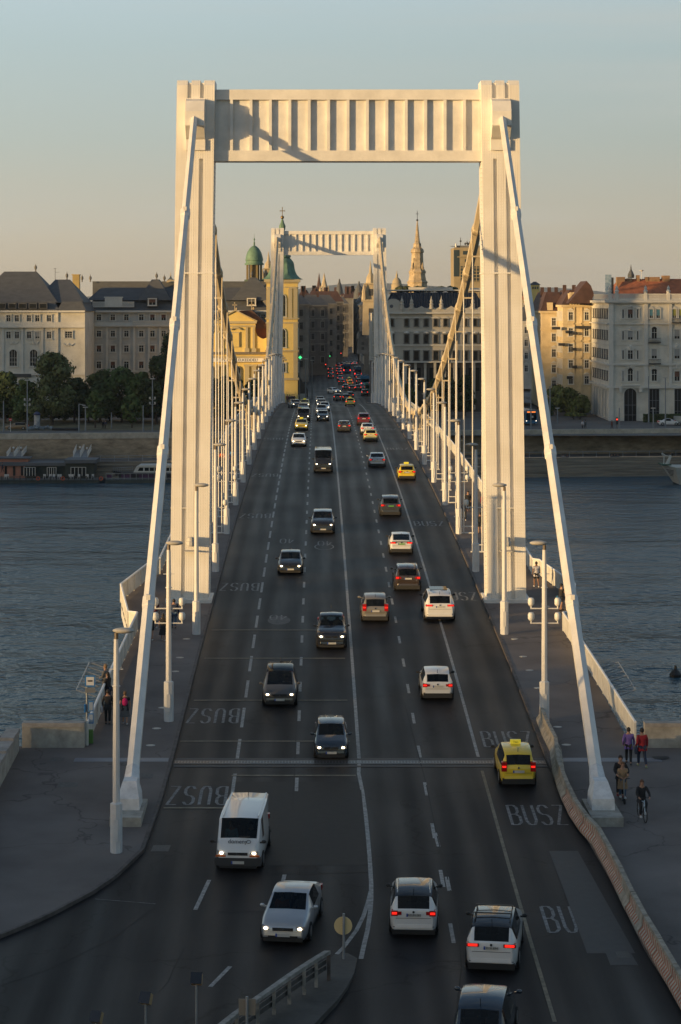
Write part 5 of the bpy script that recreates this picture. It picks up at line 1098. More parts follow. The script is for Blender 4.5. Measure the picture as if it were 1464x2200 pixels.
# street canyon
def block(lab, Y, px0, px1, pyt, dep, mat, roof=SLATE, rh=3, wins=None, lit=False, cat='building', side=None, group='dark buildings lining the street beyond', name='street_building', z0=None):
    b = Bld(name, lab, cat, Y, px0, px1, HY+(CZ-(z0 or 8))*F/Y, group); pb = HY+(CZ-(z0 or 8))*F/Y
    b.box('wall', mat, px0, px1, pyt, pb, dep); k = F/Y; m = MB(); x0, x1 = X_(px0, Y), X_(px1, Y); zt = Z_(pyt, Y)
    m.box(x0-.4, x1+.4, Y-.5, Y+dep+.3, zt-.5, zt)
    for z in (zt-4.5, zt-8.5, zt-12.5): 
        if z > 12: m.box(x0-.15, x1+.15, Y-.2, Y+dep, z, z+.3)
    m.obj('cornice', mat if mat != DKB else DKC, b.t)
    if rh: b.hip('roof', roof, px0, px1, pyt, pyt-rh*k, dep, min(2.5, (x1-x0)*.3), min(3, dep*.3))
    for i in range(3): m = MB(); xx = x0+(x1-x0)*(.2+.3*i); m.box(xx-.4, xx+.4, Y+dep*.4, Y+dep*.4+.8, zt+rh*.5, zt+rh+1.2); m.obj('chimney', BRN, b.t)
    n = max(1, int((x1-x0)/3.0)); z = zt-2.6
    while z > (z0 or 8)+5:
        for i in range(n):
            x = x0+(x1-x0)*(i+.5)/n
            mk('window', winmesh(1.0, 1.9, ('pair', 'ped')[int(z) % 2], WF if lit else WD), b.t, Vector((x, Y-.03, z)))
        if side:
            for i in range(int(dep/3.4)):
                yy = Y+3.4*(i+.5); o = mk('window', winmesh(1.0, 1.9, 'pair', WF if lit else WD), b.t, Vector((x1+.03 if side > 0 else x0-.03, yy, z))); o.rotation_euler = (0, 0, R(90) if side > 0 else R(-90))
        z -= 3.7
    return b
block('first shaded block on the left of the street, beside the church tower', 640, 598, 664, 653, 30, DKC, side=1, rh=2.5)
block('second shaded block on the left of the street, half hidden', 700, 600, 704, 655, 34, DKB, side=1, rh=2.5)
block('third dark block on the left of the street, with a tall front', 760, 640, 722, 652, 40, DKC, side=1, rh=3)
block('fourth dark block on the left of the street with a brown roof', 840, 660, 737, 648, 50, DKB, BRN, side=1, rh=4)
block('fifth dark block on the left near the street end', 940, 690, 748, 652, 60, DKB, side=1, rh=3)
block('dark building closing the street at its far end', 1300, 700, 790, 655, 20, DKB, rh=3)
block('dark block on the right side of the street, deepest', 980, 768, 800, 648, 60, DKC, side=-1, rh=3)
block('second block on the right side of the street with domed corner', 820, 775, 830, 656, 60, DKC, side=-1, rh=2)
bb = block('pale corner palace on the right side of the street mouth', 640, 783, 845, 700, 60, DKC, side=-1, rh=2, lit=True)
ornate(780, 690, 760, 632, 1.6, 'pale scrolled gable turret low at the right street corner', DKC)
def spire(px, pyt, pyb, Y, w, lab, mat): 
    t = thing('church_spire', lab, 'spire', (X_(px, Y), Y, Z_(pyb, Y)), 'distant spires'); X = X_(px, Y); zt, zb = Z_(pyt, Y), Z_(pyb, Y); H = zt-zb; m = MB()
    m.lathe([(w, 0), (w, H*.3), (w*1.15, H*.32), (w*.7, H*.42), (w*.35, H*.7), (.08, H)], X, Y, zb, 8, rot=math.pi/8)
    for k in range(4): a = k*math.pi/2+math.pi/4; m.lathe([(w*.3, 0), (w*.28, H*.3), (.02, H*.5)], X+w*1.1*math.cos(a), Y+w*1.1*math.sin(a), zb, 5)
    m.obj('spire', mat, t); return t
spire(686, 586, 640, 1500, 2.6, 'thin brown distant spire, left of a close pair', BRN); spire(697, 586, 640, 1450, 3.4, 'pale pointed distant spire, right of a close pair', SAND)
spire(727, 616, 640, 1700, 1.8, 'tiny thin spire among far rooftops', SAND); spire(815, 597, 625, 900, .01, 'x', SAND) if False else None
def lowroof(px0, px1, pyt, Y, lab, mat, dome=False):
    t = thing('rooftop_building', lab.replace('on the skyline ', ''), 'building', (X_((px0+px1)/2, Y), Y, 8), 'far rooftops over the street'); x0, x1 = X_(px0, Y), X_(px1, Y); zt = Z_(pyt, Y); m = MB(); m.box(x0, x1, Y, Y+30, 8, zt); m.obj('wall', SAND if mat is None else mat, t)
    m = MB()
    if dome: m.lathe([((x1-x0)*.5, 0), ((x1-x0)*.46, 2.5), ((x1-x0)*.3, 5), (.5, 6.5), (.3, 8)], (x0+x1)/2, Y+8, zt, 12)
    else:
        m.frus([(x0-.5, Y-.5, zt), (x1+.5, Y-.5, zt), (x1+.5, Y+30, zt), (x0-.5, Y+30, zt)], [(x0+2, Y+6, zt+4), (x1-2, Y+6, zt+4), (x1-2, Y+24, zt+4), (x0+2, Y+24, zt+4)]); m.box(x0+2, x0+4, Y+3, Y+5, zt, zt+6); m.box(x1-5, x1-3, Y+3, Y+5, zt, zt+6)
    m.obj('dome' if dome else 'roof', BRN if not dome else SLATE, t)
rr = random.Random(11)
for i, (a, b, yt, Y, dm) in enumerate(((640, 668, 640, 1100, 0), (664, 690, 636, 1250, 0), (690, 716, 641, 1200, 0), (712, 742, 638, 1350, 0), (722, 738, 635, 1050, 1), (738, 762, 640, 1150, 0), (748, 772, 634, 1400, 0), (760, 785, 642, 1000, 1), (780, 806, 640, 1100, 0), (640, 700, 648, 1600, 0), (700, 800, 646, 1800, 0))):
    lowroof(a, b, yt, Y, ['sunlit brown roof', 'low roof with twin chimneys', 'pale flat-topped house', 'tile roof', 'small grey dome', 'sunlit house', 'boxy roof', 'second little dome', 'roof', 'wide low roof', 'widest low roof'][i]+f' on the skyline above the street, {ORD[i]} in line from the left', [SAND, DKC, SAND, DKC][i % 4], dm)
# big facade right of the far pylon
H_ = Bld('hotel_building', 'long pale stone facade with scalloped parapet and dark glass roof, right of the far pylon', 'building', 520, 828, 1160, 895)
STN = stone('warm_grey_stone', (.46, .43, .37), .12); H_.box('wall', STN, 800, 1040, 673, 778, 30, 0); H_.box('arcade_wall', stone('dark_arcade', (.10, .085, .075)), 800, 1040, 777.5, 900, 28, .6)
H_.trim([(800, 1040, 671, 674, .9), (800, 1040, 682, 683.5, .25), (800, 1040, 711, 712.5, .2), (800, 1040, 740, 743, .3), (800, 1040, 776, 779, .6)])
for x in (842, 874, 895, 916, 937, 958, 979, 1000, 1021, 1036):
    H_.win(x, 693, .85, 1.7, 'one', frame=WD); H_.win(x, 728, .95, 2.0, 'one', frame=WD); H_.win(x, 764, 1.15, 2.2, 'one', frame=WD)
m = MB()
for x in (842, 874, 895, 916, 937, 958, 979, 1000, 1021, 1036):
    X = X_(x, 520); m.vprism([(X-1.0, Z_(685, 520)), (X-.6, Z_(681.5, 520)), (X, Z_(680, 520)), (X+.6, Z_(681.5, 520)), (X+1.0, Z_(685, 520)), (X, Z_(683, 520))], 519.7, 520.1); m.lathe([(.75, 0), (.6, .3), (.1, .4)], X, 519.9, Z_(716, 520), 8)
m.obj('window_hood', TRIM, H_.t)
m = MB(); pts = [(863, 673)]
segs = [(864, 884), (884, 906), (906, 927), (927, 948), (948, 970), (970, 992), (992, 1013), (1013, 1035)]
for a, b in segs:
    for k in range(0, 7): q = k/6; pts.append((a+(b-a)*q, 657+5*math.sin(math.pi*q)))
pts += [(1035, 673)]
m.vprism([(X_(x, 520), Z_(y, 520)) for x, y in pts], 519.9, 520.7); m.obj('scalloped_parapet', STN, H_.t)
m = MB()
for x in (864, 884.5, 927, 948.5, 1016): m.lathe([(.55, 0), (.45, 1.0), (.6, 1.15), (.3, 1.4), (.4, 1.9), (.12, 2.5), (.02, 3.2)], X_(x, 520), 519.8, Z_(664, 520), 8)
m.obj('urn', STN, H_.t)
g_ = [(832, 673), (832, 650), (836, 644), (842, 642), (850, 642), (857, 645), (862, 652), (862, 673)]; poly(H_, 'gable', STN, g_, -.15, .9); m = MB(); m.tube([P(841.5, 658, 519.8), P(841.5, 658, 520.2)], .42, 12); m.obj('round_window', pm('dark_glass', (.05, .07, .10), .1), H_.t)
GR = pm('dark_glass_roof', (.012, .016, .024), .25); H_.hip('glass_roof', GR, 828, 1040, 664, 628, 24, 2, 4, 1.2); H_.hip('corner_roof', pm('blue_slate', (.02, .028, .04), .5), 826, 866, 660, 630, 8, 3.0, 3.0, .8)
m = MB()
for x in range(866, 1036, 6): m.frus([(X_(x, 520)-.06, 520.75, Z_(663, 520)), (X_(x, 520)+.06, 520.75, Z_(663, 520)), (X_(x, 520)+.06, 520.85, Z_(663, 520)), (X_(x, 520)-.06, 520.85, Z_(663, 520))], [(X_(x, 520)-.06, 524.6, Z_(629, 520)), (X_(x, 520)+.06, 524.6, Z_(629, 520)), (X_(x, 520)+.06, 524.7, Z_(629, 520)), (X_(x, 520)-.06, 524.7, Z_(629, 520))])
m.obj('glazing_bars', WD, H_.t)
H_.box('roof_terrace', CREAM2, 882, 978, 616.5, 624, 8, 9); H_.box('roof_terrace', CREAM2, 1020, 1040, 618, 626, 8, 9); H_.box('terrace_slab', TRIM, 828, 1040, 622, 624.5, 20, 5)
m = MB()
for i in range(60):
    x = 850+rr.random()*130; p = P(x, 620+rr.random()*3, 530); r = .3+rr.random()*.7; m.ell((p.x, 530+rr.random()*4, p.z), (r, r, r*.9), 6, 4)
m.obj('roof_planting', pm('roof_plants', (.04, .05, .02), .95, var=.4, scale=2, coord='world'), H_.t)
m = MB()
for x in range(830, 1040, 14): m.box(X_(x, 520)-.5, X_(x, 520)+.5, 520.4, 520.7, Z_(840, 520), Z_(790, 520))
m.obj('arcade_window', WG, H_.t)
m = MB(); 
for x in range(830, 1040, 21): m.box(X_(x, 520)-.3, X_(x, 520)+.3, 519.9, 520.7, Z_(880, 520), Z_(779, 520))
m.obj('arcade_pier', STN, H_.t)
# steeple
t = thing('church_steeple', 'slender gold-lit stone steeple with ball and cross right of the far pylon', 'steeple', (X_(897, 620), 620, Z_(640, 620))); k = 620/F; X = X_(897, 620); zb = Z_(610, 620); px = lambda n: n*k*1.0
m = MB(); m.lathe([(px(24), -px(25)), (px(22), 0), (px(24), px(4)), (px(20), px(8)), (px(18), px(20)), (px(20), px(26)), (px(14.5), px(34)), (px(13), px(66)), (px(15.5), px(68)), (px(14), px(74)), (px(9.5), px(78)), (px(8.5), px(84)), (px(9), px(86)), (px(5.5), px(90)), (px(4), px(104)), (px(2.2), px(124)), (px(1), px(135))], X, 620, zb, 8, rot=math.pi/8)
for i in range(4):
    a = i*math.pi/2+math.pi/4; m.lathe([(px(3.4), 0), (px(3), px(12)), (px(3.8), px(13)), (px(.3), px(26))], X+px(15)*math.cos(a), 620+px(15)*math.sin(a), zb+px(20), 6); m.lathe([(px(2.2), 0), (px(2), px(6)), (px(.3), px(14))], X+px(11)*math.cos(a), 620+px(11)*math.sin(a), zb+px(66), 6)
for i in range(8):
    a = i*math.pi/4+math.pi/8
    for h in range(8): q = h/8; m.ell((X+px(5.2*(1-q)+.8)*math.cos(a), 620+px(5.2*(1-q)+.8)*math.sin(a), zb+px(92+38*q)), (px(.9), px(.9), px(.9)), 4, 3)
m.obj('steeple_body', pm('weathered_limestone', (.42, .33, .21), .85, var=.4, scale=.8, coord='world', bump=1.0, bscale=3), t)
m = MB()
for s in (-1, 1, 0): m.box(X+s*px(7)-px(1.3), X+s*px(7)+px(1.3), 620-px(11.3+(0 if s else .6)), 620-px(9), zb+px(40), zb+px(56))
m.obj('belfry_opening', WD, t)
m = MB(); m.ell((X, 620, zb+px(137)), (px(2.3), px(2.3), px(2.3)), 8, 6); m.box(X-px(.5), X+px(.5), 620, 620.2, zb+px(138), zb+px(157)); m.box(X-px(3.2), X+px(3.2), 620, 620.2, zb+px(150), zb+px(151)); m.obj('ball_and_cross', DARK, t)
# small dome
t = thing('small_dome', 'small pale ribbed dome with a lantern above the pale facade', 'dome', (X_(853, 600), 600, 38)); X = X_(853, 600); k = 600/F; z = Z_(612, 600)
m = MB(); m.lathe([(12*k, -2), (12*k, 1*k), (10*k, 3*k), (9.5*k, 8*k), (6.5*k, 13*k), (2.5*k, 16*k), (2.2*k, 20*k), (2.6*k, 21*k), (.8*k, 26*k), (.1, 30*k)], X, 600, z, 12); m.obj('dome', SAND, t, smooth=True)
t2 = Bld('tower_block', 'tan high-rise block crowned with aerials behind the right cable', 'building', 700, 976, 1036, 640)
t2.box('wall', pm('tan_cladding', (.30, .24, .14), .8, var=.15, scale=.3, coord='world'), 976, 1040, 532, 640, 18); m = MB(); m.box(X_(975.5, 700), X_(987, 700), 699.9, 701, Z_(594, 700), Z_(537, 700)); m.box(X_(995, 700), X_(1009, 700), 699.9, 701, Z_(547, 700), Z_(539, 700)); m.box(X_(990, 700), X_(1036, 700), 699.9, 701, Z_(605, 700), Z_(572, 700)); m.box(X_(999, 700), X_(1014, 700), 699.9, 701, Z_(563, 700), Z_(557, 700))
m.obj('glazing', pm('glazing_blue', (.03, .045, .05), .2), t2.t); m = MB()
for y in (575, 582, 589, 596, 603): m.box(X_(989, 700), X_(1037, 700), 699.7, 701, Z_(y+1.3, 700), Z_(y, 700))
for x in (996, 1003, 1010, 1017, 1024, 1031): m.box(X_(x, 700)-.12, X_(x, 700)+.12, 699.8, 701, Z_(605, 700), Z_(572, 700))
m.box(X_(983, 700), X_(1038, 700), 699.7, 702, Z_(553, 700), Z_(551, 700)); m.obj('floor_band', MC['tan_cladding'], t2.t)
t2.box('rooftop_plant', DKC, 983, 1034, 527, 532, 12, 3)
m = MB()
for x, h in ((990, 20), (1000, 10), (1004, 13), (1006, 9), (1009, 12), (1013, 8)): p = P(x, 530, 705); m.tube([p, p+Vector((0, 0, h*700/F))], .09, 4); m.ell((p.x, 705, p.z+h*.6*700/F), (.35, .2, .3), 6, 4)
m.box(X_(970, 700), X_(985, 700), 704, 704.3, Z_(529, 700), Z_(528, 700)); m.obj('aerial', IRON, t2.t)
t3 = thing('white_flue', 'short white flue lit by the sun on the roof of the high-rise', 'flue', P(980, 530, 703)); m = MB(); p = P(980, 531, 702.5); m.tube([p, p+Vector((0, 0, 1.2))], .25, 8); m.obj('pipe', WHITE, t3)
# right bank: side street and the big corner palace
YLW = stone('warm_plaster', (.58, .47, .29)); 
t4 = Bld('small_tower', 'little square yellow tower with pyramid roof on the right skyline', 'tower', 640, 1140, 1161, 640); t4.box('wall', OCH, 1141, 1160, 612, 650, 2.6); t4.hip('roof', SLATE, 1139.5, 1161, 612, 605, 2.4, 1.3, 1.3, 0, .2); t4.trim([(x, x+3, 616, 621, .05) for x in (1144, 1149, 1154)], WD, 'opening')
SG = 'buildings along the right side street'
block('grey roofed house at the left end of the right side street', 640, 1118, 1170, 690, 30, CREAM2, SLATE, rh=4, lit=True, group=SG); block('terracotta roofed house low on the right skyline', 700, 1118, 1180, 644, 30, SAND, TERR, rh=1.5, lit=True, group=SG)
b = block('sunlit plaster house with little turret in the right side street', 524, 1165, 1216, 668, 26, YLW, BRN, rh=4.5, lit=True, side=None, group=SG)
m = MB(); m.box(X_(1176, 524), X_(1188, 524), 523.7, 527, Z_(668, 524), Z_(650, 524)); m.box(X_(1204, 524), X_(1214, 524), 523.7, 527, Z_(668, 524), Z_(655, 524)); m.obj('parapet_gable', YLW, b.t)
b = block('tall sunlit plaster house next to the corner palace', 512, 1210, 1278, 655, 24, YLW, BRN, rh=3.5, lit=True, side=-1, group=SG)
m = MB()
for x in (1226, 1232, 1238, 1244): m.box(X_(x, 512)-.25, X_(x, 512)+.25, 511.6, 512, Z_(655, 512), Z_(628, 512))
m.box(X_(1222, 512), X_(1247, 512), 511.9, 514, Z_(655, 512), Z_(630, 512)); m.obj('corner_turret', YLW, b.t)
for x0, x1, y in ((1186, 1203, 702), (1215, 1222, 710), (1237, 1271, 700), (1229, 1240, 713), (1229, 1238, 747), (1229, 1240, 785), (1200, 1213, 737), (1218, 1228, 808)): m = MB(); m.box(X_(x0, 512), X_(x1, 512), 511.0, 512, Z_(y+6, 512), Z_(y, 512)); m.obj('iron_balcony', IRON, b.t)
m = MB()
for x in (1234, 1250, 1268): m.box(X_(x, 512)-.15, X_(x, 512)+.15, 511.8, 512, Z_(880, 512), Z_(660, 512))
m.obj('pilaster', YLW, b.t)
K = Bld('corner_palace', 'big pale neo-baroque corner palace with terracotta roof and balustrade at the right edge', 'building', 480, 1310, 1520, 915)
K.box('wall', CREAM, 1310, 1530, 645, 917, 31); 
x0 = X_(1310, 480); m = MB(); m.box(x0-.06, x0+.3, 480.01, 511, Z_(917, 480), Z_(645, 480)); m.obj('side_wall', CREAM, K.t)
cn = [(645, 650, 1.0), (650, 652, .5), (694, 697, .5), (740, 741.5, .2), (781, 785, .55), (829, 834, .6), (690, 691, .2), (784, 786, .3)]
m = MB()
for a, b2, o in cn: m.box(x0-.06-o, X_(1530, 480), 480-o, 511, Z_(b2, 480), Z_(a, 480))
m.obj('cornice', TRIM, K.t)
m = MB()
for y in range(700, 912, 5):
    if not 778 < y < 788 and not 826 < y < 836: m.box(x0-.12, X_(1530, 480), 479.965, 480.1, Z_(y+3.6, 480), Z_(y, 480)); m.box(x0-.09, x0+.1, 480.1, 511, Z_(y+3.6, 480), Z_(y, 480))
m.obj('rustication', CREAM, K.t)
K.trim([(1308.5, 1318, 652, 912, .45), (1384, 1392, 652, 829, .35), (1437, 1444, 652, 829, .35)], TRIM, 'pilaster')
for x in (1339, 1354.5, 1370.5):
    c = x == 1354.5
    for y, st in ((674, 'shut' if c else 'one'), (720.5, 'blind' if c else 'one'), (762, 'pair' if c else 'one'), (808, 'arch' if c else 'blind')): K.win(x, y, 1.15 if c else .42, (2.0 if y != 808 else 2.3), st)
for x, st in ((1399.5, 'bluebl'), (1414.5, 'bluebl'), (1449, 'greenbl'), (1463, 'greenbl')): K.win(x, 674, .85, 2.0, st)
for x in (1406, 1455, 1500):
    K.win(x, 718, 1.2, 2.1, 'arch' if x == 1406 else 'blind'); K.win(x, 760, 1.2, 2.2, 'blind'); K.win(x, 808, 1.2, 2.2, 'arch' if x == 1406 else 'shut')
K.win(1354.5, 880, 2.7, 6.6, 'archgrid', frame=pm('blue_grey_frame', (.13, .15, .18), .5))
for x in (1406, 1460, 1512): K.win(x, 871, 2.2, 7.2, 'grid', frame=MC['blue_grey_frame'])
for x, y in ((1406, 728), (1406, 774), (1455, 686)):
    m = MB(); X = X_(x, 480); m.box(X-1.3, X+1.3, 478.9, 479.0, Z_(y+7, 480), Z_(y+6, 480)); m.box(X-1.3, X+1.3, 478.9, 480, Z_(y+8.5, 480), Z_(y+7.2, 480))
    for i in range(16): m.box(X-1.3+i*.17, X-1.27+i*.17, 478.9, 478.95, Z_(y+7, 480), Z_(y-2, 480))
    m.box(X-1.3, X+1.3, 478.88, 478.96, Z_(y-1.4, 480), Z_(y-2.2, 480))
    m.obj('iron_balcony', IRON, K.t)
m = MB()
for x, y in ((1354.5, 657), (1354.5, 704), (1354.5, 744), (1354.5, 785), (1455, 741), (1455, 787), (1406, 787)):
    X, Z = X_(x, 480), Z_(y, 480); m.vprism([(X+1.2*math.cos(q*math.pi/6), Z-.6+.9*math.sin(q*math.pi/6)) for q in range(7)], 479.75, 480.1); m.ell((X, 479.7, Z-.1), (.35, .15, .4), 6, 4)
for x in (1333, 1376): m.box(X_(x, 480)-.35, X_(x, 480)+.35, 479.0, 480, Z_(842, 480), Z_(831, 480))
m.obj('ornament_relief', TRIM, K.t); K.trim([(1335, 1375, 826, 829, .9)], TRIM, 'balcony_slab')
balus(K, 1276, 1308, 632, 643, 18, off=.3); balus(K, 1311, 1385, 631, 644, 38, off=.6); balus(K, 1391, 1530, 631, 644, 70, off=.6)
m = MB()
for x in (1310, 1325, 1387, 1436): m.box(X_(x, 480)-.35, X_(x, 480)+.35, 479.3, 480.2, Z_(645, 480), Z_(630, 480)); m.lathe([(.35, 0), (.5, .5), (.25, .8), (.35, 1.1), (.05, 1.7)], X_(x, 480), 479.8, Z_(630, 480), 8)
m.obj('urn', TRIM, K.t)
# windows on the receding side wall
for z_ in (674, 720.5, 762, 808):
    for i in range(7):
        o = mk('window', winmesh(.9, 1.9, 'one', WD), K.t, Vector((x0-.1, 482.5+4*i, Z_(z_, 480)))); o.rotation_euler = (0, 0, R(-90))
for i in range(5): o = mk('window', winmesh(1.6, 6, 'grid', MC['blue_grey_frame']), K.t, Vector((x0-.16, 484+5*i, Z_(870, 480)))); o.rotation_euler = (0, 0, R(-90))
m = MB()
for x in (1339, 1354.5, 1370.5, 1399.5, 1414.5, 1449, 1463):
    X = X_(x, 480); m.vprism([(X-.8, Z_(662.5, 480)), (X+.8, Z_(662.5, 480)), (X, Z_(658, 480))], 479.75, 480.1)
for x in range(1312, 1530, 3): m.box(X_(x, 480)-.07, X_(x, 480)+.07, 479.3, 480, Z_(652.5, 480), Z_(650, 480))
m.obj('cornice_brackets', TRIM, K.t)
K.hip('roof', TERR, 1324, 1560, 640, 598, 22, 3.0, 7, 3, 0)
for x, yt, w_ in ((1347, 594, 9), (1366, 597, 5), (1385, 590, 3), (1404, 594, 3), (1420, 594, 12), (1446, 591, 8)):
    m = MB(); m.box(X_(x, 480)-w_*.1, X_(x, 480)+w_*.1, 489, 491, Z_(638, 480), Z_(yt, 480)); m.obj('chimney', pm('chimney_brick', (.25, .15, .08), .9, var=.3, scale=1, coord='world'), K.t)
m = MB(); X = X_(1370, 480); m.lathe([(.7, 0), (.75, .6), (.5, 1.2), (.2, 1.8), (.03, 3)], X, 490, Z_(596, 480), 8); m.obj('cupola', SLATE, K.t)
m = MB(); p = P(1379, 600, 488); m.tube([p, p+Vector((0, 0, 1.9))], .05, 5); m.lathe([(.05, 0), (.5, .25), (.5, .3), (.05, .4)], p.x, 488, p.z+1.7, 8); m.obj('aerial', WHITE, K.t)
poly(K, 'gable_roof', BRN, [(1250, 652), (1292, 601), (1302, 612), (1309, 632), (1300, 652)], 26, 38)
bd = thing('rooftop_banner', 'tall blue banner board standing on the roof edge', 'banner', P(1307, 630, 486)); m = MB(); m.box(X_(1301, 486), X_(1314, 486), 486, 486.3, Z_(632, 486), Z_(590, 486)); m.obj('board', pm('banner_blue', (.08, .20, .38), .6, var=.3, scale=1, coord='world', col2=(.35, .45, .55)), bd); m = MB(); m.box(X_(1314.5, 486), X_(1319, 486), 486.1, 486.6, Z_(632, 486), Z_(596, 486)); m.obj('frame', IRON, bd)
# ------------------------------------------------------------------ embankment walls, trees, boats, street furniture of the far bank
WALLM = pm('embankment_masonry', (.30, .24, .17), .9, var=.4, scale=.9, coord='world', bump=.8, bscale=4, stretch=(.5, 1, 1.6)); COPM = pm('embankment_coping', (.42, .38, .31), .85, var=.25, scale=.7, coord='world', bump=.3)
def emb(lab, xa, xb, ztop):
    t = thing('embankment_wall', lab, 'wall', ((xa+xb)/2, QW((xa+xb)/2)+15.2, 3.4), 'stone embankment walls of the far bank'); m = MB(); c = MB(); n = max(1, int((xb-xa)/3))
    for i in range(n):
        a, b = xa+(xb-xa)*i/n, xa+(xb-xa)*(i+1)/n; ya, yb = QW(a)+15.2, QW(b)+15.2
        m.prism([(a, ya), (b, yb), (b, yb+1.2), (a, ya+1.2)], 3.2, ztop-1.1); c.prism([(a+.02, ya-.12), (b-.02, yb-.12), (b-.02, yb+.7), (a+.02, ya+.7)], ztop-1.1, ztop)
    m.obj('masonry', WALLM, t); c.obj('parapet', COPM, t)
emb('long brown stone embankment wall left of the bridge', -400, -13, 8.2); emb('long brown stone embankment wall right of the bridge', 15, 400, 8.2)
for s, xa, xb, lab in ((-1, -48, -14, 'low rail along the lower quay, left of bridge'), (1, 15, 75, 'low rail along the lower quay, right of bridge')):
    m = MB(); n = int((xb-xa)/2.6)
    for i in range(n+1):
        x = xa+(xb-xa)*i/n; y = QW(x)+8; m.box(x-.05, x+.05, y-.05, y+.05, 3.3, 4.35)
    for z in (4.3,) if s > 0 else (4.3, 3.85): m.tube([(xa, QW(xa)+8, z), (xb, QW(xb)+8, z)], .05, 5)
    tag(m.obj('quay_rail', GALV), lab, 'railing', 'rails along the quay')
rr = random.Random(21)
LEAF = {}
def leafm(n, c): return LEAF.setdefault(n, pm('foliage_'+n, c, .8, var=.45, scale=.5, coord='world', spec=.2))
BARK = pm('bark', (.06, .045, .035), .9, var=.3, scale=3)
def tree(px, pyt, pyb, wpx, Y, lab, mat, z0=7.4, n=4200, name='tree', group='trees on the far bank', conic=0, leaf=.34):
    X = X_(px, Y); zt = Z_(pyt, Y); H = zt-z0; w = wpx*.57*Y/F; zb = max(z0+.7, Z_(pyb+14, Y)); t = thing(name, lab, 'tree' if name == 'tree' else 'shrub', (X, Y, z0), group)
    m = MB(); tr = max(.12, H*.018); m.tube([(X, Y, z0-.2), (X+.1, Y, z0+H*.35), (X, Y, z0+H*.75)], [tr*1.4, tr, tr*.3], 7)
    for k in range(6): a = rr.random()*6.28; h = z0+H*(.22+.09*k); m.tube([(X, Y, h), (X+w*.6*math.cos(a), Y+w*.6*math.sin(a), h+H*.2)], [tr*.55, tr*.12], 5)
    m.obj('trunk', BARK, t)
    cl = []
    for k in range(46):
        u = rr.random(); q = zb+(zt-zb)*(.10+.82*u); f = (1-max(0, u-.25)**2*1.25) if not conic else (1-u*.85)
        a = rr.random()*6.28; r = w*f*math.sqrt(rr.random())*.95; cl.append((X+r*math.cos(a), Y+r*math.sin(a), q, w*(.28+.2*rr.random())*(1 if f > .5 else .75)))
    cl.append((X, Y, zt-w*.3, w*.3))
    vs = []; m = MB()
    for k in range(int(n*1.35)):
        c = rr.choice(cl); d = Vector((rr.gauss(0, 1), rr.gauss(0, 1), rr.gauss(0, 1))).normalized(); rad = c[3]*(.55+.5*rr.random()); p = Vector(c[:3])+d*rad*(1 if 1 else 1); p.z = max(p.z, z0+.8)
        u = d.cross(Vector((rr.random()-.5, rr.random()-.5, rr.random()-.5))).normalized(); v = d.cross(u).normalized(); s = leaf*(.6+.8*rr.random()); v = (v+d*rr.uniform(-.6, .6))
        m.v += [tuple(p+u*s), tuple(p+v*s*.7), tuple(p-u*s), tuple(p-v*s*.7)]; i = len(m.v)-4; m.f.append((i, i+1, i+2, i+3)); m.m.append(0)
    m.obj('crown', mat, t); return t
g1, g2, g3, g4 = leafm('olive', (.10, .12, .05)), leafm('deep', (.055, .08, .03)), leafm('mid', (.07, .105, .035)), leafm('dark', (.035, .052, .022))
tree(112, 757, 880, 92, 462, 'large pale green tree, tallest in front of the palace', g1, n=5200)
tree(12, 800, 885, 74, 470, 'dark tree at the left edge in front of the palace', g2); tree(55, 812, 890, 60, 466, 'low bushy tree between the edge tree and the large one', g3, n=2000)
tree(160, 812, 885, 60, 472, 'dark rounded tree just right of the large pale tree', g4); tree(215, 796, 885, 76, 474, 'broad dark tree before the recessed wing', g2); tree(262, 792, 880, 88, 474, 'broadest mid green tree in the middle of the row', g3, n=3600)
tree(306, 800, 880, 66, 470, 'mid green tree at the right of the park row', g3); tree(205, 838, 888, 36, 452, 'slim young tree on the lawn near the walkers', g3, n=900); tree(284, 846, 892, 36, 452, 'small young tree right of the walkers on the lawn', g3, n=900)
tree(336, 764, 880, 56, 466, 'dark tree close to the left pylon leg, lower crown', g4); tree(362, 715, 880, 64, 470, 'tall dark tree half behind the near left pylon', g4, n=3400); tree(410, 730, 880, 70, 474, 'dark tree wholly behind the left pylon edge', g4)
tree(463, 812, 884, 40, 470, 'dark tree behind the left hangers, leftmost', g2, n=1500); tree(487, 806, 884, 42, 466, 'dark tree behind the left hangers, in the middle', g2, n=1500); tree(512, 812, 884, 34, 468, 'dark tree behind left hangers near the church', g4, n=1300); tree(545, 816, 868, 40, 480, 'green tree against the foot of the ochre church', g3, n=1500)
tree(1196, 828, 900, 46, 505, 'yellow green street tree at the left of the side street', leafm('light', (.12, .14, .045)), n=1900); tree(1222, 836, 905, 54, 500, 'wide street tree in front of the sunlit houses', LEAF['light'], n=2400); tree(1248, 850, 905, 38, 498, 'street tree nearest the corner palace', LEAF['light'], n=1500)
for i, (x, w_) in enumerate(((935, 40), (965, 46), (1000, 40))): tree(x, 812-4*i, 872, w_, 500, f'dark tree behind the right cable, {ORD[i]} from the left', g4, n=1400)
tree(878, 826, 862, 30, 490, 'low dark tree beside the right lamp posts', g2, n=900)
for i, (x, y, w_, lab) in enumerate(((1232, 890, 30, 'clipped round bush, left of two'), (1246, 896, 28, 'clipped round bush, right of two'), (1176, 858, 30, 'dark bush by the bus road'))):
    tree(x, y, 912, w_, 486, lab+' near the side street', LEAF['light'] if i < 2 else g2, n=700, name='shrub', group='bushes on the right bank', leaf=.2)
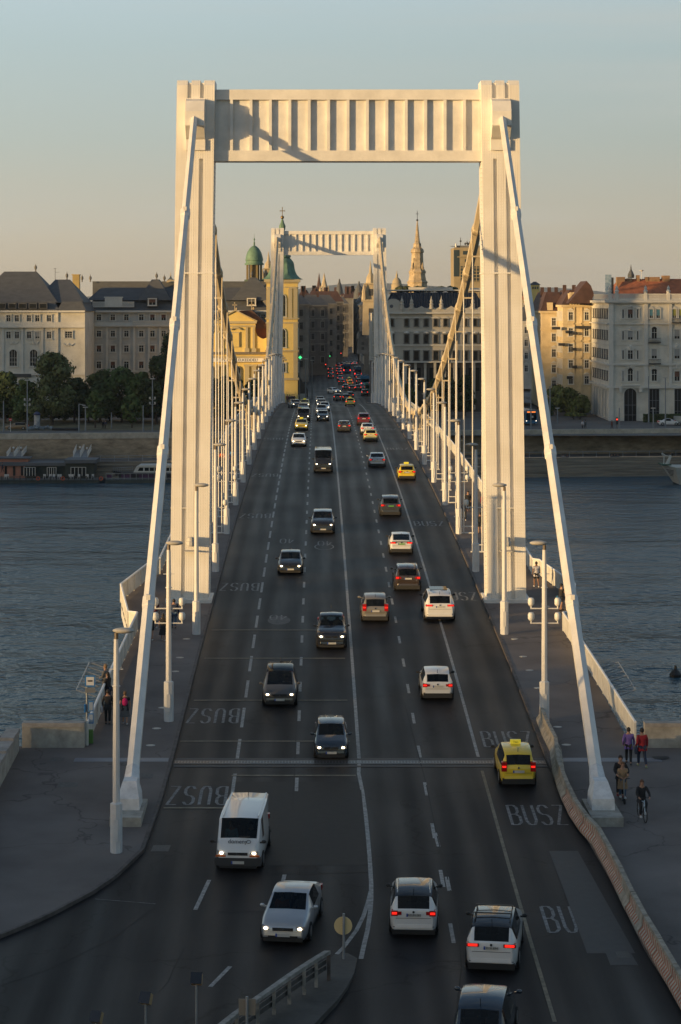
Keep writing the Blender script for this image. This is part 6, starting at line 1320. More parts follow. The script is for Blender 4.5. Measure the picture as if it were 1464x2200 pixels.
for i, (x, w_) in enumerate(((20, 60), (66, 56), (140, 60), (190, 60), (236, 60), (290, 60), (336, 50))):
    tree(x, 846+4*(i % 3), 905, w_, 478, f'low dark shrub mass under the park trees, {ORD[i]} from the left', (g4, g2)[i % 2], n=1700, name='shrub', group='shrubs under the park trees', leaf=.3)
m = MB()
for k in range(5200):
    x = rr.uniform(1384, 1530); X = X_(x, 474); p = Vector((X, 474+rr.random()*1.6, 7.3+rr.random()**.6*1.75)); s = .16; d = Vector((rr.gauss(0, 1), rr.gauss(0, 1), rr.gauss(0, 1))).normalized()*s; e_ = d.orthogonal().normalized()*s*.7
    m.add([p+d, p+e_, p-d, p-e_], [(0, 1, 2, 3)])
m.box(X_(1384, 474), X_(1530, 474), 474.3, 475.4, 7.3, 8.5); tag(m.obj('hedge', g2), 'long dark clipped hedge before the corner palace', 'hedge')
# poles and lamps on the far bank
def pole(px, pyt, pyb, Y, lab, kind=0, grp='poles along the far embankment'):
    X = X_(px, Y); z0, z1 = 7.3, Z_(pyt, Y); t = thing('lamp_post' if kind else 'utility_pole', lab, 'pole', (X, Y, z0), grp); m = MB(); m.tube([(X, Y, z0), (X, Y, z1)], [.16, .1], 7); m.obj('pole', pm('dull_pole', (.20, .22, .24), .5), t)
    m = MB()
    if kind == 1: m.ell((X, Y, z1+.1), (.55, .3, .12), 8, 5); m.obj('lamp_head', LH, t)
    if kind == 2:
        m.tube([(X-.5, Y, z1-4), (X+.5, Y, z1-4)], .04, 5); m.tube([(X-.5, Y, z1-5), (X+.5, Y, z1-5)], .04, 5)
        for sx in (-.5, .5):
            for dz in (-4, -5): m.ell((X+sx, Y, z1+dz+.25), (.2, .2, .28), 7, 5)
        m.ell((X, Y, z1+.1), (.6, .3, .12), 8, 5); m.obj('floodlight', LH, t)
    if kind == 3: m.tube([(X, Y, z1), (X+1.0, Y, z1-.2)], .05, 5); m.ell((X+1, Y, z1-.25), (.4, .2, .1), 8, 5); m.obj('lamp_head', LH, t)
for a in ((8, 861, 932, 440, 'bare grey pole at the far left of the embankment', 0), (59, 818, 932, 440, 'tall grey lamp post with four floodlights on the left embankment', 2), (170, 868, 932, 438, 'grey post with short arm by the traffic lights', 3), (184, 876, 932, 442, 'thin lamp post right of the arm post', 1), (308, 871, 932, 440, 'bare grey pole left of the tall floodlight post', 0), (328, 815, 932, 442, 'tall floodlight post nearest the left backstay', 2), (240, 886, 915, 450, 'short dark post on the lawn', 0),
          (1141, 835, 935, 445, 'tall grey pole beside the blue riverside bus', 0), (1182, 830, 935, 450, 'thin grey pole just right of the backstay', 0), (1331, 876, 937, 440, 'grey traffic light mast in front of the corner palace', 0), (1430, 812, 930, 445, 'thin tall dark lamp pole by the right hedge', 1), (1394, 808, 930, 470, 'thin dark pole before the palace windows', 0), (1404, 878, 935, 442, 'short lamp post with white globe by the right parapet', 1), (1198, 878, 915, 470, 'short lamp with white globe near the bushes', 1), (644, 775, 850, 520, 'lamp post against the ochre tower foot', 1), (657, 772, 852, 505, 'tall pale post in the middle of the junction left side', 1), (671, 775, 852, 530, 'second tall post at junction, right of the pale one', 1)):
    pole(*a)
def tlight(px, py, Y, lab, c, cross=False, z=None):
    p = P(px, py, Y); t = thing('traffic_light' if not cross else 'pharmacy_sign', lab, 'traffic light' if not cross else 'lit sign', p, 'small lit signals' if not cross else None); m = MB()
    if cross: m.box(p.x-.45, p.x+.45, Y-.05, Y, p.z-.15, p.z+.15); m.box(p.x-.15, p.x+.15, Y-.06, Y+.01, p.z-.45, p.z+.45)
    else: m.ell((p.x, Y-.1, p.z), (.17, .1, .17), 8, 5)
    m.obj('lit_cross' if cross else 'lens', pm('signal_'+c, {'g': (.05, .5, .15), 'r': (.5, .02, .02)}[c], .4, emit={'g': (.05, 1, .25), 'r': (1, .06, .03)}[c], es=1.2), t)
    if not cross: m = MB(); m.box(p.x-.22, p.x+.22, Y, Y+.25, p.z-1.0, p.z+.4); m.tube([(p.x, Y+.1, z or 7.3), (p.x, Y+.1, p.z-.9)], .06, 5); m.obj('signal_box', DARK, t)
tlight(645.5, 768, 636, 'green lit pharmacy cross on the shaded building left of street', 'g', True); tlight(709, 765, 760, 'green traffic signal far down the street', 'g', z=10); tlight(733, 759, 800, 'red traffic signal above the street traffic', 'r', z=10)
tlight(1326, 901, 440, 'red traffic signal beside the corner palace arch', 'r'); tlight(795, 822, 555, 'red traffic signal hard against the right pylon leg', 'r', z=10); tlight(700, 783, 700, 'low red traffic signal left of the street queue', 'r', z=10)
# advertising column, signs, cars and people on the left bank
t = thing('advertising_column', 'white and blue round advertising column on the left bank', 'advertising column', P(80, 922, 448)); X = X_(80, 448); m = MB(); m.lathe([(.62, 0), (.62, 2.9)], X, 448, 7.3, 14); m.obj('drum', pm('poster_paper', (.40, .44, .48), .7, var=.5, scale=1.4, coord='world', col2=(.5, .5, .5)), t); m = MB(); m.lathe([(.7, 2.9), (.75, 3.1), (.5, 3.4), (.1, 3.6)], X, 448, 7.3, 14); m.obj('cap', pm('navy_cap', (.015, .03, .09), .5), t)
t = thing('no_entry_sign', 'red no entry sign on a white post on the left bank', 'road sign', P(23, 932, 440)); X = X_(23, 440); m = MB(); m.tube([(X, 440, 7.3), (X, 440, 9.6)], .05, 5); m.obj('post', WHITE, t); m = MB(); m.tube([(X, 439.9, 9.7), (X, 439.95, 9.7)], .32, 14); d = m.obj('sign_plate', RD if 0 else pm('sign_red', (.4, .02, .02), .5), t); m = MB(); m.box(X-.2, X+.2, 439.86, 439.9, 9.65, 9.75); m.obj('bar', WHITE, d)
t = thing('pier_number_sign', 'dark board reading 11 at the left edge of the quay', 'sign', P(4, 960, 424)); p = P(5, 936, 424); m = MB(); m.box(p.x-.4, p.x+.4, 424, 424.1, p.z-.35, p.z+.35); b_ = m.obj('board', DARK, t); text('numerals', '11', .6, (p.x, 423.97, p.z), (R(90), 0, 0), WHITE, b_); m = MB(); m.box(p.x-.4, p.x+.4, 424, 424.1, p.z-.9, p.z-.4); m.tube([(p.x, 424.15, 3.4), (p.x, 424.15, p.z)], .06, 5); m.obj('lower_board', WHITE, t)
def bankcar(px, lab, pt, Y, z, yaw, kind='sedan', L=4.5): t = car('parked_car', lab, kind, pt, L, 1.8, None, lights=None, detail=False); t.location = (X_(px, Y), Y, z); t.rotation_euler = (0, 0, yaw); return t
bankcar(37, 'brown car parked side-on behind the left embankment parapet', paint('bronze', (.20, .13, .07)), 446, 7.35, R(90), 'hatch'); bankcar(1437, 'white saloon side-on on the right riverside road', W_, 462, 7.35, R(-90)); bankcar(1474, 'grey blue van cut by the right edge of the view', LG, 462, 7.35, R(-90), 'van', 5)
t = thing('tarp_pile', 'pile of blue and dark covered goods beside the brown car', 'goods', (X_(85, 445), 445, 7.3)); m = MB()
for k in range(16): m.ell((X_(64+3.2*k, 445), 445+rr.random(), 7.6+rr.random()*.3), (.35+.2*rr.random(), .4, .3+.2*rr.random()), 7, 4)
m.obj('bundles', pm('tarps', (.03, .035, .04), .7, var=.8, scale=.6, coord='world', col2=(.22, .28, .33)), t); m = MB(); m.tube([(X_(112, 444), 444, 7.6), (X_(172, 444), 444, 7.6)], .25, 8); m.obj('covered_roll', DARK, t)
# pontoon restaurant
PY_ = 404.5
t = thing('pontoon_restaurant', 'floating pontoon restaurant with salmon and dark green cabins, fence and white chairs', 'pontoon', P(100, 1030, PY_)); k = F/PY_
def pb(part, mat, x0, x1, y0, y1, d0, d1, par=None): m = MB(); m.box(X_(x0, PY_), X_(x1, PY_), PY_+d0, PY_+d1, Z_(y1, PY_), Z_(y0, PY_)); return m.obj(part, mat, par or t)
DGN = pm('dark_green_boards', (.025, .035, .03), .7, var=.2, scale=2, coord='world'); PNK = pm('salmon_boards', (.36, .16, .11), .7, var=.1, scale=2, coord='world'); RF = pm('grey_roof_felt', (.09, .10, .115), .6)
m = MB(); m.prism([(X_(-60, PY_), PY_-1), (X_(214, PY_), PY_-1), (X_(228, PY_), PY_+3.5), (X_(214, PY_), PY_+8), (X_(-60, PY_), PY_+8)], -.6, Z_(1030, PY_)); m.obj('hull', pm('pontoon_hull', (.035, .05, .05), .6, var=.3, scale=1, coord='world'), t); pb('deck', pm('deck_boards', (.13, .15, .16), .7), -60, 214, 1029, 1031, -1, 8)
pb('cabin_wall', PNK, -60, 52, 1002, 1030, 1.5, 6); pb('cabin_wall', DGN, 52, 140, 1002, 1030, 1.5, 6); pb('cabin_wall', DGN, 140, 201, 996, 1030, .8, 6)
pb('roof', RF, -60, 140, 995, 1001.8, 1, 6.6); pb('roof', RF, 138, 207, 988, 995.8, .3, 6.8); pb('upper_deck', PNK, -60, 56, 988, 995, 3, 6); pb('upper_roof', RF, -60, 61, 985.5, 988, 2.6, 6.4)
for a, b in ((51, 75), (101, 120), (152, 184)):
    w_ = pb('glazed_doors', WG, a, b, 1004, 1023, .6, 1.6) ; m = MB()
    for i in range(5): xx = X_(a+(b-a)*i/4, PY_); m.box(xx-.05, xx+.05, PY_+.55, PY_+.62, Z_(1023, PY_), Z_(1004, PY_))
    m.box(X_(a, PY_), X_(b, PY_), PY_+.55, PY_+.62, Z_(1005, PY_), Z_(1004, PY_)); m.obj('door_frame', WF, w_)
for a in (8, 26, 43): pb('panel_window', WG, a, a+5, 1003, 1023, 1.4, 1.6)
m = MB()
for i in range(19): x = X_(-20+13*i, PY_); m.box(x-.07, x+.07, PY_-1, PY_-.86, Z_(1040, PY_), Z_(1021, PY_))
for y in (1023, 1026): m.box(X_(-60, PY_), X_(222, PY_), PY_-1, PY_-.93, Z_(y+.6, PY_), Z_(y, PY_))
m.obj('deck_fence', IRON, t)
for i, x in enumerate((12, 17, 96, 108, 116, 126, 130, 150, 156, 170, 188, 200)):
    m = MB(); X = X_(x, PY_); z = Z_(1030, PY_); m.box(X-.22, X+.22, PY_-.3, PY_+.1, z+.42, z+.47); m.box(X-.22, X+.22, PY_+.08, PY_+.12, z+.45, z+.95)
    for sx in (-.2, .2):
        for sy in (-.28, .08): m.box(X+sx-.02, X+sx+.02, PY_+sy-.02, PY_+sy+.02, z, z+.42)
    tag(m.obj('plastic_chair', pm('white_plastic', (.5, .5, .5), .5)), f'white chair on the pontoon deck, {ORD[i]} from the left', 'chair', 'white chairs on the pontoon')
for x, lab in ((137, 'bright orange life ring hung on the pontoon fence'), (84, 'dull red life ring on the pontoon fence at left'), (219, 'small red life ring at the right tip of pontoon')):
    m = MB(); X, Z = X_(x, PY_), Z_(1027, PY_); m.tube([(X+.3*math.cos(a*.5236), PY_-1.15, Z+.3*math.sin(a*.5236)) for a in range(13)], .09, 6, cap=False); tag(m.obj('life_ring', pm('ring_orange', (.5, .10, .04), .6)), lab, 'life ring', 'life rings on the pontoon')
def gang(x0, y0, x1, y1, lab, w=1.3):
    Ya, Yb = 411, 421; a, b = P(x0, y0, Ya), P(x1, y1, Yb); t = thing('gangway', lab, 'gangway', a, 'white lattice gangways'); m = MB(); m.frus([(a.x-w/2, Ya, a.z), (a.x+w/2, Ya, a.z), (a.x+w/2, Ya, a.z+.15), (a.x-w/2, Ya, a.z+.15)], [(b.x-w/2, Yb, b.z), (b.x+w/2, Yb, b.z), (b.x+w/2, Yb, b.z+.15), (b.x-w/2, Yb, b.z+.15)]); m.obj('walkway', GALV, t); m = MB()
    for s in (-1, 1):
        o = Vector((s*w/2, 0, 0)); m.tube([a+o+Vector((0, 0, 1.1)), b+o+Vector((0, 0, 1.1))], .05, 5)
        for i in range(9): c, d = a.lerp(b, i/9)+o, a.lerp(b, (i+1)/9)+o; m.tube([c, d+Vector((0, 0, 1.1))], .035, 4); m.tube([c+Vector((0, 0, 1.1)), d], .035, 4)
    m.obj('lattice_rail', WHITE, t)
    for i, c in enumerate((a, b)): m = MB(); m.tube([c+Vector((w/2, 0, 0)), c+Vector((w/2, 0, 1.9))], .04, 5); m.obj('lamp_stem', GALV, t); m = MB(); m.ell((c.x+w/2, c.y, c.z+2.0), (.2, .2, .2), 8, 5); m.obj('globe_lamp', pm('globe', (.6, .6, .6), .3), t, smooth=True)
gang(22, 985, 34, 968, 'lattice gangway at far left, left of its pair'); gang(38, 985, 54, 966, 'lattice gangway at far left, right of its pair'); gang(165, 984, 173, 966, 'lattice gangway in the middle, left of its pair'); gang(180, 986, 190, 966, 'lattice gangway in the middle, right of its pair')
t = thing('quay_kiosk', 'low flat-roofed kiosk on the quay at the left edge', 'kiosk', P(10, 975, 424)); m = MB(); m.box(X_(-40, 420), X_(30, 420), 420, 423, 3.4, Z_(952, 420)); m.obj('kiosk_wall', stone('kiosk_grey', (.14, .13, .12)), t); m = MB(); m.box(X_(-40, 420)-.3, X_(32, 420), 419.6, 423.3, Z_(952, 420), Z_(948, 420)); m.obj('kiosk_roof', TRIM, t)
# white tour boat and its mooring pontoon; ship bow at the right edge
BY = 405
t = thing('mooring_pontoon', 'low grey mooring pontoon with purple banners and white rail', 'pontoon', P(300, 1032, BY)); m = MB(); m.box(X_(228, BY), X_(420, BY), BY-1, BY+1.6, -.4, Z_(1030, BY)); m.obj('hull', MC['pontoon_hull'], t)
m = MB()
for i in range(14): x = X_(229+13*i, BY); m.box(x-.04, x+.04, BY-.9, BY-.82, Z_(1030, BY), Z_(1016, BY))
m.box(X_(229, BY), X_(400, BY), BY-.9, BY-.84, Z_(1017, BY), Z_(1016, BY)); m.box(X_(229, BY), X_(400, BY), BY-.9, BY-.84, Z_(1027, BY), Z_(1026, BY)); m.obj('rail', GALV, t)
for a, b in ((231, 243), (262, 284), (300, 330)): m = MB(); m.box(X_(a, BY), X_(b, BY), BY-.8, BY-.76, Z_(1026, BY), Z_(1019, BY)); m.obj('purple_banner', pm('purple_cloth', (.06, .02, .07), .7), t)
t = thing('tour_boat', 'white river tour boat with a row of cabin windows moored left of the pylon', 'boat', P(330, 1020, 409)); BY = 408; m = MB()
m.frus([(X_(246, BY), BY+1.5, .1), (X_(262, BY), BY, -.2), (X_(470, BY), BY, -.2), (X_(470, BY), BY+3.6, -.2), (X_(262, BY), BY+3.6, -.2)], [(X_(240, BY), BY+1.8, Z_(1012, BY)), (X_(262, BY), BY-.3, Z_(1015, BY)), (X_(470, BY), BY-.3, Z_(1016, BY)), (X_(470, BY), BY+3.9, Z_(1016, BY)), (X_(262, BY), BY+3.9, Z_(1015, BY))]); m.obj('hull', pm('boat_hull', (.03, .03, .035), .4), t)
m = MB(); m.vprism([(X_(286, BY), Z_(1016, BY)), (X_(293, BY), Z_(1003, BY)), (X_(470, BY), Z_(1001, BY)), (X_(470, BY), Z_(1016, BY))], BY+.2, BY+3.4); m.vprism([(X_(294, BY), Z_(1003, BY)), (X_(300, BY), Z_(999, BY)), (X_(470, BY), Z_(998, BY)), (X_(470, BY), Z_(1002, BY))], BY-.1, BY+3.7); cb_ = m.obj('cabin', pm('boat_white', (.62, .62, .60), .4), t)
m = MB(); m.vprism([(X_(296, BY), Z_(1012, BY)), (X_(300, BY), Z_(1005, BY)), (X_(308, BY), Z_(1005, BY)), (X_(308, BY), Z_(1012, BY))], BY+.15, BY+.25)
for i in range(12): m.box(X_(311+11*i, BY), X_(320+11*i, BY), BY+.15, BY+.25, Z_(1012, BY), Z_(1005, BY))
m.obj('cabin_windows', WG, cb_)
m = MB()
for i in range(10): x = X_(244+4.5*i, BY); m.tube([(x, BY, Z_(1014, BY)), (x, BY, Z_(1005, BY))], .03, 4)
m.tube([(X_(242, BY), BY, Z_(1006, BY)), (X_(286, BY), BY, Z_(1003, BY))], .04, 4); m.tube([(X_(242, BY), BY, Z_(1010, BY)), (X_(286, BY), BY, Z_(1009, BY))], .03, 4); m.obj('bow_rail', GALV, t)
SY = 400; t = thing('river_ship', 'white ship bow with mast entering at the right edge', 'ship', P(1450, 1038, SY)); m = MB()
bow = lambda x, y, d: (X_(x, SY), SY+d, Z_(y, SY))
m.frus([bow(1453, 1040, 3), bow(1462, 1042, .8), bow(1620, 1042, .5), bow(1620, 1042, 7), bow(1462, 1042, 5.5)], [bow(1425, 1000, 3), bow(1450, 1004, -.5), bow(1620, 1006, -1), bow(1620, 1006, 8), bow(1450, 1004, 7)]); hl = m.obj('hull', pm('ship_white', (.50, .49, .44), .45, var=.1, scale=1, coord='world'), t)
m = MB(); m.frus([bow(1453, 1046, 3), bow(1462, 1046, .9), bow(1620, 1046, .6), bow(1620, 1046, 6.8), bow(1462, 1046, 5.4)], [bow(1452, 1038, 3), bow(1462, 1038, .7), bow(1620, 1038, .4), bow(1620, 1038, 7), bow(1462, 1038, 5.6)]); m.obj('boot_stripe', DARK, t)
m = MB()
for i in range(5): a, b = bow(1433+2*i, 1009+3*i, .55-.02*i), bow(1447, 1011+3*i, -.35+.1*i); m.tube([a, b], .05, 4)
m.obj('hull_stripes', DARK, hl)
m = MB(); m.box(X_(1424, SY), X_(1444, SY), SY+.6, SY+5.2, Z_(1000.5, SY), Z_(998.5, SY)); m.obj('green_deck_edge', pm('deck_green', (.03, .09, .05), .6), t)
m = MB(); m.tube([bow(1437, 1000, 2), bow(1446, 979, 2)], [.35, .2], 8); m.tube([bow(1427, 979, 2), bow(1446, 983, 2)], .12, 6); m.tube([bow(1430, 999, 2), bow(1431, 980, 2)], .1, 6); m.tube([bow(1425, 976, 2), bow(1432, 979, 2)], .16, 6); m.obj('mast', MC['ship_white'], t); m = MB(); m.tube([bow(1446, 980, 2), bow(1449, 975, 2)], .28, 8); m.obj('black_cap', DARK, t)
# low wall along the plaza, left of the approach
t = thing('plaza_wall', 'low pale wall curving by the kerb left of the plaza', 'wall', P(655, 852, 520)); m = MB(); m.box(X_(631, 522), X_(646, 522), 520, 520.6, 9.9, 11.3); m.box(X_(646, 530), X_(659, 530), 526, 526.6, 9.9, 11.3); m.obj('wall_blocks', TRIM, t)
t = thing('stair_parapet', 'dark sloped stair parapet beside the ochre tower foot', 'stairs', P(650, 840, 540)); m = MB(); m.vprism([(X_(640, 540), Z_(806, 540)), (X_(642, 540), Z_(806, 540)), (X_(662, 540), Z_(838, 540)), (X_(662, 540), 10), (X_(640, 540), 10)], 540, 541); m.obj('stair_wall', DKB, t)
# ------------------------------------------------------------------ people
SK = pm('skin', (.36, .20, .13), .6); SKD = pm('skin_tan', (.25, .13, .08), .6)
def cloth(n, c): return pm('cloth_'+n, c, .85, var=.15, scale=12)
def skin_mesh(name, verts, edges, rad, mat, par, sub=1, root=0):
    me = bpy.data.meshes.new(name); me.from_pydata(verts, edges, []); me.materials.append(mat); o = mk(name, me, par)
    sm = o.modifiers.new('skin', 'SKIN'); sm.use_smooth_shade = True
    for i, r in enumerate(rad): me.skin_vertices[0].data[i].radius = (r, r) if not isinstance(r, tuple) else r; me.skin_vertices[0].data[i].use_root = (i == root)
    s = o.modifiers.new('sub', 'SUBSURF'); s.levels = sub; s.render_levels = sub; return o
def person(lab, loc, yaw, top, bottom, hair=(.02, .015, .012), stride=.25, H=1.75, arms='walk', legs='trousers', sleeves=True, shoes=(.02, .02, .02), skin=SK, pack=None, seat=None, hat=None, long_hair=False, coat=False, lean=0, name='person', bag=None):
    k = H/1.75; t = thing(name, lab, 'person', (0, 0, 0), 'people on foot' if not seat else None); V3 = lambda x, y, z: (x*k, y*k, z*k)
    st = stride; pel = (0, 0, .93); ch = (0, .02+lean, 1.36); nk = (0, .03+lean, 1.48)
    hipL, hipR = (-.09, 0, .90), (.09, 0, .90)
    kL, aL, tL = (-.10, st*.55, .50), (-.10, st*.55-.02, .08), (-.11, st*.55+.15, .03); kR, aR, tR = (.10, -st*.15, .50), (.10, -st*.8, .13), (.11, -st*.8+.12, .04)
    if seat == 'bike': kL, aL, tL = (-.12, .40, .78), (-.12, .22, .34), (-.12, .38, .28); kR, aR, tR = (.12, .36, .66), (.12, .30, .20), (.12, .46, .16)
    sh = (.19, .02+lean, 1.40); eL, wL = (-.26, -.08*st*4, 1.13), (-.25, .10+st*.2, .90); eR, wR = (.26, .06*st*4, 1.13), (.26, .12, .90)
    if seat == 'car': kL, aL, tL = (-.12, .42, .98), (-.12, .72, .70), (-.12, .86, .72); kR, aR, tR = (.12, .42, .98), (.12, .72, .70), (.12, .86, .72)
    if arms == 'bars': eL, wL = (-.29, .22+lean, 1.16), (-.24, .46+lean, 1.06); eR, wR = (.29, .22+lean, 1.16), (.24, .46+lean, 1.06)
    if arms == 'hold': eL, wL = (-.25, .10, 1.12), (-.10, .28, 1.05); eR, wR = (.25, .10, 1.12), (.10, .28, 1.05)
    if arms == 'phone': eL, wL = (-.24, .16, 1.16), (-.08, .30, 1.34); eR, wR = (.24, .16, 1.16), (.08, .30, 1.34)
    vs = [pel, (0, .01+lean*.5, 1.12), ch, nk, (0, .05+lean, 1.58), (0, .06+lean, 1.70), hipL, kL, aL, tL, hipR, kR, aR, tR, (-sh[0], sh[1], sh[2]), eL, wL, (sh[0], sh[1], sh[2]), eR, wR]
    es = [(0, 1), (1, 2), (2, 3), (3, 4), (4, 5), (0, 6), (6, 7), (7, 8), (8, 9), (0, 10), (10, 11), (11, 12), (12, 13), (2, 14), (14, 15), (15, 16), (2, 17), (17, 18), (18, 19)]
    ra = [(.15, .10), (.13, .095), (.165, .105), .055, (.088, .10), (.075, .085), .085, .06, .04, .035, .085, .06, .04, .035, .06, .042, .027, .06, .042, .027]
    for s, wi in ((-1, 16), (1, 19)):       # palm and five fingers on each hand
        wv = Vector(vs[wi]); ev = Vector(vs[wi-1]); d = (wv-ev).normalized(); side = Vector((s, 0, 0)); pi_ = len(vs); vs.append(tuple(wv+d*.07)); ra.append(.030); es.append((wi, pi_)); fwd = Vector((0, 1, 0)) if abs(d.y) < .7 else Vector((1, 0, 0))
        for f, ln in ((-.03, .06), (-.01, .075), (.01, .07), (.03, .055)):
            vs.append(tuple(wv+d*(.075+ln)+fwd*f+side*-.012)); ra.append(.009); es.append((pi_, len(vs)-1))
        vs.append(tuple(wv+d*.06+fwd*.06)); ra.append(.010); es.append((pi_, len(vs)-1))
    skin_mesh('body', [V3(*v) for v in vs], es, [tuple(q*k for q in r) if isinstance(r, tuple) else r*k for r in ra], skin, t)
    ti = [0, 1, 2, 14, 17]+([15, 18] if sleeves else []); tv = [vs[i] for i in ti]; tr = [(.205, .155), (.175, .13), (.195, .135), .082, .082]; te = [(0, 1), (1, 2), (2, 3), (2, 4)]
    if sleeves: tv += [vs[16], vs[19]]; tr += [.062, .062, .045, .045]; te += [(3, 5), (4, 6), (5, 7), (6, 8)]
    else: tv += [tuple(Vector(vs[14]).lerp(Vector(vs[15]), .55)), tuple(Vector(vs[17]).lerp(Vector(vs[18]), .55))]; tr += [.068, .068]; te += [(3, 5), (4, 6)]
    tv.append((0, .0, .76)); tr.append((.215, .165)); te.append((0, len(tv)-1))
    skin_mesh('jacket' if sleeves else 'shirt', [V3(*v) for v in tv], te, [tuple(q*k for q in r) if isinstance(r, tuple) else r*k for r in tr], top, t)
    if coat: m = MB(); m.lathe([(.26*k, .48*k), (.235*k, .7*k), (.215*k, .95*k)], n=12, sy=.8); m.obj('coat_skirt', top, t, smooth=True)
    if legs == 'skirt':
        m = MB(); m.lathe([(.28*k, .42*k), (.22*k, .7*k), (.17*k, .98*k)], n=12, sy=.8); m.obj('skirt', bottom, t, smooth=True)
    else:
        f = 1 if legs == 'trousers' else .55
        q = [vs[0], vs[6], vs[7], tuple(Vector(vs[7]).lerp(Vector(vs[8]), .93)), vs[10], vs[11], tuple(Vector(vs[11]).lerp(Vector(vs[12]), .93))]; rr_ = [(.165, .12), .105, .078, .062, .105, .078, .062]; ee = [(0, 1), (1, 2), (2, 3), (0, 4), (4, 5), (5, 6)]
        if legs == 'shorts': q = [vs[0], vs[6], tuple(Vector(vs[6]).lerp(Vector(vs[7]), .85)), vs[10], tuple(Vector(vs[10]).lerp(Vector(vs[11]), .85))]; rr_ = [(.17, .125), .11, .10, .11, .10]; ee = [(0, 1), (1, 2), (0, 3), (3, 4)]
        skin_mesh('trousers' if legs == 'trousers' else 'shorts', [V3(*v) for v in q], ee, [tuple(a*k for a in r) if isinstance(r, tuple) else r*k for r in rr_], bottom, t)
    shm = pm('shoe_%d' % int(shoes[0]*100), shoes, .6)
    for a, b in ((aL, tL), (aR, tR)):
        m = MB(); c = (Vector(a)+Vector(b))/2*k; m.ell((c.x, c.y, max(.05, c.z-.01)), (.055*k, .15*k, .055*k), 8, 5); m.obj('shoe', shm, t, smooth=True)
    hm = pm('hair_%d' % int(hair[0]*1000), hair, .7); hc = Vector((0, .045+lean, 1.645))*k; m = MB(); m.ell((hc.x, hc.y-.018*k, hc.z+.018*k), (.098*k, .112*k, .122*k), 12, 8)
    m.v = [v if (v[1] < hc.y+.05*k or v[2] > hc.z+.05*k) else (v[0]*.75, hc.y+.03*k, v[2]) for v in m.v]
    if long_hair: m.ell((0, hc.y-.07*k, hc.z-.16*k), (.10*k, .05*k, .2*k), 8, 6)
    m.obj('hair', hm, t, smooth=True)
    fc = MB(); yf = hc.y+.088*k
    for s in (-1, 1): fc.ell((s*.033*k, yf-.004, hc.z+.005*k), (.012*k, .006*k, .008*k), 6, 4)
    fc.ell((0, yf, hc.z-.055*k), (.025*k, .006*k, .007*k), 6, 4); fc.obj('eyes_and_mouth', pm('face_dark', (.06, .03, .025), .5), t)
    fc = MB(); fc.ell((0, yf+.006*k, hc.z-.02*k), (.014*k, .02*k, .024*k), 6, 4)
    for s in (-1, 1): fc.ell((s*.09*k, hc.y, hc.z-.01*k), (.012*k, .02*k, .03*k), 6, 4)
    fc.obj('nose_and_ears', skin, t, smooth=True)
    if hat: m = MB(); m.ell((0, hc.y-.01, hc.z+.06*k), (.115*k, .125*k, .09*k), 10, 6); m.box(-.07*k, .07*k, hc.y+.08*k, hc.y+.2*k, hc.z+.05*k, hc.z+.065*k); m.obj('cap', hat, t, smooth=True)
    if pack: m = MB(); m.ell((0, ch[1]*k-.2*k, 1.22*k), (.15*k, .11*k, .22*k), 10, 7); m.obj('backpack', pack, t, smooth=True)
    if bag: m = MB(); m.ell((-.3*k, -.05, .78*k), (.08*k, .14*k, .2*k), 8, 6); m.obj('bag', bag, t, smooth=True)
    t.location = loc; t.rotation_euler = (0, 0, yaw)
    for c in KIDS[t.name]: c.matrix_parent_inverse = Matrix.Identity(4)
    return t
def gp_(px, py): return G(px, py, .13, 60)
BKC, NVC = cloth('black', (.015, .015, .017)), cloth('navy', (.02, .03, .06)); JN = cloth('jeans', (.05, .09, .15)); MR = cloth('maroon', (.09, .015, .02)); PU = cloth('purple', (.13, .085, .30)); RE = cloth('red', (.30, .015, .02)); TN = cloth('camel', (.28, .18, .10)); WH = cloth('white', (.5, .48, .5)); PK = cloth('pink', (.45, .01, .12)); GRC = cloth('grey', (.10, .10, .10)); ORC = cloth('orange', (.6, .12, .02)); BLC = cloth('blue', (.03, .16, .35)); PKC = cloth('light_pink', (.5, .25, .25))
person('walker in a purple hooded jacket with dark trousers seen from behind', gp_(1351, 1642), R(-8), PU, BKC, stride=.5, H=1.72); person('walker in a red jacket with dark side bag, near the parapet', gp_(1380, 1648), R(6), RE, NVC, stride=.5, H=1.82, shoes=(.3, .35, .2), bag=NVC)
person('jogger in white shirt and black shorts on the right footway bay', gp_(1153, 1262), R(5), WH, BKC, stride=.45, H=1.75, legs='shorts', sleeves=False, skin=SKD, shoes=(.5, .5, .5)); person('person in dark clothes with blue bag leaning by the right railing', gp_(1206, 1313), R(-60), BKC, NVC, stride=.2, legs='shorts', sleeves=False, arms='phone', bag=cloth('bright_blue', (.02, .2, .4)))
person('person in maroon shirt, jeans and red cap on the left footway', gp_(333, 1350), 0, MR, JN, stride=.3, H=1.85, sleeves=False, hat=cloth('redcap', (.2, .02, .02)), shoes=(.5, .5, .5)); person('person in black with shorts partly behind the left backstay', gp_(325, 1376), 0, BKC, BKC, stride=.4, legs='shorts', sleeves=False, shoes=(.5, .5, .5)); person('woman in a black skirt walking beside the floodlight lamp post', gp_(351, 1378), 0, BKC, BKC, stride=.3, H=1.65, legs='skirt', sleeves=False, long_hair=True, shoes=(.4, .4, .4)); person('person in dark jacket and jeans behind the floodlight lamp post', gp_(374, 1350), 0, NVC, JN, stride=.3, H=1.8)
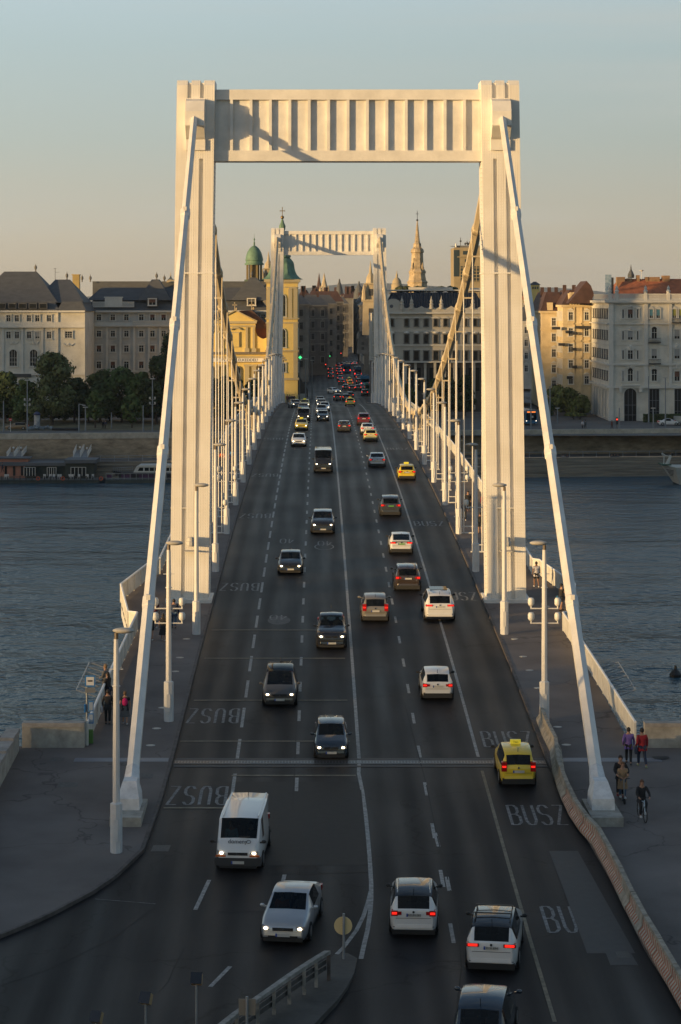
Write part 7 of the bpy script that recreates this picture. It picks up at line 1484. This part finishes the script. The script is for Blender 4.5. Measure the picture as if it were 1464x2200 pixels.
person('woman with a bright pink backpack and dark long skirt walking away', gp_(269, 1557), R(3), BKC, GRC, stride=.35, H=1.68, legs='skirt', sleeves=False, pack=PK, shoes=(.4, .4, .4), hair=(.12, .07, .04)); person('person all in black carrying a white bag by the left railing', gp_(232, 1557), 0, BKC, BKC, stride=.15, H=1.75, bag=WH)
person('person with dark hair leaning on the left railing', gp_(233, 1515), R(60), BKC, NVC, stride=.1, H=1.72, arms='hold', long_hair=True); person('fair-haired person in grey leaning over the left railing, farther one', gp_(228, 1500), R(70), GRC, GRC, stride=.1, H=1.78, arms='hold', hair=(.2, .13, .07))
person('walker in dark coat and white shoes behind the right hangers', gp_(998, 1118), R(180), NVC, BKC, stride=.4, shoes=(.5, .5, .5)); person('walker with long dark coat right of another behind the hangers', gp_(1006, 1098), R(180), BKC, BKC, stride=.3, coat=True); person('walker in black shorts close to the right pylon leg', gp_(1032, 1148), 0, BKC, BKC, stride=.4, legs='shorts', sleeves=False); person('walker in red near the pylon behind the hangers', gp_(1040, 1102), R(180), RE, BKC, stride=.3)
person('walker in an orange top on the left footway beyond the pylon', gp_(478, 1004), R(180), ORC, GRC, stride=.3); person('walker in light pink top between two others on the left footway', gp_(489, 1004), R(180), PKC, BKC, stride=.3, long_hair=True); person('walker in a blue top on the left footway beyond the pylon', gp_(500, 1000), R(180), BLC, cloth('khaki', (.25, .18, .1)), stride=.3)
for i, (x, y, c1, lab) in enumerate(((538, 905, BKC, 'person in black'), (541, 912, WH, 'person in white and green'), (550, 892, RE, 'person in red'))): person(lab+' far along the left footway', gp_(x, y), R(180), c1, BKC, stride=.3)
for i, (x, c1, lab) in enumerate(((618, MR, 'maroon'), (623, BKC, 'black with dark hair'), (628, NVC, 'navy'), (632, BKC, 'black, rightmost'))): person(f'bystander in {lab}, in a group by the kerb at the far pylon', gp_(x, 868 if i != 1 else 869), R(170), c1, JN if i == 1 else BKC, stride=.1)
for x, Y, z, c1, lab in ((222, 448, 7.4, BKC, 'dark walker on the lawn, left of a pair'), (227, 448, 7.4, NVC, 'dark walker on the lawn, right of a pair'), (58, 420, 3.5, cloth('violet', (.06, .04, .12)), 'person in violet at the top of a gangway'), (6, 404, 2.0, NVC, 'person standing on the pontoon deck at far left'), (32, 416, 3.6, NVC, 'person walking down the leftmost gangways'), (172, 424, 3.5, GRC, 'cyclist-like walker with flapping white top on lower quay'), (1315, 448, 7.4, MR, 'person in dark red before the corner palace'), (1252, 448, 7.4, WH, 'person in white near the right parapet, left one'), (1258, 449, 7.4, GRC, 'person in grey near the right parapet, right one'), (1136, 432, 3.5, GRC, 'grey walker on the lower quay near the right pylon leg')):
    person(lab, (X_(x, Y), Y, z), rr.random()*6, c1, BKC, stride=.25)
for x, Y, c1, lab in ((1210, 426.5, WH, 'person in white sitting on the quay steps'), (1219, 426.5, MR, 'person in dark red sitting on the quay steps'), (1315, 427.5, BKC, 'person in black sitting on the steps, left of three'), (1321, 427.8, BKC, 'person in black sitting on the steps, middle of three'), (1328, 427.5, GRC, 'person in grey sitting on the steps, right of three')):
    p_ = person(lab, (X_(x, Y), Y, 2.0), R(180), c1, BKC, seat='bike', stride=.1, arms='hold'); p_['group'] = 'people sitting on the quay steps'
for i, (x, c1, lab) in enumerate(((158, BLC, 'blue'), (192, NVC, 'navy'), (209, MR, 'dark red'))):
    X = X_(x, 425); p_ = person(f'cyclist in {lab} riding along the lower quay', (X, 425, 3.6), R(90), c1, BKC, seat='bike', arms='bars', lean=.15); p_['group'] = 'cyclists on the lower quay'
def bicycle(lab, loc, yaw, col, hi=True):
    t = thing('bicycle', lab, 'bicycle', (0, 0, 0), 'bicycles'); fm = pm('frame_'+str(int(col[2]*100)), col, .4)
    for y in (-.52, .52):
        m = MB(); m.tube([(0, y+.33*math.cos(a*math.pi/12), .35+.33*math.sin(a*math.pi/12)) for a in range(25)], .022, 6, cap=False); w_ = m.obj('wheel', TYRE, t)
        m = MB()
        for a in range(8): m.tube([(0, y, .35), (0, y+.32*math.cos(a*math.pi/4), .35+.32*math.sin(a*math.pi/4))], .004, 3)
        m.obj('spokes', GALV, w_)
    m = MB(); 
    for a, b in (((0, -.52, .35), (0, -.15, .32)), ((0, -.52, .35), (0, -.22, .85)), ((0, -.15, .32), (0, -.24, .9)), ((0, -.15, .32), (0, .38, .82)), ((0, -.22, .8), (0, .38, .86)), ((0, .52, .35), (0, .36, .95))): m.tube([a, b], .022, 6)
    m.obj('frame', fm, t)
    m = MB(); m.box(-.07, .07, -.36, -.12, .9, .96); m.obj('saddle', DARK, t); m = MB(); m.tube([(-.28, .26, 1.04), (-.1, .36, 1.04), (.1, .36, 1.04), (.28, .26, 1.04)], .016, 5); m.tube([(0, .36, .9), (0, .36, 1.04)], .016, 5); m.obj('handlebar', DARK, t)
    m = MB(); m.tube([(-.09, -.15, .32), (.09, -.15, .32)], .03, 6); m.box(-.14, -.09, -.02, .06, .2, .23); m.box(.09, .14, -.3, -.22, .4, .43); m.obj('pedals', DARK, t)
    t.location = loc; t.rotation_euler = (0, 0, yaw); return t
for i, x in enumerate((158, 192, 209)): bicycle(f'bicycle ridden on the lower quay, {ORD[i]} from the left', (X_(x, 425), 425, 3.45), R(90), (.1, .12, .1+.1*i))
g = gp_(1383, 1768); bicycle('pale blue bicycle ridden toward the viewer at right', (g.x, g.y+.4, g.z), R(186), (.35, .45, .55)); person('woman in black leather jacket riding the pale blue bicycle', (g.x, g.y+.6, g.z+.02), R(186), BKC, BKC, seat='bike', arms='bars', long_hair=True, hair=(.10, .05, .03), shoes=(.5, .5, .5), lean=.06, H=1.7)
g = gp_(1341, 1728); t = thing('electric_scooter', 'black electric scooter carrying two riders', 'scooter', (0, 0, 0)); m = MB(); m.box(-.08, .08, -.5, .35, .12, .16); m.obj('deck', DARK, t)
for y in (-.55, .48): m = MB(); m.tube([(-.03, y, .12), (.03, y, .12)], .12, 14); m.obj('wheel', TYRE, t)
m = MB(); m.tube([(0, .42, .15), (0, .34, 1.1)], .02, 6); m.obj('stem', GALV, t); m = MB(); m.tube([(-.27, .32, 1.1), (.27, .32, 1.1)], .018, 5); m.obj('handlebar', DARK, t)
t.location = (g.x, g.y+.5, g.z); t.rotation_euler = (0, 0, R(183))
person('woman in a camel coat and red scarf standing in front on the scooter', (g.x-.0, g.y+.45, g.z+.16), R(183), TN, JN, stride=.12, H=1.62, coat=True, arms='hold', long_hair=True, hair=(.15, .07, .03), shoes=(.5, .5, .5)); person('bearded man in dark coat steering the scooter from behind', (g.x-.06, g.y+.75, g.z+.16), R(183), BKC, BKC, stride=.12, H=1.85, arms='bars', hair=(.03, .018, .012), shoes=(.2, .02, .02), lean=.02)
# people in the nearest cars
def rider(veh_, lab, sx, y, top, **kw):
    q = Matrix.LocRotScale(veh_.location, veh_.rotation_euler, None) @ Vector((sx, y, -.40 if kw.pop('tall', 0) == 0 else -.05)); p_ = person(lab, q, 0, top, BKC, seat='car', stride=.1, H=1.7, **kw); p_.rotation_euler = veh_.rotation_euler; p_['group'] = 'people inside vehicles'; return p_
rider(V[1], 'driver of the silver saloon', -.36, .02, cloth('tan', (.3, .18, .1)), arms='bars'); rider(V[1], 'front passenger of the silver saloon', .36, .02, ORC, arms='hold', long_hair=True)
rider(V[0], 'driver of the white delivery van', -.4, .9, BKC, arms='bars', tall=1); rider(V[0], 'passenger in light blue in the white delivery van', .4, .9, cloth('light_blue', (.25, .42, .45)), arms='hold', tall=1)
rider(V[2], 'driver of the dark blue hatchback by the centre line', -.36, .05, cloth('yellowish', (.35, .25, .1)), arms='bars'); rider(V[3], 'driver of the warm grey people carrier', -.36, .5, cloth('white', (.5, .48, .5)), arms='bars')
# bird-like buoy on the water at the right
g = Vector((X_(1452, 195), 195, 0)); t = thing('river_buoy', 'small dark buoy floating on the river at the right', 'buoy', g); m = MB(); m.lathe([(.5, -.2), (.55, .2), (.35, .5), (.12, .7), (.1, 1.0)], g.x, g.y, 0, 10); m.obj('float', DARK, t)
# ------------------------------------------------------------------ the evening air
hz_ = MB(); hz_.box(-3200, 3200, -1700, 11500, -6, 175)
hm_ = bpy.data.materials.new('evening_haze'); hm_.use_nodes = True; ht = hm_.node_tree; ht.nodes.remove(ht.nodes['Principled BSDF']); pv = ht.nodes.new('ShaderNodeVolumePrincipled')
pv.inputs['Color'].default_value = (.75, .85, 1, 1); pv.inputs['Density'].default_value = .000045; pv.inputs['Anisotropy'].default_value = .2
ht.links.new(pv.outputs[0], ht.nodes['Material Output'].inputs['Volume'])
struct(hz_.obj('haze', hm_), 'stuff')
